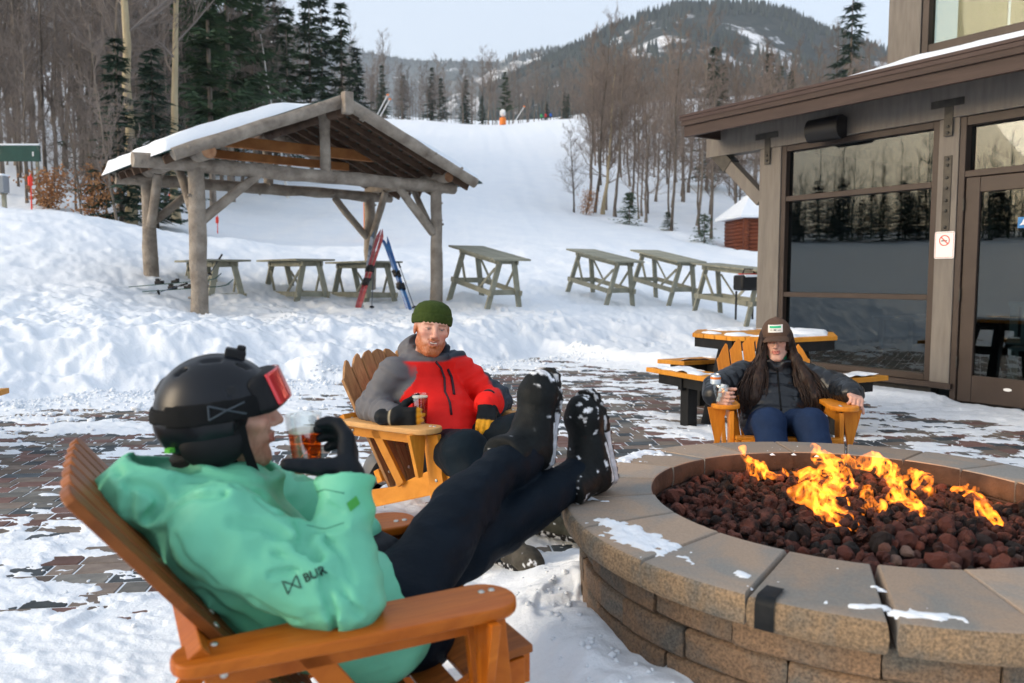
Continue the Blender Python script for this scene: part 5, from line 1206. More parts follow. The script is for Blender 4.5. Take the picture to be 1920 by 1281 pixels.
o = rest.build('buried_lava_rocks', mat('lava_rock_under', (0.008, 0.007, 0.007), (0.06, 0.024, 0.018), rough=0.9, scale=18), bed); tag(o, 'darker lava rocks lying underneath', kind='stuff')
_b = MB(); _b.lathe([(0.70, -0.02), (0.70, 0.02), (0.001, 0.025)], 40); _b.build('sand_base', mat('pit_sand', (0.02, 0.016, 0.015), (0.03, 0.022, 0.02), rough=0.9), bed)
# ---------------------------------------------------------------- fire
m_fire, nt, b = new_mat('flame'); nt.nodes.remove(b); em = nt.nodes.new('ShaderNodeEmission'); em.inputs[0].default_value = (1.0, 0.235, 0.016, 1); em.inputs[1].default_value = 42.0
nt.links.new(em.outputs[0], nt.nodes['Material Output'].inputs['Volume'])
fire = thing('fire', 'orange gas flames blowing over the lava rock', 'fire', (PIT_C[0], PIT_C[1], 0.35))
FL = [[(1392, 846, .48), (1412, 884, .41), (1432, 878, .41), (1462, 884, .42)], [(1524, 838, .50), (1548, 866, .44), (1572, 896, .41), (1600, 918, .40)], [(1592, 862, .46), (1640, 872, .45), (1682, 894, .42), (1716, 936, .40)],
      [(1484, 916, .44), (1540, 930, .43), (1566, 960, .41), (1606, 986, .39)], [(1474, 884, .43), (1500, 888, .41), (1522, 894, .41)], [(1622, 916, .46), (1636, 952, .41), (1648, 976, .39)], [(1694, 902, .46), (1680, 934, .43), (1706, 956, .40), (1718, 972, .39)],
      [(1656, 964, .41), (1684, 974, .39)], [(1802, 910, .42), (1822, 920, .40), (1846, 908, .44)], [(1836, 938, .46), (1852, 964, .42), (1882, 984, .38)], [(1794, 890, .41), (1800, 902, .39)], [(1538, 900, .44), (1560, 918, .42), (1580, 945, .40)], [(1700, 880, .44), (1728, 905, .41), (1736, 928, .39)]]
for k, path in enumerate(FL):
    lowp = max(path, key=lambda q: q[1]); Yb = min(on_z(lowp[0], lowp[1], 0.425).y, 3.18); W_ = []
    for (px_, py_, z__) in path:
        Yp = Yb + 0.35 * (min(on_z(px_, py_, 0.425).y, 3.2) - Yb); W_.append(np.array(at(px_, py_, Yp)) - np.array(fire.location))
    big = 0.047 if k in (1, 2, 3, 11) else 0.037
    rs_ = [big * 0.55] + [big] * (len(W_) - 2) + [big * 0.55]
    def fn(P, W_=W_, rs_=rs_, k=k):
        w1 = (fbm(P[:, 0] * 9 + k, P[:, 1] * 9, P[:, 2] * 9, 2) - .5) * 0.09; w2 = (fbm(P[:, 0] * 9 + 7 + k, P[:, 1] * 9, P[:, 2] * 9 + 3, 2) - .5) * 0.09
        Q = P + np.stack([w1, 0 * w1, w2], -1).astype(np.float32)
        env = s_chain(Q, W_, rs_, 0.015)
        n_ = vnoise(Q[:, 0] * 30 + k * 5, Q[:, 1] * 30, Q[:, 2] * 20) * 0.65 + vnoise(Q[:, 0] * 64 + k * 5, Q[:, 1] * 64, Q[:, 2] * 48) * 0.35
        sheet = np.abs(n_ - 0.5) * 0.055 - 0.0028
        return np.maximum(env, np.minimum(sheet, env + 0.042))
    A_ = np.array(W_); V_, F_ = sdf_mesh(fn, A_.min(0) - 0.10, A_.max(0) + 0.10, 0.0052)
    print('flame', k, len(F_))
    if len(F_): np_mesh('flame', V_, F_, m_fire, fire)
for (px, py, z, e_) in ((1570, 900, .50, 1.1), (1690, 920, .50, 0.9), (1420, 880, .48, 0.5), (1850, 950, .48, 0.5)):
    l = bpy.data.lights.new('fire_light', 'POINT'); l.energy = e_; l.color = (1.0, 0.42, 0.12); l.shadow_soft_size = 0.07; o = bpy.data.objects.new('fire_light', l); COL.objects.link(o); o.location = at(px, py, min(on_z(px, py, 0.40).y, 3.1)) + Vector((0, 0, 0.05)) - fire.location; o.parent = fire
# ================================================================ adirondack chairs
def wood(name, c1, c2, rough=0.45, coat=0.25):
    m, nt, b = new_mat(name); L = nt.links; oi = nt.nodes.new('ShaderNodeObjectInfo')
    co = coords(nt, 'Object', (5, 48, 7)); ad = nt.nodes.new('ShaderNodeVectorMath'); ad.operation = 'ADD'; L.new(co, ad.inputs[0]); ml = nt.nodes.new('ShaderNodeMath'); ml.operation = 'MULTIPLY'; ml.inputs[1].default_value = 50; L.new(oi.outputs['Random'], ml.inputs[0]); L.new(ml.outputs[0], ad.inputs[1])
    n1 = noise_node(nt, 1.0, 6, 0.65, vec=ad.outputs[0], dist=0.7); n2 = noise_node(nt, 30, 3, vec=coords(nt))
    r_ = ramp(nt, n1.outputs['Fac'], [(0.30, c1), (0.68, c2)]); hs = nt.nodes.new('ShaderNodeHueSaturation'); mr = nt.nodes.new('ShaderNodeMapRange'); L.new(oi.outputs['Random'], mr.inputs[0]); mr.inputs[3].default_value = 0.86; mr.inputs[4].default_value = 1.12
    L.new(mr.outputs[0], hs.inputs['Value']); L.new(r_.outputs[0], hs.inputs['Color']); L.new(hs.outputs[0], b.inputs['Base Color']); b.inputs['Roughness'].default_value = rough; b.inputs['Specular IOR Level'].default_value = 0.22; b.inputs['Coat Weight'].default_value = coat; b.inputs['Coat Roughness'].default_value = 0.3
    bp = nt.nodes.new('ShaderNodeBump'); bp.inputs['Strength'].default_value = 0.15; bp.inputs['Distance'].default_value = 0.003; L.new(n1.outputs['Fac'], bp.inputs['Height']); L.new(bp.outputs[0], b.inputs['Normal']); return m
BOLT_Z = mat('zinc_bolt', (0.55, 0.53, 0.48), rough=0.35, metal=0.9)
def adirondack(label, loc, heading, M1, M2, rec=(0.315, 0.363), top=0.90, pitch=0.0, armz=0.53, group=None, arch=0.115):
    e = thing('adirondack_chair', label, 'chair', loc, heading); e.rotation_euler = (0, pitch, heading)
    def bolt(parent, p, d):
        b_ = MB(); b_.lathe([(0.0085, 0), (0.0085, 0.002), (0.006, 0.005), (0.001, 0.0055)], 8, Matrix.Translation(p) @ Vector(d).to_track_quat('Z', 'Y').to_matrix().to_4x4()); b_.build('bolt', BOLT_Z, parent, smooth=True)
    rdir = Vector((-rec[0], 0, rec[1])).normalized(); rn = Vector((rdir.z, 0, -rdir.x)); base = Vector((-0.22, 0, 0.51)); base = base + rdir * ((0.20 - base.z) / rdir.z)
    # seat side rails: from the front of the seat down to the ground behind
    for sy in (-1, 1):
        poly = [(0.43, 0.36), (0.43, 0.26), (-0.50, 0.0), (-0.60, 0.0), (-0.60, 0.07), (-0.30, 0.155), (0.02, 0.225), (0.30, 0.345)]
        b_ = MB(); b_.prism(poly, 0.024, Matrix.Translation((0, sy * 0.262, 0)) @ Matrix.Rotation(pi / 2, 4, 'X')); s_ = b_.build('side_rail', M1, e, bevel=0.004)
        b_ = MB(); b_.beam((0.37, sy * 0.288, 0.0), (0.315, sy * 0.288, armz - 0.025), 0.024, 0.095, up=(1, 0, 0)); l_ = b_.build('front_leg', M1, e, bevel=0.004)
        bolt(l_, Vector((0.345, sy * 0.300, 0.30)), (0, sy, 0)); bolt(l_, Vector((0.355, sy * 0.300, 0.23)), (0, sy, 0))
        b_ = MB(); b_.prism([(0.0, 0.0), (0.10, 0.0), (0.055, -0.20), (0.03, -0.20), (0, -0.02)], 0.022, Matrix.Translation((0.29, sy * 0.312, armz - 0.012)) @ Matrix.Rotation(radians(90 if sy > 0 else -90), 4, 'Z') @ Matrix.Rotation(pi / 2, 4, 'X')); b_.build('arm_bracket', M1, e, bevel=0.003)
        b_ = MB(); b_.beam((-0.08, sy * 0.288, armz - 0.03), (0.10, sy * 0.288, 0.25), 0.022, 0.05, up=(1, 0, 0.4)); b_.build('arm_post', M1, e, bevel=0.003)
        b_ = MB(); b_.beam((-0.27, sy * 0.288, armz - 0.045), (0.30, sy * 0.288, armz - 0.045), 0.022, 0.06); ar = b_.build('arm_rail', M1, e, bevel=0.003); bolt(ar, Vector((-0.235, sy * 0.30, armz - 0.045)), (0, sy, 0))
        # arm: a paddle, wide and rounded at the front, narrower behind
        pl = []
        for i in range(13): a = radians(-90 + 180 * i / 12); pl.append((0.30 + 0.075 * cos(a), 0.078 * sin(a)))
        pl += [(0.10, 0.074), (-0.14, 0.060)]
        for i in range(9): a = radians(90 + 180 * i / 8); pl.append((-0.29 + 0.04 * cos(a), 0.052 * sin(a)))
        pl += [(-0.14, -0.060), (0.10, -0.074)]
        b_ = MB(); b_.prism(pl, 0.026, Matrix.Translation((0, sy * 0.315, armz))); am_ = b_.build('arm', M1, e, bevel=0.007, seg=3, auto=0.7)
        for xx in (0.31, 0.335, -0.25): bolt(am_, Vector((xx, sy * 0.29, armz + 0.0115)), (0, 0, 1))
        b_ = MB(); q0 = Vector((-0.33, sy * 0.287, 0.09)); q1 = Vector((-0.20, sy * 0.287, 0.275)); b_.beam(q0, q1, 0.024, 0.055, up=(1, 0, 0)); st_ = b_.build('back_strut', M1, e, bevel=0.003); bolt(st_, q0.lerp(q1, .15) + Vector((0, sy * .012, 0)), (0, sy, 0)); bolt(st_, q0.lerp(q1, .85) + Vector((0, sy * .012, 0)), (0, sy, 0))
    for k in range(5):
        t = k / 4; p = Vector((0.07 + 0.345 * t, 0, 0.245 + 0.128 * t ** 1.25))
        b_ = MB(); b_.box(p, (0.073, 0.545, 0.02), Matrix.Rotation(radians(-17 if k < 4 else -4), 3, 'Y')); b_.build('seat_slat', M2, e, bevel=0.004)
    b_ = MB(); b_.box((0.445, 0, 0.325), (0.022, 0.50, 0.085)); b_.build('front_apron', M1, e, bevel=0.004)
    NS = 7
    Lc = (top - base.z) / rdir.z
    for k in range(NS):
        u = (k - (NS - 1) / 2) / ((NS - 1) / 2); w0, w1 = 0.058, 0.072
        L_ = Lc * (1.0 - arch * u * u); Lr = Lc * (1.0 - arch * (abs(u) + 0.28) ** 2); Ll = Lc * (1.0 - arch * max(abs(u) - 0.28, 0) ** 2)
        if u < 0: La, Lb = Lr, Ll
        elif u > 0: La, Lb = Ll, Lr
        else: La = Lb = Lr
        y0 = u * 0.190; y1 = u * 0.248
        pl = [(y0 - w0 / 2, 0), (y0 + w0 / 2, 0), (y1 + w1 / 2, Lb - 0.010), (y1 + w1 / 2 - 0.012, Lb + 0.002), (y1, max(L_, (La + Lb) / 2) + 0.004), (y1 - w1 / 2 + 0.012, La + 0.002), (y1 - w1 / 2, La - 0.010)]
        Mx = Matrix((Vector((0, 1, 0)), rdir, rn)).transposed().to_4x4()
        b_ = MB(); b_.prism(pl, 0.021, Matrix.Translation(base) @ Mx); sl_ = b_.build('back_slat', M2, e, bevel=0.004)
        for tt in (0.10, 0.52): bolt(sl_, base + rdir * (Lc * tt) + rn * 0.0095 + Vector((0, y0 + (y1 - y0) * tt, 0)), rn)
    for tt, hw_ in ((0.10, 0.24), (0.52, 0.335)):
        p = base + rdir * (Lc * tt) - rn * 0.032; b_ = MB(); b_.beam(p + Vector((0, -hw_, 0)), p + Vector((0, hw_, 0)), 0.04, 0.065, up=rdir); b_.build('back_rail', M1, e, bevel=0.004)
    return e
WG1 = wood('chair_deep_orange', (0.34, 0.075, 0.004), (0.56, 0.155, 0.012), 0.42, 0.04); WG2 = wood('chair_brown_slats', (0.15, 0.042, 0.008), (0.32, 0.10, 0.020), 0.45, 0.03)
WR1 = wood('chair_amber', (0.46, 0.165, 0.012), (0.66, 0.275, 0.035), 0.45, 0.05); WR2 = wood('chair_weathered_slats', (0.22, 0.105, 0.042), (0.46, 0.255, 0.11), 0.6, 0.05)
WW1 = wood('chair_orange', (0.52, 0.165, 0.010), (0.70, 0.26, 0.024), 0.42, 0.05); WR3 = wood('chair_arm_tan', (0.48, 0.25, 0.085), (0.60, 0.34, 0.13), 0.55, 0.1)
# local arm front (0.30, -0.315) sits at these points
def chair_at(front_arm, heading, side=-1):
    d = Vector((cos(heading), sin(heading), 0)); n = Vector((-sin(heading), cos(heading), 0)); p = Vector((front_arm[0], front_arm[1], 0)) - d * 0.30 - n * (side * 0.315); return (p.x, p.y, 0.0)
HG = radians(27); GC = chair_at((-0.066, 1.70), HG); ch_g = adirondack('dark orange adirondack chair nearest the camera', (*GC[:2], 0.01), HG, WG1, WG2, rec=(0.285, 0.37), top=0.862, arch=0.008)
HR = radians(-40); RC = chair_at((-0.375, 3.56), HR); ch_r = adirondack('amber adirondack chair with weathered brown slats under the red jacket', (*RC[:2], 0.02), HR, WR1, WR2, rec=(0.19, 0.40), top=0.86, pitch=radians(-2.5))
HW = radians(-97); WC = (1.535, 4.66); ch_w = adirondack('bright orange adirondack chair behind the far rim of the fire pit', (*WC, 0.01), HW, WW1, WW1, rec=(0.24, 0.40), top=0.855)
for o in ch_r.children:
    if o.name.startswith('arm') and not o.name.startswith(('arm_')): o.data.materials[0] = WR3
# ================================================================ octagonal picnic tables
BLKW = mat('black_stained_wood', (0.006, 0.007, 0.008), (0.014, 0.014, 0.014), spec=0.2, rough=0.6, scale=6, vec=(2, 2, 2)); YEL = wood('golden_planks', (0.52, 0.20, 0.016), (0.68, 0.30, 0.036), 0.5, 0.05)
def octa(r, rot=pi / 8): return [(r * cos(rot + k * pi / 4), r * sin(rot + k * pi / 4)) for k in range(8)]
def clip_x(poly, x0, x1):
    def cut(p, f, g):
        o = []
        for i in range(len(p)):
            a, b_ = p[i], p[(i + 1) % len(p)]; fa, fb = f(a), f(b_)
            if fa >= 0: o.append(a)
            if (fa >= 0) != (fb >= 0): t = fa / (fa - fb); o.append((a[0] + (b_[0] - a[0]) * t, a[1] + (b_[1] - a[1]) * t))
        return o
    return cut(cut(poly, lambda p: p[1] - x0, 0), lambda p: x1 - p[1], 0)
def picnic(label, loc, rz, snow=True, skip=()):
    e = thing('picnic_table', label, 'picnic table', loc, rz); R_ = 0.64; pol = octa(R_); w = 0.14
    y = -0.60
    while y < 0.55:
        p = clip_x(pol, y, min(y + w - 0.007, 0.595))
        if len(p) > 2: b_ = MB(); b_.prism(p, 0.036, Matrix.Translation((0, 0, 0.745))); b_.build('top_plank', YEL, e, bevel=0.004)
        y += w
    po, pi_ = octa(0.60), octa(0.56)
    for k in range(8):
        a, b2 = Vector((*po[k], 0.685)), Vector((*po[(k + 1) % 8], 0.685)); b_ = MB(); b_.beam(a, b2, 0.035, 0.08); b_.build('top_apron', BLKW, e)
    for k in range(4):
        a = k * pi / 2; d = Vector((cos(a), sin(a), 0)); n = Vector((-sin(a), cos(a), 0))
        b_ = MB(); b_.beam(d * 0.40 + Vector((0, 0, 0.70)), d * 0.60 + Vector((0, 0, -0.02)), 0.09, 0.11, up=d); b_.build('leg', BLKW, e, bevel=0.004)
        if k in skip: continue
        b_ = MB(); b_.beam(d * 0.05 + Vector((0, 0, 0.36)), d * 0.92 + Vector((0, 0, 0.36)), 0.045, 0.10); b_.build('bench_arm', BLKW, e)
        b_ = MB(); b_.beam(d * 0.82 + Vector((0, 0, 0.34)), d * 0.82 + Vector((0, 0, -0.03)), 0.10, 0.10, up=n); b_.build('bench_leg', BLKW, e, bevel=0.004)
        for q, ro in enumerate((0.74, 0.875)):
            hw_ = 0.33 + 0.05 * q; c_ = d * ro + Vector((0, 0, 0.44)); pl = [(-0.07, -hw_), (0.07, -hw_ - 0.055), (0.07, hw_ + 0.055), (-0.07, hw_)]
            b_ = MB(); b_.prism(pl, 0.04, Matrix.Translation(c_) @ Matrix.Rotation(a, 4, 'Z')); b_.build('bench_plank', YEL, e, bevel=0.005)
        for q in (-1, 1): b_ = MB(); b_.beam(d * 0.80 + n * (q * 0.31) + Vector((0, 0, 0.375)), d * 0.80 + n * (q * 0.02) + Vector((0, 0, 0.375)), 0.20, 0.085); b_.build('bench_apron', BLKW, e)
        if snow:
            na, nb_ = 40, 16; A2, B2 = np.meshgrid(np.linspace(-0.33, 0.33, na), np.linspace(0.68, 0.935, nb_), indexing='ij'); s_ = (fbm(A2 * 5 + k * 9, B2 * 6, 2.2, 4) - 0.5) + 0.0
            Z_ = np.where(s_ > 0, 0.463 + np.minimum(s_ * 0.09, 0.018), 0.45); Pn = np.array(d)[None, None] * B2[..., None] + np.array(n)[None, None] * A2[..., None]; Pn[..., 2] = Z_
            i, j = np.meshgrid(np.arange(na - 1), np.arange(nb_ - 1), indexing='ij'); F = np.stack([i * nb_ + j, i * nb_ + j + 1, (i + 1) * nb_ + j + 1, (i + 1) * nb_ + j], -1).reshape(-1, 4); F = F[Pn.reshape(-1, 3)[F][:, :, 2].max(1) > 0.463]
            np_mesh('bench_snow', Pn.reshape(-1, 3), F, snow_m, e)
    if snow:
        n_ = 60; A2, B2 = np.meshgrid(np.linspace(-0.58, 0.58, n_), np.linspace(-0.58, 0.58, n_), indexing='ij'); s_ = (fbm(A2 * 4, B2 * 4, 6.1, 4) - 0.5) - 0.03 - sstep(0.50, 0.60, np.maximum(np.maximum(np.abs(A2), np.abs(B2)), (np.abs(A2) + np.abs(B2)) / 1.414)) * 0.6
        Z_ = np.where(s_ > 0, 0.766 + np.minimum(s_ * 0.12, 0.022), 0.75); i, j = np.meshgrid(np.arange(n_ - 1), np.arange(n_ - 1), indexing='ij'); F = np.stack([i * n_ + j, (i + 1) * n_ + j, (i + 1) * n_ + j + 1, i * n_ + j + 1], -1).reshape(-1, 4); V_ = np.stack([A2, B2, Z_], -1).reshape(-1, 3); F = F[V_[F][:, :, 2].max(1) > 0.766]
        np_mesh('table_snow', V_, F, snow_m, e)
    return e
picnic('octagonal picnic table with golden planks and black frame beside the lodge window', (2.22, 7.05, 0.0), radians(27), skip=(0,))
_c = on_z(20, 768, 0.46); picnic("picnic table of which only a bench corner shows at the left edge of the photo", (_c.x - 1.46, _c.y + 0.36, 0.0), radians(10), snow=False)
# ================================================================ people
def attr_mat(name, rough=0.55, bump=0.0, bscale=60, sss=0.0, sheen=0.0, spec=0.4, bdist=0.004, var=0.0, vscale=20):
    m, nt, b = new_mat(name); L = nt.links; a = nt.nodes.new('ShaderNodeAttribute'); a.attribute_name = 'tint'; col = a.outputs['Color']
    if var:
        n_ = noise_node(nt, vscale, 4, vec=coords(nt)); mx = nt.nodes.new('ShaderNodeMix'); mx.data_type = 'RGBA'; mx.blend_type = 'MULTIPLY'; mx.inputs[0].default_value = 1
        L.new(col, mx.inputs[6]); L.new(ramp(nt, n_.outputs['Fac'], [(0.3, (1 - var,) * 3), (0.7, (1 + var,) * 3)]).outputs[0], mx.inputs[7]); col = mx.outputs[2]
    L.new(col, b.inputs['Base Color']); b.inputs['Roughness'].default_value = rough; b.inputs['Specular IOR Level'].default_value = spec; b.inputs['Sheen Weight'].default_value = sheen
    if sss: b.inputs['Subsurface Weight'].default_value = sss; b.inputs['Subsurface Radius'].default_value = (0.012, 0.005, 0.003); b.inputs['Subsurface Scale'].default_value = 0.6
    if bump:
        n_ = noise_node(nt, bscale, 5, 0.6, vec=coords(nt)); bp = nt.nodes.new('ShaderNodeBump'); bp.inputs['Strength'].default_value = bump; bp.inputs['Distance'].default_value = bdist; L.new(n_.outputs['Fac'], bp.inputs['Height']); L.new(bp.outputs[0], b.inputs['Normal'])
    return m
SKIN = attr_mat('skin', 0.5, 0.25, 160, 0.12, var=0.10, vscale=60, bdist=0.002)
CLOTH = attr_mat('jacket_cloth', 0.62, 0.25, 55, spec=0.2, bdist=0.005, var=0.05, vscale=9)
SHELL = attr_mat('shell_fabric', 0.5, 0.22, 45, spec=0.22, bdist=0.005, var=0.05, vscale=7)
DARKC = attr_mat('dark_trousers', 0.7, 0.4, 60, bdist=0.006, var=0.18, vscale=12, spec=0.12)
LEATH = attr_mat('glove_leather', 0.6, 0.35, 130, spec=0.2, var=0.12, vscale=40, bdist=0.003)
def fr3(x, zh):
    x = Vector(x).normalized(); y = Vector(zh).cross(x).normalized(); z = x.cross(y); return Matrix((x, y, z)).transposed()
def head_frame(loc, heading, pitch=0, roll=0):
    return Matrix.Translation(loc) @ Matrix.Rotation(heading, 4, 'Z') @ Matrix.Rotation(pitch, 4, 'Y') @ Matrix.Rotation(roll, 4, 'X')
def xform(V, M): M = np.array(M); return V @ M[:3, :3].T + M[:3, 3]
def ridge_folds(P, seed, amp, f1=(9, 9, 9), f2=(22, 22, 22)):
    a = vnoise(P[:, 0] * f1[0] + seed, P[:, 1] * f1[1] + 3.7, P[:, 2] * f1[2] + seed * 2); b = vnoise(P[:, 0] * f2[0] + 11, P[:, 1] * f2[1] + seed, P[:, 2] * f2[2] + 5)
    r1 = 1 - np.abs(2 * a - 1) * 1.6; r2 = 1 - np.abs(2 * b - 1) * 1.6
    return -amp * (0.65 * np.clip(r1, -0.6, 1) + 0.35 * np.clip(r2, -0.6, 1))
def limb_wrap(P, a, b, amp, per, seed=0, width=0.14):
    """creases ringing a limb"""
    a = np.asarray(a, np.float32); b = np.asarray(b, np.float32); ab = b - a; L_ = np.linalg.norm(ab); u = ab / L_; t = (P - a) @ u
    r = np.linalg.norm(P - a - t[:, None] * u, axis=1); w = np.exp(-np.maximum(r - width, 0) * 60) * (t > -0.05) * (t < L_ + 0.05)
    ph = vnoise(P[:, 0] * 14 + seed, P[:, 1] * 14, P[:, 2] * 14) * 5.5
    return -amp * np.sin(t / per * 2 * pi + ph) * w
def garment(name, fn, lo, hi, h, m, parent, colf, it=1):
    V, F = sdf_mesh(fn, lo, hi, h); V = relax(V, F, it, 0.5)
    c = colf(V.astype(np.float32)) if callable(colf) else np.tile(np.array(colf, np.float32), (len(V), 1))
    o = np_mesh(name, V - np.array(parent.location), F, m, parent, cols=c); return o
def local_part(name, fn, lo, hi, h, m, parent, M, colf, it=1):
    V, F = sdf_mesh(fn, lo, hi, h); V = relax(V, F, it, 0.5); c = colf(V.astype(np.float32)) if callable(colf) else np.tile(np.array(colf, np.float32), (len(V), 1))
    return np_mesh(name, xform(V, M) - np.array(parent.location), F, m, parent, cols=c)
def mixc(c, d, w): w = np.clip(w, 0, 1)[:, None]; return c * (1 - w) + np.array(d, np.float32) * w

# ---------------------------------------------------------------- heads (local: x out of the face, y left, z up)
def head_fn(jaw=1.0, smile=0.0, cheek=1.0):
    def fn(P):
        Q = P.copy(); Q[:, 1] = np.abs(Q[:, 1])
        d = s_ell(P, (-0.016, 0, 0.035), (0.100, 0.077, 0.094)); d = smin(d, s_ell(P, (0.034, 0, -0.030), (0.060, 0.060 * jaw, 0.088)), 0.03)
        d = smin(d, s_cap(Q, (0.012, 0.046 * jaw, -0.062), (0.060, 0.020, -0.100), 0.024, 0.020), 0.025); d = smin(d, s_cap(P, (0.072, -0.010, -0.102), (0.072, 0.010, -0.102), 0.019), 0.02)
        d = smin(d, s_cap(Q, (0.084, 0.008, 0.028), (0.066, 0.050, 0.026), 0.010, 0.010), 0.016)              # brow
        d = smin(d, s_ell(Q, (0.062 - 0.008 * (1 - cheek), 0.042, -0.018 + 0.006 * smile), (0.026 * cheek, 0.024 * cheek, 0.020 * cheek)), 0.020)           # cheek
        d = smax(d, -s_ell(Q, (0.100, 0.031, 0.008), (0.017, 0.017, 0.010)), 0.012)                            # eye hollow
        d = smin(d, s_ell(Q, (0.0775, 0.031, 0.008), (0.0135, 0.0135, 0.0115)), 0.003)                         # lids over the eyeball
        d = smin(d, s_cap(P, (0.089, 0, 0.020), (0.114, 0, -0.022), 0.008, 0.0115), 0.012); d = smin(d, s_ell(Q, (0.101, 0.010, -0.028), (0.012, 0.009, 0.008)), 0.006)   # nose
        up = 0.009 * smile
        d = smin(d, s_chain(Q, [(0.098, 0.0, -0.0515), (0.094, 0.012, -0.0520 + up * .4), (0.083, 0.025, -0.0555 + up)], [0.0060, 0.0055, 0.0032], 0.006), 0.006)
        d = smin(d, s_chain(Q, [(0.0965, 0.0, -0.0660 - 0.0075 * smile), (0.092, 0.013, -0.0645 - 0.004 * smile), (0.083, 0.024, -0.0575 + up)], [0.0068, 0.0060, 0.003], 0.006), 0.006)
        d = smax(d, -s_chain(Q, [(0.106, 0.0, -0.0585 - 0.001 * smile), (0.100, 0.012, -0.0582 + up * .3), (0.089, 0.026, -0.0558 + up)], [0.0016 + 0.0068 * smile, 0.0014 + 0.0062 * smile, 0.0012 + 0.002 * smile], 0.003), 0.003)
        d = smin(d, s_ell(Q, (-0.004, 0.078, 0.000), (0.020, 0.008, 0.031)), 0.008)                            # ear
        d = smin(d, s_cap(P, (-0.020, 0, -0.055), (-0.050, 0, -0.190), 0.056, 0.060), 0.03); d = smin(d, s_ell(P, (-0.05, 0, -0.235), (0.085, 0.15, 0.06)), 0.05)
        return d
    return fn
def head_col(skin, beard=None, dens=1.0, flush=0.5, lip=(0.42, 0.14, 0.11)):
    skin = np.array(skin, np.float32)
    def f(V):
        Q = V.copy(); Q[:, 1] = np.abs(Q[:, 1]); c = np.tile(skin, (len(V), 1))
        fl = np.exp(-((Q[:, 0] - .075) / .03) ** 2 - ((Q[:, 1] - .045) / .022) ** 2 - ((Q[:, 2] + .018) / .024) ** 2) + 0.9 * np.exp(-((Q[:, 0] - .112) / .02) ** 2 - (Q[:, 1] / .016) ** 2 - ((Q[:, 2] + .02) / .02) ** 2) + 0.8 * np.exp(-(Q[:, 1] - .085) ** 2 / .0001)
        c = mixc(c, skin * np.array([1.0, 0.55, 0.48]), fl * flush)
        lips = np.exp(-(np.maximum(np.abs(Q[:, 2] + .0585) - .0085, 0) / .0025) ** 2) * (Q[:, 1] < .024) * (Q[:, 0] > .084)
        if beard is not None:
            line = -0.058 + 0.050 * sstep(.042, .075, Q[:, 1]) + 0.022 * sstep(.045, .02, Q[:, 0])
            bw = sstep(line + .010, line - .012, Q[:, 2]) * sstep(-.018, 0.004, Q[:, 0]) * sstep(-.150, -.128, Q[:, 2])
            must = np.exp(-((Q[:, 2] + .043) / .0055) ** 2) * (Q[:, 1] < .028) * (Q[:, 0] > .08); bw = np.clip(np.maximum(bw, must), 0, 1)
            bw = bw * (0.65 + 0.5 * vnoise(V[:, 0] * 220, V[:, 1] * 220, V[:, 2] * 160)) * dens; c = mixc(c, beard, bw)
        c = mixc(c, lip, lips * 0.85)
        brow = np.exp(-((Q[:, 2] - .0275) / .0042) ** 2) * sstep(.010, .014, Q[:, 1]) * sstep(.056, .048, Q[:, 1]) * (Q[:, 0] > .05)
        c = mixc(c, (np.array(beard) if beard is not None else np.array([.05, .03, .02])) * 0.55, brow * 0.75)
        lash = np.exp(-((Q[:, 2] - .0105) / .0022) ** 2) * (np.abs(Q[:, 1] - .031) < .0145) * (Q[:, 0] > .075); c = mixc(c, (.045, .025, .02), lash * 0.8)
        return c
    return f
EYEW = mat('eye_white', (0.26, 0.24, 0.22), rough=0.2); IRIS = mat('eye_iris', (0.05, 0.07, 0.08), rough=0.15); TEETH = mat('teeth', (0.72, 0.68, 0.60), rough=0.3)
def add_eyes(parent, M, squint=1.0):
    for sy in (-1, 1):
        b = MB(); b.lathe([(0.0004, -0.0003), (0.0072, -0.0003), (0.0068, 0.0018), (0.0004, 0.0024)], 14, Matrix.Translation((0.0888, sy * 0.031, 0.0055)) @ Matrix.Rotation(pi / 2, 4, 'Y') @ Matrix.Diagonal((0.36 * squint, 1.15, 1, 1))); o = b.build('eye', EYEW, parent, smooth=True)
        o.data.transform(Matrix.Translation(-Vector(parent.location)) @ M)
        b = MB(); b.lathe([(0.0003, 0.0), (0.0030, 0.0), (0.0028, 0.0006), (0.0003, 0.0008)], 12, Matrix.Translation((0.0912, sy * 0.031, 0.0057)) @ Matrix.Rotation(pi / 2, 4, 'Y') @ Matrix.Diagonal((0.8 * squint, 1, 1, 1))); q = b.build('iris', IRIS, o, smooth=True)
        q.data.transform(Matrix.Translation(-Vector(parent.location)) @ M)

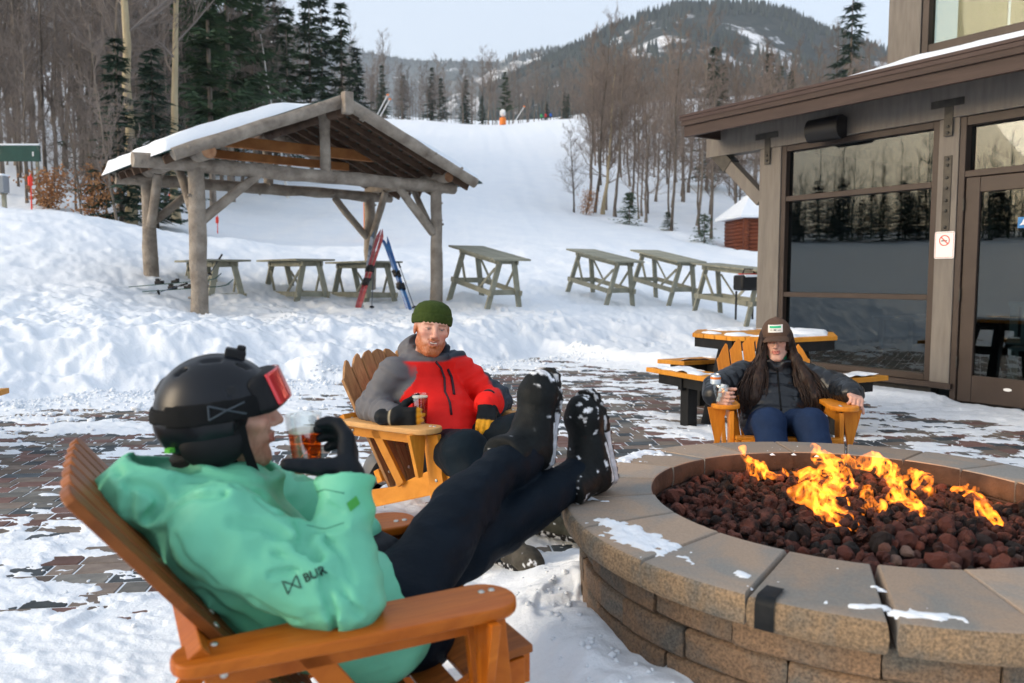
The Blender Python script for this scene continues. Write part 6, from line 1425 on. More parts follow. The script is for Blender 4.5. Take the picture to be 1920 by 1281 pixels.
# ---------------------------------------------------------------- hands (local: x along the fingers, y towards the thumb, z = back of the hand)
def hand_fn(curl, spread=1.0, thumb=(0.5, 0.75, -0.45), tcurl=0.5, fat=1.0, scale=1.0):
    chains = []
    for i, (y, L_) in enumerate(((0.032, 0.070), (0.011, 0.078), (-0.011, 0.073), (-0.031, 0.058))):
        p = np.array([0.092 - 0.004 * abs(i - 1.2), y, 0.0]); a = 0.0; pts = [np.array([0.055, y * 0.85, 0.0]), p]; rs = [0.0115, 0.0105]
        cs = curl[i] if isinstance(curl[0], (list, tuple)) else curl
        for k, fr_ in enumerate((0.46, 0.30, 0.24)):
            a += cs[k]; p = p + L_ * fr_ * np.array([cos(a), 0.10 * spread * (y / 0.03) * 0.4, -sin(a)]); pts.append(p); rs.append((0.0095, 0.0088, 0.0075)[k])
        chains.append((pts, [r * fat for r in rs]))
    t = np.array(thumb) / np.linalg.norm(thumb); p0 = np.array([0.020, 0.026, -0.008]); p1 = p0 + t * 0.045; t2 = t + np.array([0.55, -0.2, -0.35]) * tcurl; t2 /= np.linalg.norm(t2); p2 = p1 + t2 * 0.034; p3 = p2 + t2 * 0.026
    def fn(P):
        P = P / scale
        d = s_box(P, (0.045, 0, 0), (0.050, 0.042, 0.0155), None, 0.0150) - 0.001 * fat; d = smin(d, s_cap(P, (-0.05, 0, 0), (0.01, 0, 0), 0.027 * fat, 0.026 * fat), 0.02)
        for pts, rs in chains: d = smin(d, s_chain(P, pts, rs, 0.004), 0.005)
        d = smin(d, s_chain(P, [p0, p1, p2, p3], [0.0155 * fat, 0.0125 * fat, 0.0108 * fat, 0.009 * fat], 0.005), 0.009)
        return d * scale
    return fn
def hand_M(wrist, xdir, back): return Matrix.Translation(wrist) @ fr3(xdir, back).to_4x4()

# ---------------------------------------------------------------- boots (local: x towards the toe from the heel, z up, sole at z = 0)
def boot_fn(P):
    foot = s_chain(P, [(0.035, 0, 0.055), (0.13, 0, 0.062), (0.225, 0.0, 0.050), (0.262, 0, 0.044)], [0.042, 0.047, 0.047, 0.038], 0.03)
    shaft = s_cone(P, (0.060, 0, 0.06), (0.040, 0, 0.20), 0.056, 0.062, 0.012); d = smin(foot, shaft, 0.05)
    d = smax(d, -(P[:, 2] - 0.016), 0.006)
    return d + ridge_folds(P, 4, 0.0025, (26, 26, 40), (60, 60, 60))
def sole_fn(P):
    q = P.copy(); w = np.interp(P[:, 0], [-0.01, 0.05, 0.12, 0.21, 0.31], [0.034, 0.040, 0.040, 0.051, 0.034])
    dx = np.maximum(np.abs(P[:, 0] - 0.150) - 0.156, 0); d2 = np.hypot(dx, 0); a = np.abs(P[:, 1]) - w
    d = np.maximum(np.maximum(np.abs(P[:, 0] - 0.150) - 0.158 + 0.9 * np.maximum(np.abs(P[:, 1]) - 0.018, 0) * (np.abs(P[:, 0] - 0.15) > 0.09), a), np.abs(P[:, 2] - 0.014) - 0.0145)
    lug = 0.006 * ((np.sin(P[:, 0] * 260) > 0) ^ (np.abs(P[:, 1]) < 0.012)); return d + np.where(P[:, 2] < 0.008, lug, 0) * 0.6
BOOTM = attr_mat('boot_black', 0.6, 0.5, 90, var=0.35, vscale=30, spec=0.16)
def make_boot(parent, M, snow=0.0, c_up=(0.006, 0.008, 0.009), c_sole=(0.010, 0.010, 0.010), stripe=None, seed=1):
    def up(V):
        c = np.tile(np.array(c_up, np.float32), (len(V), 1))
        if snow:
            w = sstep(0.60, 0.66, fbm(V[:, 0] * 55 + seed, V[:, 1] * 55, V[:, 2] * 55, 3) + snow * sstep(0.18, 0.30, V[:, 0]) * sstep(.02, .06, V[:, 2]) * 0.75 - 0.155); c = mixc(c, (0.72, 0.75, 0.80), w)
        if stripe is not None:
            w = (np.abs(V[:, 2] - 0.045 - 0.10 * (0.12 - V[:, 0]) * (V[:, 0] < .12)) < 0.008) * (V[:, 0] > 0.02) * (V[:, 0] < 0.145) * (V[:, 1] * stripe > 0.02); c = mixc(c, (0.62, 0.66, 0.70), w.astype(float))
        return c
    o = local_part('boot', boot_fn, (-0.05, -0.09, -0.01), (0.33, 0.09, 0.22), 0.0052, BOOTM, parent, M, up)
    def so(V):
        c = np.tile(np.array(c_sole, np.float32), (len(V), 1)); w = (V[:, 2] > 0.010) * (V[:, 0] < 0.17) if stripe is not None else np.zeros(len(V)); c = mixc(c, (0.55, 0.56, 0.60), w * 1.0)
        s2 = sstep(0.52, 0.6, fbm(V[:, 0] * 70 + seed, V[:, 1] * 70, V[:, 2] * 90, 2)) * (V[:, 0] > 0.17 if stripe is not None else 1.0); return mixc(c, (0.75, 0.78, 0.82), s2 * 0.6)
    V, F = sdf_mesh(sole_fn, (-0.03, -0.08, -0.01), (0.34, 0.08, 0.045), 0.0045); np_mesh('sole', xform(V, M) - np.array(parent.location), F, BOOTM, o, cols=so(V))
    return o
def boot_M(heel, toe_dir, up): return Matrix.Translation(heel) @ fr3(toe_dir, up).to_4x4() @ Matrix.Scale(1.06, 4)

# ---------------------------------------------------------------- drinks
def clear_glass():
    return glass_mat('drinking_glass', 0.14, (0.96, 0.975, 0.975))
    m, nt, b = new_mat('drinking_glass'); b.inputs['Transmission Weight'].default_value = 1.0; b.inputs['Roughness'].default_value = 0.02; b.inputs['IOR'].default_value = 1.45; b.inputs['Base Color'].default_value = (0.97, 0.98, 0.98, 1)
    nt.nodes['Principled BSDF'].inputs['Specular IOR Level'].default_value = 0.6; return m
GLASS = clear_glass()
def beer_mat(name, col):
    return glass_mat(name, 0.05, col)
    m, nt, b = new_mat(name); b.inputs['Transmission Weight'].default_value = 1.0; b.inputs['Roughness'].default_value = 0.03; b.inputs['IOR'].default_value = 1.33; b.inputs['Base Color'].default_value = (*col, 1); return m
FOAM = mat('beer_foam', (0.75, 0.66, 0.52), (0.85, 0.78, 0.66), rough=0.8, scale=80)
def pint(label, M, col, H=0.155, r0=0.030, r1=0.042, fill=0.80):
    e = thing('beer_glass', label, 'glass', M.to_translation()); R_ = M.to_3x3().to_4x4(); t = 0.0028
    b = MB(); b.lathe([(0.001, 0), (r0, 0), (r0 + 0.004, 0.012), (r0 + (r1 - r0) * .5, H * .5), (r1, H), (r1 - t, H), (r0 + (r1 - r0) * .5 - t, H * .5), (r0 - t + .002, 0.016), (0.001, 0.014)], 36, R_, caps=False); b.build('glass_wall', GLASS, e, auto=0.9)
    zf = H * fill; rf = r0 + (r1 - r0) * fill - t - 0.0008
    b = MB(); b.lathe([(0.001, 0.0155), (r0 - t + .0005, 0.0165), (r0 + (r1 - r0) * .5 - t - .0008, H * .5), (rf, zf), (0.001, zf)], 36, R_, caps=False); b.build('beer', beer_mat('beer_' + label.split()[0], col), e, auto=0.9)
    b = MB(); b.lathe([(0.001, zf + .0005), (rf, zf + .0005), (rf, zf + 0.006), (0.001, zf + 0.007)], 30, R_, caps=False); b.build('foam', FOAM, e, auto=0.9)
    return e
# ================================================================ the man in the green jacket (nearest, seen from behind his right shoulder)
pg = thing('person', 'person in green ski jacket and black helmet holding a beer, boots on the fire pit', 'person', (-0.30, 1.95, 0.0))
HM = head_frame(at(424, 779, 1.80), radians(19), radians(-3))
gsk = (0.62, 0.36, 0.27)
local_part('body', head_fn(0.98, 0.0), (-0.15, -0.22, -0.30), (0.14, 0.22, 0.14), 0.0040, SKIN, pg, HM, head_col(gsk, (0.20, 0.085, 0.035), 0.62, 0.35))
# balaclava: black cloth over the head and neck, face open
def bala(P):
    Q = P.copy(); Q[:, 1] = np.abs(Q[:, 1]); d = smin(s_ell(P, (-0.020, 0, 0.020), (0.110, 0.089, 0.108)), s_chain(P, [(-0.030, 0, -0.04), (-0.045, 0, -0.11), (-0.052, 0, -0.20)], [0.082, 0.077, 0.085], 0.02), 0.03)
    d = smin(d, s_ell(Q, (-0.006, 0.082, -0.022), (0.036, 0.016, 0.042)), 0.02)
    d = smax(d, P[:, 0] - (0.040 - 0.36 * (-(P[:, 2] + 0.03))), 0.01); return d + limb_wrap(P, (-0.04, 0, -0.06), (-0.05, 0, -0.2), 0.004, 0.03, 2, 0.1)
local_part('balaclava', bala, (-0.16, -0.13, -0.24), (0.12, 0.13, 0.15), 0.0055, DARKC, pg, HM, (0.012, 0.013, 0.014))
# helmet
HELM = mat('helmet_black', (0.004, 0.006, 0.009), (0.006, 0.008, 0.012), rough=0.30, spec=0.32, scale=4); HELM_D = mat('helmet_matte', (0.005, 0.006, 0.008), rough=0.55, spec=0.25); STRAPM = mat('strap_black', (0.004, 0.005, 0.006), (0.008, 0.009, 0.010), spec=0.15, rough=0.8, bump=0.2, bscale=200); LENS_R = mat('goggle_lens_red', (0.62, 0.015, 0.03), (0.75, 0.05, 0.05), rough=0.08, coat=1.0, metal=0.5); LOGO_G = mat('strap_logo_grey', (0.05, 0.065, 0.08), rough=0.5); LIME = mat('lime_tab', (0.10, 0.45, 0.06), rough=0.5)
def helm_outer(P): return smin(s_ell(P, (-0.018, 0, 0.026), (0.130, 0.110, 0.117)), s_ell(P, (-0.045, 0, -0.010), (0.105, 0.102, 0.084)), 0.03)
def helm_fn(P):
    Q = P.copy(); Q[:, 1] = np.abs(Q[:, 1]); d = helm_outer(P)
    cut = np.where(P[:, 0] > 0.02, 0.026 - (P[:, 2] + 0.0) + 0.10 * (P[:, 0] - 0.02), (-0.070 + 0.30 * np.clip(P[:, 0] + 0.07, -0.03, 0.09) + (0.0 if False else 0) - P[:, 2]))
    d = smax(d, cut, 0.012)
    for (x, z, a) in ((0.055, 0.118, 0.5), (-0.02, 0.138, 0.0), (-0.085, 0.112, -0.5), (0.03, 0.07, 0.4)):              # vents
        R_ = np.array(Matrix.Rotation(-a, 3, 'Y')); d = smax(d, -s_box(Q, (x, 0.045 if z > .1 else .1, z), (0.022, 0.006, 0.012), R_, 0.004), 0.004)
    d = smin(d, s_cap(P, (-0.137, 0, 0.070), (-0.124, 0, 0.090), 0.008, 0.006), 0.01)
    return d
local_part('helmet', helm_fn, (-0.18, -0.13, -0.12), (0.14, 0.13, 0.17), 0.0042, HELM, pg, HM, (1, 1, 1))
helm_o = [o for o in pg.children if o.name.startswith('helmet')][0]
helm_mesh = helm_o.data; helm_mesh.materials.clear(); helm_mesh.materials.append(HELM)
for _sy in (-1, 1):
    def ear_fn(P, _sy=_sy): return smax(s_ell(P, (-0.030, _sy * 0.075, -0.045), (0.070, 0.030, 0.058)), P[:, 2] + 0.008, 0.008)
    o = local_part('ear_pad', ear_fn, (-0.12, min(0, _sy * 0.12), -0.12), (0.06, max(0, _sy * 0.12), 0.02), 0.0055, HELM_D, pg, HM, (1, 1, 1)); o.parent = helm_o; o.location = (0, 0, 0)
def band_fn(P):
    tilt = P[:, 2] - (0.020 - 0.12 * (P[:, 0])) ; tilt = P[:, 2] - (0.026 + 0.05 * (P[:, 0] - 0.0) )
    return np.maximum(np.abs(helm_outer(P) - 0.003) - 0.0028, np.abs(tilt) - 0.0245 + 0.008 * (P[:, 0] < -0.12))
o = local_part('goggle_strap', band_fn, (-0.18, -0.14, -0.03), (0.105, 0.14, 0.08), 0.0036, STRAPM, pg, HM, (1, 1, 1))
GT = Matrix.Rotation(radians(-20), 4, 'Y')
def gog_fn(P):
    d = s_box(P, (0.0, 0, 0), (0.026, 0.088, 0.047), None, 0.022); bend = np.array(P); x2 = P[:, 0] + 5.0 * P[:, 1] ** 2
    q = np.stack([x2, P[:, 1], P[:, 2]], -1); d = s_box(q, (0, 0, 0), (0.026, 0.094, 0.047), None, 0.020); inner = s_box(q, (-0.01, 0, 0), (0.030, 0.078, 0.034), None, 0.016); d = smax(d, -inner, 0.004)
    nose = s_ell(P, (0.0, 0, -0.052), (0.06, 0.020, 0.026)); return smax(d, -nose, 0.006)
GM = HM @ Matrix.Translation((0.110, 0, 0.060)) @ GT @ Matrix.Diagonal((0.92, 0.93, 0.95, 1))
gg = local_part('goggles', gog_fn, (-0.10, -0.12, -0.07), (0.05, 0.12, 0.07), 0.0040, HELM_D, pg, GM, (1, 1, 1))
def lens_fn(P):
    q = np.stack([P[:, 0] + 5.0 * P[:, 1] ** 2, P[:, 1], P[:, 2]], -1); return smax(s_box(q, (0.026, 0, 0.001), (0.0045, 0.085, 0.041), None, 0.004), -s_ell(P, (0.02, 0, -0.052), (0.05, 0.018, 0.022)), 0.004)
o = local_part('goggle_lens', lens_fn, (-0.06, -0.11, -0.06), (0.05, 0.11, 0.06), 0.0036, LENS_R, pg, GM, (1, 1, 1)); o.parent = gg; o.location = (0, 0, 0)
b = MB(); b.box((0.03, 0, 0.137), (0.046, 0.05, 0.026), Matrix.Rotation(radians(16), 3, 'Y')); b.box((0.045, 0, 0.149), (0.02, 0.03, 0.015), Matrix.Rotation(radians(16), 3, 'Y')); o = b.build('camera_mount', HELM_D, pg, bevel=0.006); o.data.transform(Matrix.Translation(-Vector(pg.location)) @ HM)
b = MB(); b.box((-0.118, -0.072, -0.052), (0.014, 0.016, 0.010), Matrix.Rotation(0.8, 3, 'Z')); o = b.build('lime_tab', LIME, pg); o.data.transform(Matrix.Translation(-Vector(pg.location)) @ HM)
def strip(name, pts, w, t, m, nrm, parent, M=None):
    pts = [Vector(p) for p in pts]; b = MB(); nrm = Vector(nrm); vs = []
    for i, p in enumerate(pts):
        d = (pts[min(i + 1, len(pts) - 1)] - pts[max(i - 1, 0)]).normalized(); s = d.cross(nrm).normalized(); u = s.cross(d)
        vs += [p - s * w / 2 - u * t / 2, p + s * w / 2 - u * t / 2, p + s * w / 2 + u * t / 2, p - s * w / 2 + u * t / 2]
    n = len(pts); b.add(vs, [(i * 4 + k, i * 4 + (k + 1) % 4, i * 4 + 4 + (k + 1) % 4, i * 4 + 4 + k) for i in range(n - 1) for k in range(4)] + [(3, 2, 1, 0), (n * 4 - 4, n * 4 - 3, n * 4 - 2, n * 4 - 1)])
    o = b.build(name, m, parent, auto=0.8); o.data.transform(Matrix.Translation(-Vector(pg.location if parent.type == 'EMPTY' else (0, 0, 0))) @ (M or Matrix.Identity(4))); return o
strip('chin_strap', [(0.030, -0.090, -0.010), (0.036, -0.086, -0.060), (0.048, -0.074, -0.11), (0.060, -0.058, -0.155), (0.078, -0.050, -0.200)], 0.020, 0.003, STRAPM, (0, -1, 0), pg, HM)
strip('chin_strap', [(-0.050, -0.092, -0.080), (-0.025, -0.094, -0.115), (0.010, -0.088, -0.150), (0.045, -0.075, -0.185), (0.075, -0.060, -0.215)], 0.022, 0.003, STRAPM, (0, -1, 0), pg, HM)
# logo on the strap: a triangle outline running into a forked arrow
b = MB(); lg = [((-0.052, -0.016), (-0.052, 0.014)), ((-0.052, 0.014), (0.024, -0.012)), ((-0.052, -0.016), (-0.016, 0.001)), ((-0.016, 0.001), (0.022, 0.014))]
for (a0, a1) in lg:
    pts = []
    for t in (0, .5, 1):
        x = 0.02 + a0[0] + (a1[0] - a0[0]) * t; z = 0.028 + a0[1] + (a1[1] - a0[1]) * t; P_ = np.array([[x, -0.11, z]], np.float32)
        for _ in range(12): dd = helm_outer(P_)[0] - 0.0066; P_[0, 1] += dd * 0.9
        pts.append(Vector(P_[0]))
    b.tube(pts, 0.0021, 5)
o = b.build('strap_logo', LOGO_G, pg); o.data.transform(Matrix.Translation(-Vector(pg.location)) @ HM)

# ---- jacket
gN = np.array([-0.454, 0.891, 0.0]); gD = np.array([0.891, 0.454, 0.0]); sp = np.array([-0.36, -0.19, 0.38]); sp /= np.linalg.norm(sp); lat = gN - sp * (gN @ sp); lat /= np.linalg.norm(lat); dep = np.cross(lat, sp); TR = np.stack([lat, sp, dep], 1)
SH_R, EL_R, WR_R = (-0.60, 1.60, 0.735), (-0.352, 1.605, 0.590), (-0.362, 1.700, 0.795); SH_L, EL_L, WR_L = (-0.745, 1.945, 0.755), (-0.53, 2.20, 0.58), (-0.42, 2.14, 0.55)
fw = np.array(WR_R) - np.array(EL_R); fw /= np.linalg.norm(fw)
def sharp_folds(P):
    w = (vnoise(P[:, 0] * 5, P[:, 1] * 5, P[:, 2] * 5) - .5) * 0.12; w2 = (vnoise(P[:, 0] * 5 + 9, P[:, 1] * 5, P[:, 2] * 5 + 4) - .5) * 0.12
    X, Y, Z = P[:, 0] + w, P[:, 1] + w2, P[:, 2] + w
    a = vnoise(X * 8 + 3, Y * 9, Z * 13); b = vnoise(X * 19 + 11, Y * 17, Z * 24 + 5); c = vnoise(X * 44 + 2, Y * 40, Z * 50)
    return 0.013 * np.abs(2 * a - 1) + 0.004 * np.abs(2 * b - 1) + 0.0012 * np.abs(2 * c - 1) - 0.008
def jacket_g(P):
    d = s_ell(P, (-0.645, 1.765, 0.665), (0.205, 0.20, 0.140), TR); d = smin(d, s_ell(P, (-0.535, 1.815, 0.520), (0.205, 0.20, 0.150), TR), 0.05); d = smin(d, s_ell(P, (-0.385, 1.91, 0.425), (0.21, 0.15, 0.150), TR), 0.05)
    d = smin(d, s_ell(P, (-0.650, 1.79, 0.745), (0.17, 0.075, 0.100), TR), 0.05)
    arm = s_chain(P, [SH_R, EL_R], [0.092, 0.084], 0.02); fore = s_cap(P, EL_R, tuple(np.array(WR_R) - fw * 0.03), 0.080, 0.054); arm = smin(arm, fore, 0.010)
    cuff = s_cone(P, tuple(np.array(WR_R) - fw * 0.075), tuple(np.array(WR_R) + fw * 0.026), 0.060, 0.059, 0.008); cuff = smax(cuff, -s_cone(P, tuple(np.array(WR_R) - fw * 0.02), tuple(np.array(WR_R) + fw * 0.05), 0.050, 0.053, 0.004), 0.004); arm = smin(arm, cuff, 0.008)
    tab = s_box(P, tuple(np.array(WR_R) - fw * 0.012), (0.066, 0.040, 0.020), np.array(fr3(tuple(np.cross(fw, (0.2, 1, 0))), tuple(fw)))[:, [0, 1, 2]], 0.012)
    arm = arm + limb_wrap(P, SH_R, EL_R, 0.002, 0.085, 3, 0.10) + limb_wrap(P, EL_R, WR_R, 0.002, 0.06, 5, 0.09)
    armL = s_chain(P, [SH_L, EL_L, WR_L], [0.088, 0.078, 0.062], 0.03); d = smin(smin(d, armL, 0.04), arm, 0.012)
    # hood folded behind the neck, with its opening
    hood = smin(s_ell(P, (-0.775, 1.71, 0.795), (0.115, 0.135, 0.080), None), s_ell(P, (-0.70, 1.69, 0.765), (0.11, 0.09, 0.050), None), 0.03); hood = smax(hood, -s_ell(P, (-0.745, 1.735, 0.858), (0.092, 0.105, 0.068)), 0.010)
    # stand-up collar round the neck
    ax = np.array([0.10, 0.02, 0.99]); ax /= np.linalg.norm(ax); q = P - np.array([-0.632, 1.79, 0.790], np.float32); t = q @ ax; r = np.linalg.norm(q - t[:, None] * ax, axis=1); col = np.maximum(np.abs(r - 0.096 - 0.10 * t) - 0.008, np.abs(t + 0.25 * (P[:, 0] + 0.632)) - 0.045)
    d = smin(d, hood, 0.025); d = smin(d, col, 0.015)
    flare = s_ell(P, (-0.315, 1.935, 0.395), (0.205, 0.08, 0.140), TR); d = smin(d, flare, 0.03)
    d = smax(d, -s_ell(P, (-0.262, 1.885, 0.475), (0.05, 0.05, 0.035)), 0.012)                    # the open hem over the hip
    d = d + sharp_folds(P)
    for pts, w, dp in CREASE:
        e = np.min(np.stack([s_cap(P, pts[i], pts[i + 1], 0.0) for i in range(len(pts) - 1)]), 0); d = d + 0.75 * dp * np.exp(-np.abs(e / w) ** 1.5) - 0.25 * dp * np.exp(-((e - 2.2 * w) / (1.2 * w)) ** 2)
    return d
def jcol(V):
    c = np.tile(np.array((0.145, 0.50, 0.335), np.float32), (len(V), 1)); c = mixc(c, (0.10, 0.50, 0.22), 0.35 * sstep(0.5, 0.7, fbm(V[:, 0] * 4, V[:, 1] * 4, V[:, 2] * 4, 2)))
    ins = s_ell(V, (-0.745, 1.735, 0.858), (0.092, 0.105, 0.068)) < 0.004; c = mixc(c, (0.05, 0.22, 0.13), ins * 0.8)
    hem = s_ell(V, (-0.262, 1.885, 0.475), (0.05, 0.05, 0.035)) < 0.004; c = mixc(c, (0.008, 0.010, 0.010), hem * 1.0)
    return c
CREASE = []
Vq, Fq = sdf_mesh(jacket_g, (-0.95, 1.45, 0.22), (-0.10, 2.35, 0.98), 0.013)
_bq = BVHTree.FromPolygons([tuple(v) for v in Vq], [tuple(int(i) for i in f) for f in Fq])
_lines = [([(574, 943), (566, 990), (571, 1026), (592, 1046)], 0.013, 0.034), ([(592, 1046), (607, 1088), (623, 1149), (638, 1201)], 0.008, 0.020), ([(602, 1077), (643, 1108), (674, 1149)], 0.007, 0.012), ([(437, 980), (489, 985), (540, 1010), (561, 1031)], 0.009, 0.018), ([(484, 938), (520, 964), (551, 974)], 0.007, 0.012),
          ([(412, 1139), (468, 1170), (530, 1211), (571, 1227)], 0.010, 0.018), ([(381, 1108), (417, 1139)], 0.008, 0.013), ([(247, 907), (288, 918), (303, 938), (278, 969)], 0.009, 0.018), ([(283, 969), (350, 938), (412, 931), (489, 931)], 0.009, 0.016), ([(574, 951), (617, 946), (640, 959)], 0.005, 0.008), ([(571, 994), (610, 998), (645, 986)], 0.006, 0.010), ([(515, 1036), (550, 1046), (575, 1052)], 0.006, 0.012), ([(509, 1077), (550, 1070), (592, 1050)], 0.006, 0.012), ([(470, 1120), (520, 1150), (560, 1165)], 0.006, 0.008), ([(330, 1010), (360, 1060), (400, 1090)], 0.008, 0.009), ([(220, 880), (245, 930), (240, 960)], 0.008, 0.012), ([(330, 900), (390, 905), (440, 915)], 0.007, 0.010), ([(610, 1010), (640, 1040), (660, 1090)], 0.006, 0.009)]
for ln, w_c, dp in _lines:
    q = []
    for (x_, y_) in ln:
        o_ = Vector((0, 0, CAM_H)); hit, nn, _, _ = _bq.ray_cast(o_, (at(x_, y_, 1.6) - o_).normalized(), 4)
        if hit and hit.y < 1.95: q.append(tuple(hit))
    if len(q) > 1: CREASE.append((q, w_c, dp))
jg = garment('jacket', jacket_g, (-0.98, 1.45, 0.22), (-0.10, 2.35, 0.98), 0.0062, SHELL, pg, jcol, it=0)
# velcro tab and printed lettering on the sleeve
bvh = BVHTree.FromPolygons([Vector(v.co) + Vector(pg.location) for v in jg.data.vertices], [tuple(p.vertices) for p in jg.data.polygons])
def wrap_to(me, origin, xd, yd, nd, off):
    xd, yd, nd = Vector(xd), Vector(yd), Vector(nd)
    for v in me.vertices:
        p = Vector(origin) + xd * v.co.x + yd * v.co.y; hit, nn, _, _ = bvh.ray_cast(p + nd * 0.15, -nd, 0.4)
        v.co = (hit if hit else p) + nd * (off + v.co.z) - Vector(pg.location)
up_d = (Vector(SH_R) - Vector(EL_R)).normalized(); nd = Vector((0.10, -0.93, 0.36)).normalized(); xd = (-up_d - nd * (-up_d).dot(nd)).normalized(); yd = nd.cross(xd)
INK = mat('sleeve_print', (0.010, 0.028, 0.024), rough=0.6)
ctr = Vector(EL_R).lerp(Vector(SH_R), 0.21) + nd * 0.05 + yd * 0.02
rot = Matrix.Rotation(radians(52), 3, nd); tx, ty = rot @ xd, rot @ yd
me = text_mesh('BUR', 0.024, 0.0, True)
bm = bmesh.new(); bm.from_mesh(me); bmesh.ops.triangulate(bm, faces=bm.faces[:]); bmesh.ops.subdivide_edges(bm, edges=bm.edges[:], cuts=1); bm.to_mesh(me); bm.free(); me.materials.append(INK); wrap_to(me, ctr, tx, ty, nd, 0.0022); o = obj_of('sleeve_lettering', me, pg)
b = MB()
for a0, a1 in (((-.012, -.012), (.012, .012)), ((-.012, .012), (.012, -.012)), ((-.014, -.014), (-.014, .014)), ((.014, -.014), (.014, .014))):
    b.beam((*a0, 0), (*a1, 0), 0.0022, 0.0004)
o = b.build('sleeve_emblem', INK, pg); wrap_to(o.data, ctr - tx * 0.047, tx, ty, nd, 0.0022)
lc = Vector(WR_R) - Vector(fw) * 0.02; b = MB(); b.beam((-0.013, 0, 0), (0.013, 0.0, 0), 0.018, 0.0008); o = b.build('cuff_tab', mat('tab_green', (0.05, 0.30, 0.05), rough=0.6), pg); wrap_to(o.data, lc + Vector((0.02, -0.03, 0.0)), Vector((0.83, 0.1, 0.5)).normalized(), Vector((-0.4, 0.1, 0.85)).normalized(), Vector((0.35, -0.93, 0.12)).normalized(), 0.003)
SEAM = mat('seam_green', (0.07, 0.28, 0.20), rough=0.6)
def seam(pts_px, r=0.0009):
    q = []
    for i in range(len(pts_px) - 1):
        for t in np.linspace(0, 1, 9)[: (9 if i == len(pts_px) - 2 else 8)]:
            x_ = pts_px[i][0] * (1 - t) + pts_px[i + 1][0] * t; y_ = pts_px[i][1] * (1 - t) + pts_px[i + 1][1] * t; o_ = Vector((0, 0, CAM_H)); hit, nn, _, _ = bvh.ray_cast(o_, (at(x_, y_, 1.6) - o_).normalized(), 4)
            if hit and hit.y < 2.0: q.append(hit + nn * 0.0006 - Vector(pg.location))
    if len(q) > 3: b = MB(); b.tube(q, r, 5); b.build('seam', SEAM, pg, smooth=True)
seam([(575, 985), (610, 992), (645, 980)]); seam([(578, 925), (610, 918), (645, 925)], 0.0014)
# ---- trousers
HI_R, KN_R, AN_R = (-0.275, 1.90, 0.43), (-0.150, 2.30, 0.580), (0.035, 2.60, 0.664); HI_L, KN_L, AN_L = (-0.345, 2.04, 0.40), (-0.045, 2.43, 0.475), (0.235, 2.69, 0.572)
def pants_g(P):
    d = s_ell(P, (-0.30, 1.965, 0.40), (0.20, 0.17, 0.13), TR); r = s_chain(P, [HI_R, KN_R, AN_R], [0.120, 0.094, 0.082], 0.03); l = s_chain(P, [HI_L, KN_L, AN_L], [0.112, 0.090, 0.078], 0.04)
    r = r + limb_wrap(P, KN_R, AN_R, 0.002, 0.09, 2, 0.11)
    d = smin(d, smin(r, l, 0.015), 0.03)
    d = smax(d, s_plane(P, tuple(np.array(AN_R) + 0.05 * np.array([.5, .83, .2])), np.array([.52, .83, .18])), 0.01) if False else d
    return d + 1.6 * (sharp_folds(P * np.array([0.9, 0.65, 0.9], np.float32)) + 0.009)
garment('trousers', pants_g, (-0.55, 1.70, 0.20), (0.36, 2.84, 0.82), 0.0085, DARKC, pg, (0.0030, 0.0075, 0.0140))
# ---- boots: toes up, soles towards the fire
def foot(an, toe_dir, sole_n, seed, stripe):
    toe = Vector(toe_dir).normalized(); up = -Vector(sole_n); up = (up - toe * up.dot(toe)).normalized(); heel = Vector(an) - toe * 0.075 - up * 0.095
    M = Matrix.Translation(heel) @ Matrix((toe, up.cross(toe), up)).transposed().to_4x4() @ Matrix.Diagonal((1.10, 1.36, 1.16, 1)); return make_boot(pg, M, 0.22, seed=seed, stripe=stripe)
foot((0.055, 2.635, 0.690), (0.06, 0.10, 1.0), (0.62, 0.76, -0.05), 3, -1)
foot((0.262, 2.715, 0.590), (-0.24, 0.02, 1.0), (0.72, 0.66, 0.18), 9, -1)
# ---- gloves and glass
GLV = (0.004, 0.007, 0.011)
gl_c = at(581, 836, 1.815); GLM = Matrix.Translation(gl_c - Vector((0.004, 0.0, 0.075))) @ Matrix.Rotation(radians(-4), 4, 'Y')
pint('amber beer in a clear glass held in a black glove by the green-jacketed person', GLM, (0.97, 0.35, 0.05), H=0.150, r0=0.033, r1=0.0425, fill=0.72)
HX = Vector((-0.32, 0.55, 0.72)).normalized(); HB = Vector((0.80, -0.35, 0.35))
local_part('glove', hand_fn(((0.55, 0.75, 0.5), (0.6, 0.8, 0.5), (0.65, 0.8, 0.5), (0.7, 0.8, 0.5)), thumb=(-0.12, 0.38, -0.92), tcurl=0.25, fat=1.32, scale=1.12), (-0.08, -0.08, -0.14), (0.2, 0.12, 0.06), 0.0050, LEATH, pg, hand_M(Vector(WR_R) + Vector(fw) * 0.01 + Vector((0.004, 0.012, 0.0)), (-0.10, 0.62, 0.70), (1.0, 0.10, 0.08)), GLV)
local_part('glove', hand_fn((0.4, 0.5, 0.4), fat=1.32, scale=1.12), (-0.08, -0.09, -0.12), (0.2, 0.12, 0.06), 0.0065, LEATH, pg, hand_M(WR_L, (0.55, -0.35, -0.15), (0.1, -0.1, 1)), GLV)
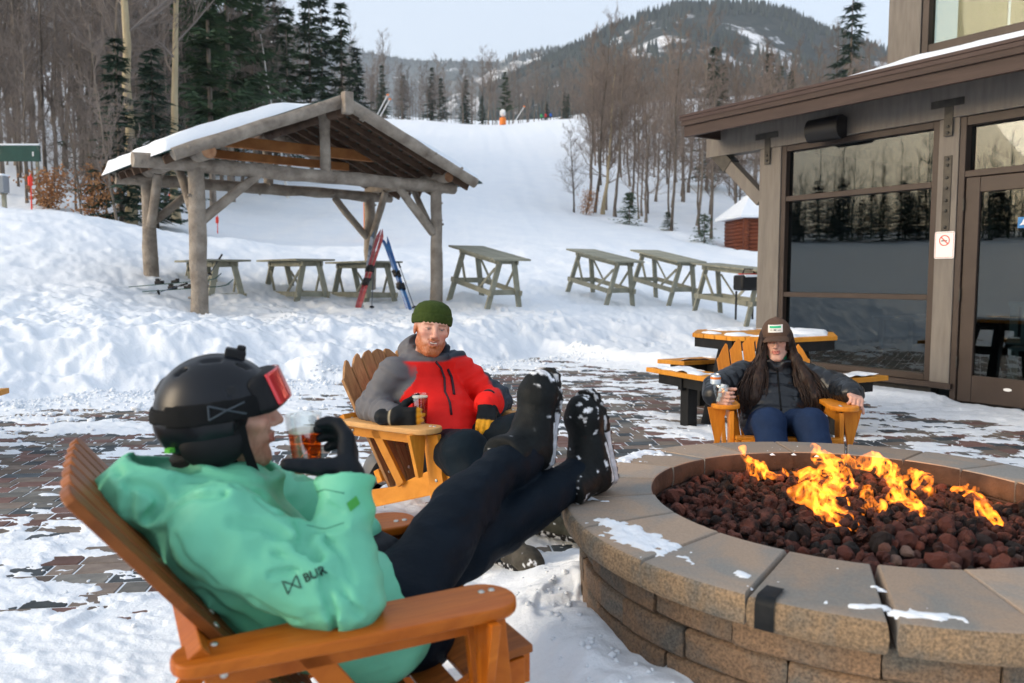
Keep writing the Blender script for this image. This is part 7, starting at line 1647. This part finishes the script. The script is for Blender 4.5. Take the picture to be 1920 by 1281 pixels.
# ================================================================ the man in the red jacket
pr_ = thing('person', 'smiling bearded person in red and grey jacket and green beanie', 'person', (-0.30, 3.89, 0.0))
rD = np.array([0.766, -0.643, 0.0]); rN = np.array([0.643, 0.766, 0.0])
HMr = head_frame((-0.400, 3.970, 0.990), radians(-74), radians(0), radians(-8)) @ Matrix.Scale(1.05, 4)
local_part('body', head_fn(1.02, 1.0), (-0.15, -0.22, -0.30), (0.14, 0.22, 0.14), 0.0034, SKIN, pr_, HMr, head_col((0.64, 0.36, 0.27), (0.38, 0.10, 0.018), 0.95, 0.45, (0.40, 0.15, 0.11)))
add_eyes(pr_, HMr, 0.9)
b = MB(); b.box((0.0885, 0, -0.0575), (0.008, 0.032, 0.0062)); o = b.build('teeth', TEETH, pr_, bevel=0.0015); o.data.transform(Matrix.Translation(-Vector(pr_.location)) @ HMr)
BEAN = mat('beanie_green_knit', (0.028, 0.048, 0.008), (0.048, 0.075, 0.014), rough=0.95, scale=60)
def knit(prof, n, M, name, parent, amp=0.022):
    b = MB(); vs = []
    for (r, z, a) in prof:
        for k in range(n): rr_ = r * (1 + (a if k % 2 else -a)); t = 2 * pi * k / n; vs.append(M @ Vector((cos(t) * rr_ * 1.14, sin(t) * rr_ * 0.94, z)))
    m_ = len(prof); b.add(vs, [(i * n + k, i * n + (k + 1) % n, (i + 1) * n + (k + 1) % n, (i + 1) * n + k) for i in range(m_ - 1) for k in range(n)]); return b.build(name, BEAN, parent, smooth=True)
Mb = Matrix.Translation(-Vector(pr_.location)) @ HMr @ Matrix.Translation((-0.016, 0, 0.004)) @ Matrix.Rotation(radians(-6), 4, 'Y') @ Matrix.Diagonal((1, 1, 0.82, 1))
a_ = 0.032
bean = knit([(0.090, 0.030, a_), (0.094, 0.060, a_), (0.094, 0.090, a_), (0.087, 0.118, a_), (0.072, 0.140, a_), (0.047, 0.156, a_), (0.020, 0.163, 0.01), (0.001, 0.164, 0)], 60, Mb, 'beanie', pr_)
knit([(0.088, 0.024, a_), (0.0955, 0.022, a_), (0.099, 0.030, a_), (0.1005, 0.050, a_), (0.100, 0.072, a_), (0.097, 0.079, a_), (0.091, 0.079, a_)], 60, Mb, 'cuff', bean)
SR, ER, WRr = (-0.575, 3.895, 0.785), (-0.690, 3.925, 0.605), (-0.560, 3.700, 0.602); SL, EL, WLr = (-0.305, 4.150, 0.785), (-0.085, 4.090, 0.610), (-0.120, 3.880, 0.630)
NB = np.array([-0.425, 4.02, 0.83]); spr = np.array([-0.15, 0.13, 0.42]); spr /= np.linalg.norm(spr); latr = rN - spr * (rN @ spr); latr /= np.linalg.norm(latr); depr = np.cross(latr, spr); TRr = np.stack([latr, spr, depr], 1)
def puff(P, z0, per, amp): return -amp * np.abs(np.sin((P[:, 2] - z0 + 0.02 * vnoise(P[:, 0] * 8, P[:, 1] * 8, P[:, 2] * 8)) / per * pi)) ** 0.6
def jacket_r(P):
    d = s_ell(P, (-0.440, 4.020, 0.690), (0.205, 0.200, 0.140), TRr); d = smin(d, s_ell(P, (-0.355, 3.945, 0.545), (0.200, 0.175, 0.155), TRr), 0.05); d = smin(d, s_ell(P, (-0.315, 3.90, 0.455), (0.205, 0.105, 0.150), TRr), 0.04); d = smin(d, s_ell(P, (-0.43, 4.02, 0.800), (0.175, 0.07, 0.095), TRr), 0.04)
    d = d + puff(P, 0.42, 0.115, 0.006)
    ar = s_chain(P, [SR, ER, WRr], [0.080, 0.073, 0.055], 0.03) + limb_wrap(P, SR, ER, 0.0035, 0.06, 3, 0.10) + limb_wrap(P, ER, WRr, 0.003, 0.05, 6, 0.09); al = s_chain(P, [SL, EL, WLr], [0.088, 0.078, 0.060], 0.03) + limb_wrap(P, SL, EL, 0.005, 0.06, 4, 0.10) + limb_wrap(P, EL, WLr, 0.004, 0.05, 7, 0.09)
    d = smin(d, ar, 0.022); d = smin(d, al, 0.022)
    ax = np.array([0.02, -0.12, 0.99]); ax /= np.linalg.norm(ax); q = P - np.array([-0.420, 4.010, 0.838], np.float32); t = q @ ax; r = np.linalg.norm(q - t[:, None] * ax, axis=1); col = np.maximum(np.abs(r - 0.088 - 0.12 * t) - 0.011, np.abs(t) - 0.034 - 0.03 * ((P[:, 1] - 4.0) > 0.02)); d = smin(d, col, 0.014)
    hood = smax(s_ell(P, (-0.455, 4.10, 0.875), (0.13, 0.085, 0.085)), -s_ell(P, (-0.43, 4.03, 0.93), (0.095, 0.09, 0.09)), 0.012); d = smin(d, hood, 0.015)
    return d + ridge_folds(P, 3.0, 0.007, (9, 9, 14), (22, 22, 30))
def col_r(V):
    red = np.array((0.74, 0.014, 0.010), np.float32); grey = np.array((0.125, 0.125, 0.135), np.float32); grey_shade = np.array((0.030, 0.042, 0.060), np.float32)  # darkest tone: shading of the left sleeve and collar painted into the cloth
    q = V - np.array([-0.43, 4.01, 0.0], np.float32); y = q @ rN.astype(np.float32); c = np.tile(red, (len(V), 1))
    dr = np.minimum(s_cap(V, SR, ER, 0.088, 0.08), s_cap(V, ER, WRr, 0.08, 0.058)); dl = np.minimum(s_cap(V, SL, EL, 0.088, 0.078), s_cap(V, EL, WLr, 0.078, 0.06)); dt = s_ell(V, (-0.440, 4.020, 0.66), (0.205, 0.24, 0.140), TRr)
    fr_ = q @ rD.astype(np.float32)
    c = mixc(c, grey, (dr < 0.03) * sstep(-0.165, -0.195, y + 0.28 * (V[:, 2] - 0.70) * 0 - 0.10 * sstep(.02, .12, fr_)) )
    c = mixc(c, grey_shade, (dl < 0.03) * sstep(0.225, 0.250, y + 0.35 * (0.72 - V[:, 2])))
    c = mixc(c, grey, sstep(0.828, 0.840, V[:, 2] - 0.05 * np.abs(y)) * (y < 0.1)); c = mixc(c, grey_shade, sstep(0.828, 0.840, V[:, 2] - 0.05 * np.abs(y)) * (y >= -0.04) * sstep(-0.04, 0.06, y))
    c = mixc(c, (0.02, 0.025, 0.03), np.maximum(sstep(0.055, 0.045, np.linalg.norm(V - np.array(WRr, np.float32), axis=1)) * 0, 0)); return c
jr = garment('jacket', jacket_r, (-0.90, 3.55, 0.30), (0.10, 4.40, 1.00), 0.0070, CLOTH, pr_, col_r)
bvr = BVHTree.FromPolygons([Vector(v.co) + Vector(pr_.location) for v in jr.data.vertices], [tuple(p.vertices) for p in jr.data.polygons])
ZIP = mat('zip_dark', (0.03, 0.012, 0.022), rough=0.6)
def zipper(name, px, w=0.009):
    pts = []
    for (x, y) in px:
        o_ = Vector((0, 0, CAM_H)); d_ = (at(x, y, 4.0) - o_).normalized(); hit, nn, _, _ = bvr.ray_cast(o_, d_, 20)
        if hit: pts.append(hit + nn * 0.003 - Vector(pr_.location))
    if len(pts) > 2: b = MB(); b.tube(pts, w / 2, 6); b.build(name, ZIP, pr_, smooth=True)
zipper('zip', [(812, 665), (818, 680), (826, 690), (833, 710), (834, 735), (843, 755), (846, 778)], 0.012); zipper('pocket_zip', [(839, 692), (846, 708), (849, 725), (851, 740)], 0.014)
HRr, KRr, ARr = (-0.335, 3.83, 0.40), (-0.205, 3.47, 0.475), (-0.035, 3.27, 0.15); HLr, KLr, ALr = (-0.225, 3.955, 0.40), (0.030, 3.73, 0.505), (0.175, 3.72, 0.15)
def pants_r(P):
    d = s_ell(P, (-0.29, 3.885, 0.40), (0.195, 0.13, 0.13), TRr); r = s_chain(P, [HRr, KRr, ARr], [0.118, 0.098, 0.082], 0.03); l = s_chain(P, [HLr, KLr, ALr], [0.118, 0.096, 0.080], 0.03); d = smin(d, smin(r, l, 0.015), 0.03); return d + ridge_folds(P, 6.0, 0.009, (8, 8, 9), (19, 19, 22))
garment('trousers', pants_r, (-0.60, 3.05, 0.03), (0.40, 4.20, 0.68), 0.0085, DARKC, pr_, (0.003, 0.009, 0.015))
make_boot(pr_, boot_M((-0.085, 3.335, gz(-0.03, 3.25) + 0.01), (0.50, -0.62, 0.0), (0, 0, 1)), 0.12, (0.06, 0.055, 0.045), seed=4)
make_boot(pr_, boot_M((0.115, 3.765, gz(0.17, 3.72) + 0.01), (0.72, -0.45, 0.0), (0, 0, 1)), 0.12, (0.06, 0.06, 0.045), seed=7)
def glove_col(V):
    c = np.tile(np.array((0.005, 0.007, 0.009), np.float32), (len(V), 1)); w = sstep(0.108, 0.116, V[:, 0]) + sstep(-0.004, -0.012, V[:, 2]) * sstep(0.0, 0.02, V[:, 0]) * 0.0; band = sstep(0.0, 0.25, np.sin((V[:, 1] + 0.0215) * pi / 0.0215 * 0.5 * 2 - pi / 2) + 0.75)
    c = mixc(c, (0.78, 0.36, 0.02), np.clip(w, 0, 1)); c = mixc(c, (0.60, 0.50, 0.33), np.exp(-((V[:, 0] + 0.012) / 0.004) ** 2) * 0.8); return c
GRIP = ((0.75, 1.05, 0.6), (0.8, 1.1, 0.6), (0.8, 1.1, 0.6), (0.85, 1.1, 0.6))
gr_c = Vector((-0.428, 3.690, 0.5445)); pint('dark amber beer in a tall glass standing on the arm of the amber chair', Matrix.Translation(gr_c), (0.72, 0.16, 0.06), H=0.165, r0=0.031, r1=0.041, fill=0.90)
local_part('glove', hand_fn(GRIP, thumb=(0.55, 0.70, -0.55), tcurl=0.6, fat=1.28, scale=1.12), (-0.09, -0.09, -0.13), (0.2, 0.13, 0.06), 0.0048, LEATH, pr_, Matrix.Translation(Vector((-0.548, 3.668, 0.603))) @ Matrix((Vector((0.985, -0.17, 0.0)).normalized(), Vector((0.0, 0.0, 1)), Vector((-0.17, -0.985, 0.0)).normalized())).transposed().to_4x4(), glove_col)
local_part('glove', hand_fn((0.35, 0.5, 0.35), thumb=(0.6, 0.65, -0.5), fat=1.28, scale=1.12), (-0.09, -0.09, -0.13), (0.2, 0.13, 0.06), 0.0048, LEATH, pr_, hand_M(Vector(WLr) + Vector((0.002, -0.02, 0.0)), (-0.03, -0.72, -0.50), (0.15, -0.55, 0.80)), glove_col)
# ---- helmet lying on the ground beside the chair
hx = thing('ski_helmet', 'grey ski helmet with black goggles lying on the plaza beside the amber chair', 'helmet', (*on_z(722, 930, 0.0).xy, 0.0))
GREYH = mat('helmet_grey', (0.10, 0.105, 0.11), (0.15, 0.155, 0.16), rough=0.45, scale=6)
MH = Matrix.Translation(Vector(hx.location) + Vector((0, 0.02, 0.115))) @ Matrix.Rotation(radians(160), 4, 'Z') @ Matrix.Rotation(radians(62), 4, 'Y')
V_, F_ = sdf_mesh(helm_fn, (-0.18, -0.13, -0.12), (0.14, 0.13, 0.17), 0.0055); np_mesh('shell', xform(V_, MH) - np.array(hx.location), F_, GREYH, hx)
V_, F_ = sdf_mesh(band_fn, (-0.18, -0.14, -0.03), (0.105, 0.14, 0.08), 0.0045); np_mesh('goggle_strap', xform(V_, MH) - np.array(hx.location), F_, STRAPM, hx)
V_, F_ = sdf_mesh(gog_fn, (-0.10, -0.12, -0.07), (0.05, 0.12, 0.07), 0.0055); np_mesh('goggles', xform(V_, Matrix.Translation(Vector(hx.location) + Vector((0.12, 0.03, 0.10))) @ Matrix.Rotation(radians(-60), 4, 'Z') @ Matrix.Rotation(radians(-25), 4, 'Y')) - np.array(hx.location), F_, HELM_D, hx)
def pad_fn(P): return s_ell(P, (0, 0, 0), (0.095, 0.085, 0.075)) + ridge_folds(P, 2, 0.014, (14, 14, 14), (34, 34, 34))
V_, F_ = sdf_mesh(pad_fn, (-0.13, -0.13, -0.12), (0.13, 0.13, 0.12), 0.0065); np_mesh('liner', V_ + np.array([0.045, 0.08, 0.185]), F_, STRAPM, hx)
me = text_mesh('BOLO', 0.026, 0.0006, True); me.materials.append(mat('helmet_letter_grey', (0.30, 0.31, 0.32), rough=0.5)); o = obj_of('lettering', me, hx); o.matrix_local = Matrix.Translation((0.045, -0.125, 0.115)) @ Matrix.Rotation(radians(8), 4, 'Z') @ Matrix.Rotation(radians(80), 4, 'X') @ Matrix.Rotation(radians(-6), 4, 'Z')
# ================================================================ the woman in the black puffer jacket
pw = thing('person', 'long-haired person in black puffer jacket and brown cap behind the fire pit', 'person', (1.53, 4.60, 0.0))
wD = np.array([-0.122, -0.993, 0.0]); wN = np.array([0.993, -0.122, 0.0])
HMw = head_frame((1.572, 4.745, 0.872), radians(-110), radians(4), radians(3)) @ Matrix.Scale(0.93, 4)
local_part('body', head_fn(0.86, 0.25, 0.6), (-0.15, -0.22, -0.30), (0.14, 0.22, 0.14), 0.0036, SKIN, pw, HMw, head_col((0.62, 0.37, 0.285), None, 0, 0.30, (0.44, 0.13, 0.11)))
add_eyes(pw, HMw, 1.0)
CAPB = mat('cap_brown_cotton', (0.075, 0.044, 0.030), (0.115, 0.070, 0.048), rough=0.9, scale=14, bump=0.3, bscale=120); PATCH = mat('cap_patch_white', (0.72, 0.70, 0.66), rough=0.7); PGRN = mat('cap_patch_green', (0.03, 0.45, 0.22), rough=0.7)
Tw = Matrix.Translation(-Vector(pw.location)) @ HMw
def crown_fn(P):
    d = s_ell(P, (-0.018, 0, 0.046), (0.114, 0.092, 0.104)); d = smax(d, -(P[:, 2] - 0.034 - 0.10 * (P[:, 0] - 0.05)), 0.006); a = np.arctan2(P[:, 1], P[:, 0] + 0.018); seam = np.abs(np.sin(a * 3 + 0.5)); d = d + 0.0022 * np.exp(-(seam / 0.06) ** 2)
    return smin(d, s_ell(P, (-0.018, 0, 0.150), (0.010, 0.010, 0.006)), 0.004)
cap = local_part('cap', crown_fn, (-0.15, -0.11, 0.0), (0.12, 0.11, 0.17), 0.0042, CAPB, pw, HMw, (1, 1, 1))
b = MB(); nb_ = 14; vs = []
for j in range(7):
    t = j / 6
    for i in range(nb_ + 1):
        a = radians(-62 + 124 * i / nb_); rx = 0.094 + t * 0.080 * cos(a * 0.9) ** 0.6; x = rx * cos(a) * (1 if True else 1); y = (0.086 + 0.004 * t) * sin(a) * 1.02; vs.append((x, y, 0.046 - 0.022 * t - 3.0 * y * y * (0.6 + 0.4 * t)))
top = vs; bot = [(x, y, z - 0.004) for x, y, z in vs]; n1_ = nb_ + 1
fs = [(j * n1_ + i, j * n1_ + i + 1, (j + 1) * n1_ + i + 1, (j + 1) * n1_ + i) for j in range(6) for i in range(nb_)]; off = len(top); fb = [tuple(off + q for q in reversed(f)) for f in fs]
edge = [(6 * n1_ + i, 6 * n1_ + i + 1, off + 6 * n1_ + i + 1, off + 6 * n1_ + i) for i in range(nb_)]
b.add(top + bot, fs + fb + edge); o = b.build('brim', CAPB, cap, smooth=True); o.data.transform(Tw)
def on_crown(y, z):
    P_ = np.array([[0.13, y, z]], np.float32)
    for _ in range(14): P_[0, 0] -= crown_fn(P_)[0] * 0.9
    return P_[0]
def crown_patch(name, y0, y1, z0, z1, m, offs):
    b = MB(); n = 6; vs = []
    for j in range(n + 1):
        for i in range(n + 1): p = on_crown(y0 + (y1 - y0) * i / n, z0 + (z1 - z0) * j / n); vs.append((p[0] + offs, p[1], p[2] + offs * 0.5))
    b.add(vs, [(j * (n + 1) + i, j * (n + 1) + i + 1, (j + 1) * (n + 1) + i + 1, (j + 1) * (n + 1) + i) for j in range(n) for i in range(n)]); o = b.build(name, m, cap, smooth=True); o.data.transform(Tw)
crown_patch('patch', -0.044, 0.044, 0.066, 0.112, PATCH, 0.002); crown_patch('patch_green_bar', -0.034, 0.034, 0.092, 0.105, PGRN, 0.0036); crown_patch('patch_mark', -0.010, 0.006, 0.078, 0.084, BLK_S, 0.0036); crown_patch('patch_mark', -0.032, -0.018, 0.079, 0.083, GREY_S, 0.0036); crown_patch('patch_mark', 0.014, 0.034, 0.077, 0.081, GREY_S, 0.0036)
# green neck of the shirt
def neck_fn(P): return s_chain(P, [(-0.030, 0, -0.115), (-0.035, 0, -0.20)], [0.064, 0.092], 0.02)
local_part('shirt_neck', neck_fn, (-0.16, -0.13, -0.30), (0.10, 0.13, -0.04), 0.006, CLOTH, pw, HMw, (0.035, 0.30, 0.16))
# puffer jacket
SRw, ERw, WRw = (1.395, 4.80, 0.655), (1.205, 4.66, 0.600), (1.135, 4.445, 0.590); SLw, ELw, WLw = (1.740, 4.765, 0.655), (1.905, 4.625, 0.605), (1.900, 4.435, 0.600)
spw = np.array([0.05, 0.24, 0.42]); spw /= np.linalg.norm(spw); latw = wN - spw * (wN @ spw); latw /= np.linalg.norm(latw); depw = np.cross(latw, spw); TRw = np.stack([latw, spw, depw], 1)
def ripples(P, a, b, per, amp):
    a = np.asarray(a, np.float32); ab = np.asarray(b, np.float32) - a; L_ = np.linalg.norm(ab); t = (P - a) @ (ab / L_); return -amp * np.abs(np.sin(t / per * pi)) ** 0.55
def jacket_w(P):
    d = s_ell(P, (1.560, 4.760, 0.590), (0.185, 0.185, 0.130), TRw); d = smin(d, s_ell(P, (1.540, 4.660, 0.475), (0.185, 0.165, 0.140), TRw), 0.05); d = smin(d, s_ell(P, (1.525, 4.58, 0.405), (0.195, 0.10, 0.135), TRw), 0.04); d = smin(d, s_ell(P, (1.57, 4.79, 0.675), (0.16, 0.065, 0.085), TRw), 0.04)
    z_ = (P - np.array([1.53, 4.6, 0.40], np.float32)) @ spw.astype(np.float32); d = d - 0.011 * np.abs(np.sin(z_ / 0.072 * pi)) ** 0.5 + 0.005
    ar = s_chain(P, [SRw, ERw], [0.082, 0.074], 0.02) + ripples(P, SRw, ERw, 0.062, 0.009); ar = smin(ar, s_cap(P, ERw, WRw, 0.072, 0.056) + ripples(P, ERw, WRw, 0.058, 0.008), 0.02); al = s_chain(P, [SLw, ELw], [0.082, 0.074], 0.02) + ripples(P, SLw, ELw, 0.062, 0.009); al = smin(al, s_cap(P, ELw, WLw, 0.072, 0.056) + ripples(P, ELw, WLw, 0.058, 0.008), 0.02)
    d = smin(d, ar, 0.018); d = smin(d, al, 0.018)
    ax = np.array([0, -0.2, 0.98]); ax /= np.linalg.norm(ax); q = P - np.array([1.572, 4.765, 0.735], np.float32); t = q @ ax; r = np.linalg.norm(q - t[:, None] * ax, axis=1); col = np.maximum(np.abs(r - 0.088 - 0.10 * t) - 0.013, np.abs(t) - 0.045); vcut = s_cap(P, (1.555, 4.64, 0.80), (1.545, 4.63, 0.67), 0.060, 0.014); col = smax(col, -vcut, 0.01); d = smin(smax(d, -s_cap(P, (1.555, 4.63, 0.80), (1.545, 4.61, 0.66), 0.050, 0.008), 0.01), col, 0.012)
    return d + ridge_folds(P, 7.0, 0.008, (18, 18, 18), (40, 40, 40))
jw = garment('puffer_jacket', jacket_w, (1.0, 4.28, 0.26), (2.05, 5.02, 0.86), 0.0062, attr_mat('puffer_nylon', 0.38, 0.25, 70, var=0.1, vscale=15, spec=0.5), pw, (0.0055, 0.008, 0.012))
bvw = BVHTree.FromPolygons([Vector(v.co) + Vector(pw.location) for v in jw.data.vertices], [tuple(p.vertices) for p in jw.data.polygons])
pts = []
for i in range(14):
    x = 1457 + i * 0.6; y = 690 + i * 6.2; o_ = Vector((0, 0, CAM_H)); d_ = (at(x, y, 4.6) - o_).normalized(); hit, nn, _, _ = bvw.ray_cast(o_, d_, 20)
    if hit: pts.append(hit + nn * 0.002 - Vector(pw.location))
if len(pts) > 2: b = MB(); b.tube(pts, 0.005, 6); b.build('zip', STRAPM, pw, smooth=True)
# trousers and boots
def pants_w(P):
    d = s_ell(P, (1.525, 4.57, 0.385), (0.185, 0.12, 0.12), TRw); r = s_chain(P, [(1.455, 4.55, 0.40), (1.375, 4.23, 0.470), (1.36, 3.98, 0.14)], [0.098, 0.080, 0.068], 0.03); l = s_chain(P, [(1.60, 4.54, 0.40), (1.585, 4.20, 0.470), (1.60, 3.95, 0.14)], [0.098, 0.080, 0.068], 0.03); return smin(d, smin(r, l, 0.02), 0.03) + ridge_folds(P, 9.0, 0.008, (9, 9, 9), (20, 20, 20))
garment('trousers', pants_w, (1.2, 3.80, 0.03), (1.85, 4.80, 0.62), 0.0085, DARKC, pw, (0.011, 0.025, 0.065))
make_boot(pw, boot_M((1.36, 4.03, gz(1.36, 3.9) + 0.012), (-0.05, -1, 0), (0, 0, 1)), 0.05); make_boot(pw, boot_M((1.60, 4.00, gz(1.6, 3.9) + 0.012), (0.05, -1, 0), (0, 0, 1)), 0.05)
# bare hands
sk = (0.60, 0.34, 0.26)
Mw1 = Matrix.Translation(Vector(WRw) + Vector((0.005, -0.012, 0.0))) @ Matrix((Vector((0.22, -0.95, -0.02)).normalized(), Vector((0.05, 0.02, 1)), Vector((-0.95, -0.22, 0.05)).normalized())).transposed().to_4x4()
local_part('hand', hand_fn(((0.7, 0.9, 0.5),) * 4, thumb=(0.75, 0.42, -0.65), tcurl=0.6, scale=0.95), (-0.08, -0.08, -0.12), (0.19, 0.11, 0.05), 0.0036, SKIN, pw, Mw1, sk)
local_part('hand', hand_fn(((0.9, 1.2, 0.8),) * 4, thumb=(0.7, 0.5, -0.55), tcurl=0.6, scale=0.95), (-0.08, -0.08, -0.12), (0.19, 0.11, 0.05), 0.0036, SKIN, pw, hand_M(Vector(WLw) + Vector((0, -0.012, 0.004)), (-0.15, -0.97, -0.25), (0.25, -0.3, 0.93)), sk)
# hair: a mass over the head and shoulders, with locks on top
HAIRM = mat('hair_dark_brown', (0.005, 0.003, 0.0025), (0.055, 0.026, 0.015), rough=0.55, spec=0.3, scale=26, vec=(6, 6, 0.8), lo=0.35, hi=0.75)
CR = np.array([1.572, 4.745, 0.872])
def hair_fn(P):
    q = P - CR.astype(np.float32); d = s_ell(P, (1.577, 4.765, 0.885), (0.098, 0.104, 0.100)); 
    for sx, pts, rs in ((-1, [(1.495, 4.735, 0.86), (1.475, 4.705, 0.76), (1.440, 4.655, 0.66), (1.405, 4.60, 0.55), (1.395, 4.575, 0.49)], [0.022, 0.030, 0.040, 0.034, 0.010]), (1, [(1.652, 4.725, 0.86), (1.672, 4.695, 0.76), (1.715, 4.650, 0.66), (1.760, 4.60, 0.55), (1.765, 4.575, 0.47)], [0.022, 0.031, 0.042, 0.036, 0.010])):
        d = smin(d, s_chain(P, pts, rs, 0.03), 0.025)
    face = s_ell(P, (1.552, 4.655, 0.850), (0.067, 0.10, 0.115)); d = smax(d, -face, 0.008)
    str_ = vnoise(P[:, 0] * 75 + 0.25 * P[:, 2] * 75, P[:, 1] * 75, P[:, 2] * 5); return d - 0.009 * (str_ - 0.5)
garment('hair', hair_fn, (1.28, 4.45, 0.42), (1.88, 4.92, 1.02), 0.0058, HAIRM, pw, (1, 1, 1), it=0)
hr = random.Random(9); b = MB()
for k in range(320):
    sx = hr.choice([-1, 1]); u = hr.random(); a0 = Vector((1.572 + sx * hr.uniform(0.070, 0.092), 4.745 + hr.uniform(-0.05, 0.04), 0.872 + hr.uniform(-0.03, 0.03))); spread = hr.uniform(-0.055, 0.085)
    p1 = a0 + Vector((sx * hr.uniform(0.0, 0.03), -0.02, -0.10)); p2 = Vector((1.572 + sx * (0.125 + spread), 4.655 + hr.uniform(-.03, .03), 0.67 + hr.uniform(-.03, .03))); p3 = Vector((1.572 + sx * (0.165 + spread * 1.3), 4.595 + hr.uniform(-.03, .02), 0.56 + hr.uniform(-.04, .04))); p4 = p3 + Vector((sx * hr.uniform(-.02, .02), -0.02, -hr.uniform(0.03, 0.12)))
    ctl = [a0, p1, p2, p3, p4]; pts = []
    for s in range(4):
        P0, P1, P2, P3 = ctl[max(s - 1, 0)], ctl[s], ctl[s + 1], ctl[min(s + 2, 4)]
        for t in (0, .33, .66): pts.append(0.5 * ((2 * P1) + (P2 - P0) * t + (2 * P0 - 5 * P1 + 4 * P2 - P3) * t * t + (3 * P1 - P0 - 3 * P2 + P3) * t ** 3))
    pts.append(p4); n_ = len(pts); b.tube([p - Vector(pw.location) for p in pts], [0.0014 + 0.0018 * sin(pi * min(1, i / n_ + .15)) if i < n_ - 1 else 0.0006 for i in range(n_)], 5)
o = b.build('hair_locks', HAIRM, pw, smooth=True); o['kind'] = 'stuff'
# can in a glass
gcw = Vector((1.155, 4.375, 0.5445)); e = thing('water_glass', 'clear glass of ice on the arm of the bright orange chair', 'glass', gcw)
b = MB(); b.lathe([(0.001, 0), (0.034, 0), (0.033, 0.02), (0.048, 0.10), (0.044, 0.115), (0.0415, 0.115), (0.045, 0.099), (0.030, 0.022), (0.001, 0.016)], 32, caps=False); b.build('glass_wall', GLASS, e, auto=0.8)
ICE = mat('ice_pale', (0.55, 0.62, 0.66), (0.75, 0.8, 0.82), rough=0.15, scale=30); hr2 = random.Random(3)
for k in range(16):
    b = MB(); b.box((hr2.uniform(-.020, .020), hr2.uniform(-.020, .020), 0.030 + k * 0.0052), (0.022, 0.022, 0.022), Euler((hr2.uniform(0, 3), hr2.uniform(0, 3), 0)).to_matrix()); b.build('ice_cube', ICE, e, bevel=0.003)
e = thing('drink_can', 'slim pale blue drink can standing behind the glass of ice', 'can', gcw + Vector((-0.012, 0.085, 0.0)))
CANM = mat('can_pale_blue', (0.45, 0.56, 0.66), (0.70, 0.76, 0.80), rough=0.35, metal=0.3, scale=20, vec=(1, 1, .4)); ALU = mat('can_aluminium', (0.7, 0.7, 0.7), rough=0.25, metal=1.0)
b = MB(); b.lathe([(0.022, 0), (0.0285, 0.008), (0.0285, 0.150), (0.024, 0.160)], 28, caps=True); b.build('can_wall', CANM, e, auto=0.7); b = MB(); b.lathe([(0.0245, 0.1602), (0.0252, 0.164), (0.0230, 0.1645), (0.0220, 0.161), (0.001, 0.161)], 28, caps=False); b.build('lid', ALU, e, auto=0.7); b = MB(); b.lathe([(0.0288, 0.136), (0.0288, 0.149)], 28, caps=False); b.build('orange_band', ORANGE, e, smooth=True)

# ================================================================ loose lumps of snow along the bank and round the pit
def clods():
    rs = np.random.default_rng(5); X = []; 
    n = 2600; px = rs.uniform(-40, 1500, n); dY = rs.exponential(0.45, n) - 0.25; Ye = np.interp(px, _ex, _ey); Y = np.clip(Ye - dY, 3, 16); x = (px - 960) / FPX * Y; r = rs.uniform(0.006, 0.02, n) * (1 + 1.2 * (rs.random(n) > 0.95))
    a = rs.uniform(-3.4, -2.3, 60); q = 0.98 + rs.exponential(0.10, 60); x2 = PIT_C[0] + np.cos(a) * q; y2 = PIT_C[1] + np.sin(a) * q; x = np.r_[x, x2]; Y = np.r_[Y, y2]; r = np.r_[r, rs.uniform(0.004, 0.011, 60)]
    x3 = rs.uniform(-3.5, 3.5, 500); y3 = rs.uniform(2.6, 9.0, 500); x = np.r_[x, x3]; Y = np.r_[Y, y3]; r = np.r_[r, rs.uniform(0.004, 0.012, 500)]
    t, s = lodge_ts(x, Y); k = (s > 0.1) & (np.hypot(x - PIT_C[0], Y - PIT_C[1]) > 0.97); x, Y, r = x[k], Y[k], r[k]
    z = np.maximum(snow_height(x, Y), 0.0) + r * 0.35
    bm = bmesh.new(); bmesh.ops.create_icosphere(bm, subdivisions=1, radius=1.0); bv = np.array([v.co for v in bm.verts]); bf = np.array([[v.index for v in f.verts] for f in bm.faces]); bm.free()
    m = len(x); jit = 1 + rs.uniform(-0.3, 0.3, (m, len(bv), 1)); sc = np.stack([rs.uniform(.8, 1.4, m), rs.uniform(.8, 1.4, m), rs.uniform(.6, 1.0, m)], -1)[:, None]
    V = bv[None] * jit * sc * r[:, None, None] + np.stack([x, Y, z], -1)[:, None]; F = bf[None] + (np.arange(m) * len(bv))[:, None, None]
    o = np_mesh('snow_clods', V.reshape(-1, 3), F.reshape(-1, 3), snow_m); tag(o, 'loose lumps of snow scattered over the plaza', 'snow', kind='stuff')
clods()
# ================================================================ haze in the valley
_b = MB(); _b.box((-300, 1600, 224), (2640, 3900, 452)); hz = _b.build('haze', bpy.data.materials.new('haze')); tag(hz, 'thin winter haze', 'haze', kind='stuff')
m_ = hz.data.materials[0]; m_.use_nodes = True; nt = m_.node_tree
for n_ in list(nt.nodes):
    if n_.type != 'OUTPUT_MATERIAL': nt.nodes.remove(n_)
pv = nt.nodes.new('ShaderNodeVolumePrincipled'); pv.inputs['Color'].default_value = (0.80, 0.90, 1.0, 1); pv.inputs['Density'].default_value = 0.00022; pv.inputs['Anisotropy'].default_value = 0.1
nt.links.new(pv.outputs[0], nt.nodes['Material Output'].inputs['Volume'])
print('objects', len(bpy.data.objects))
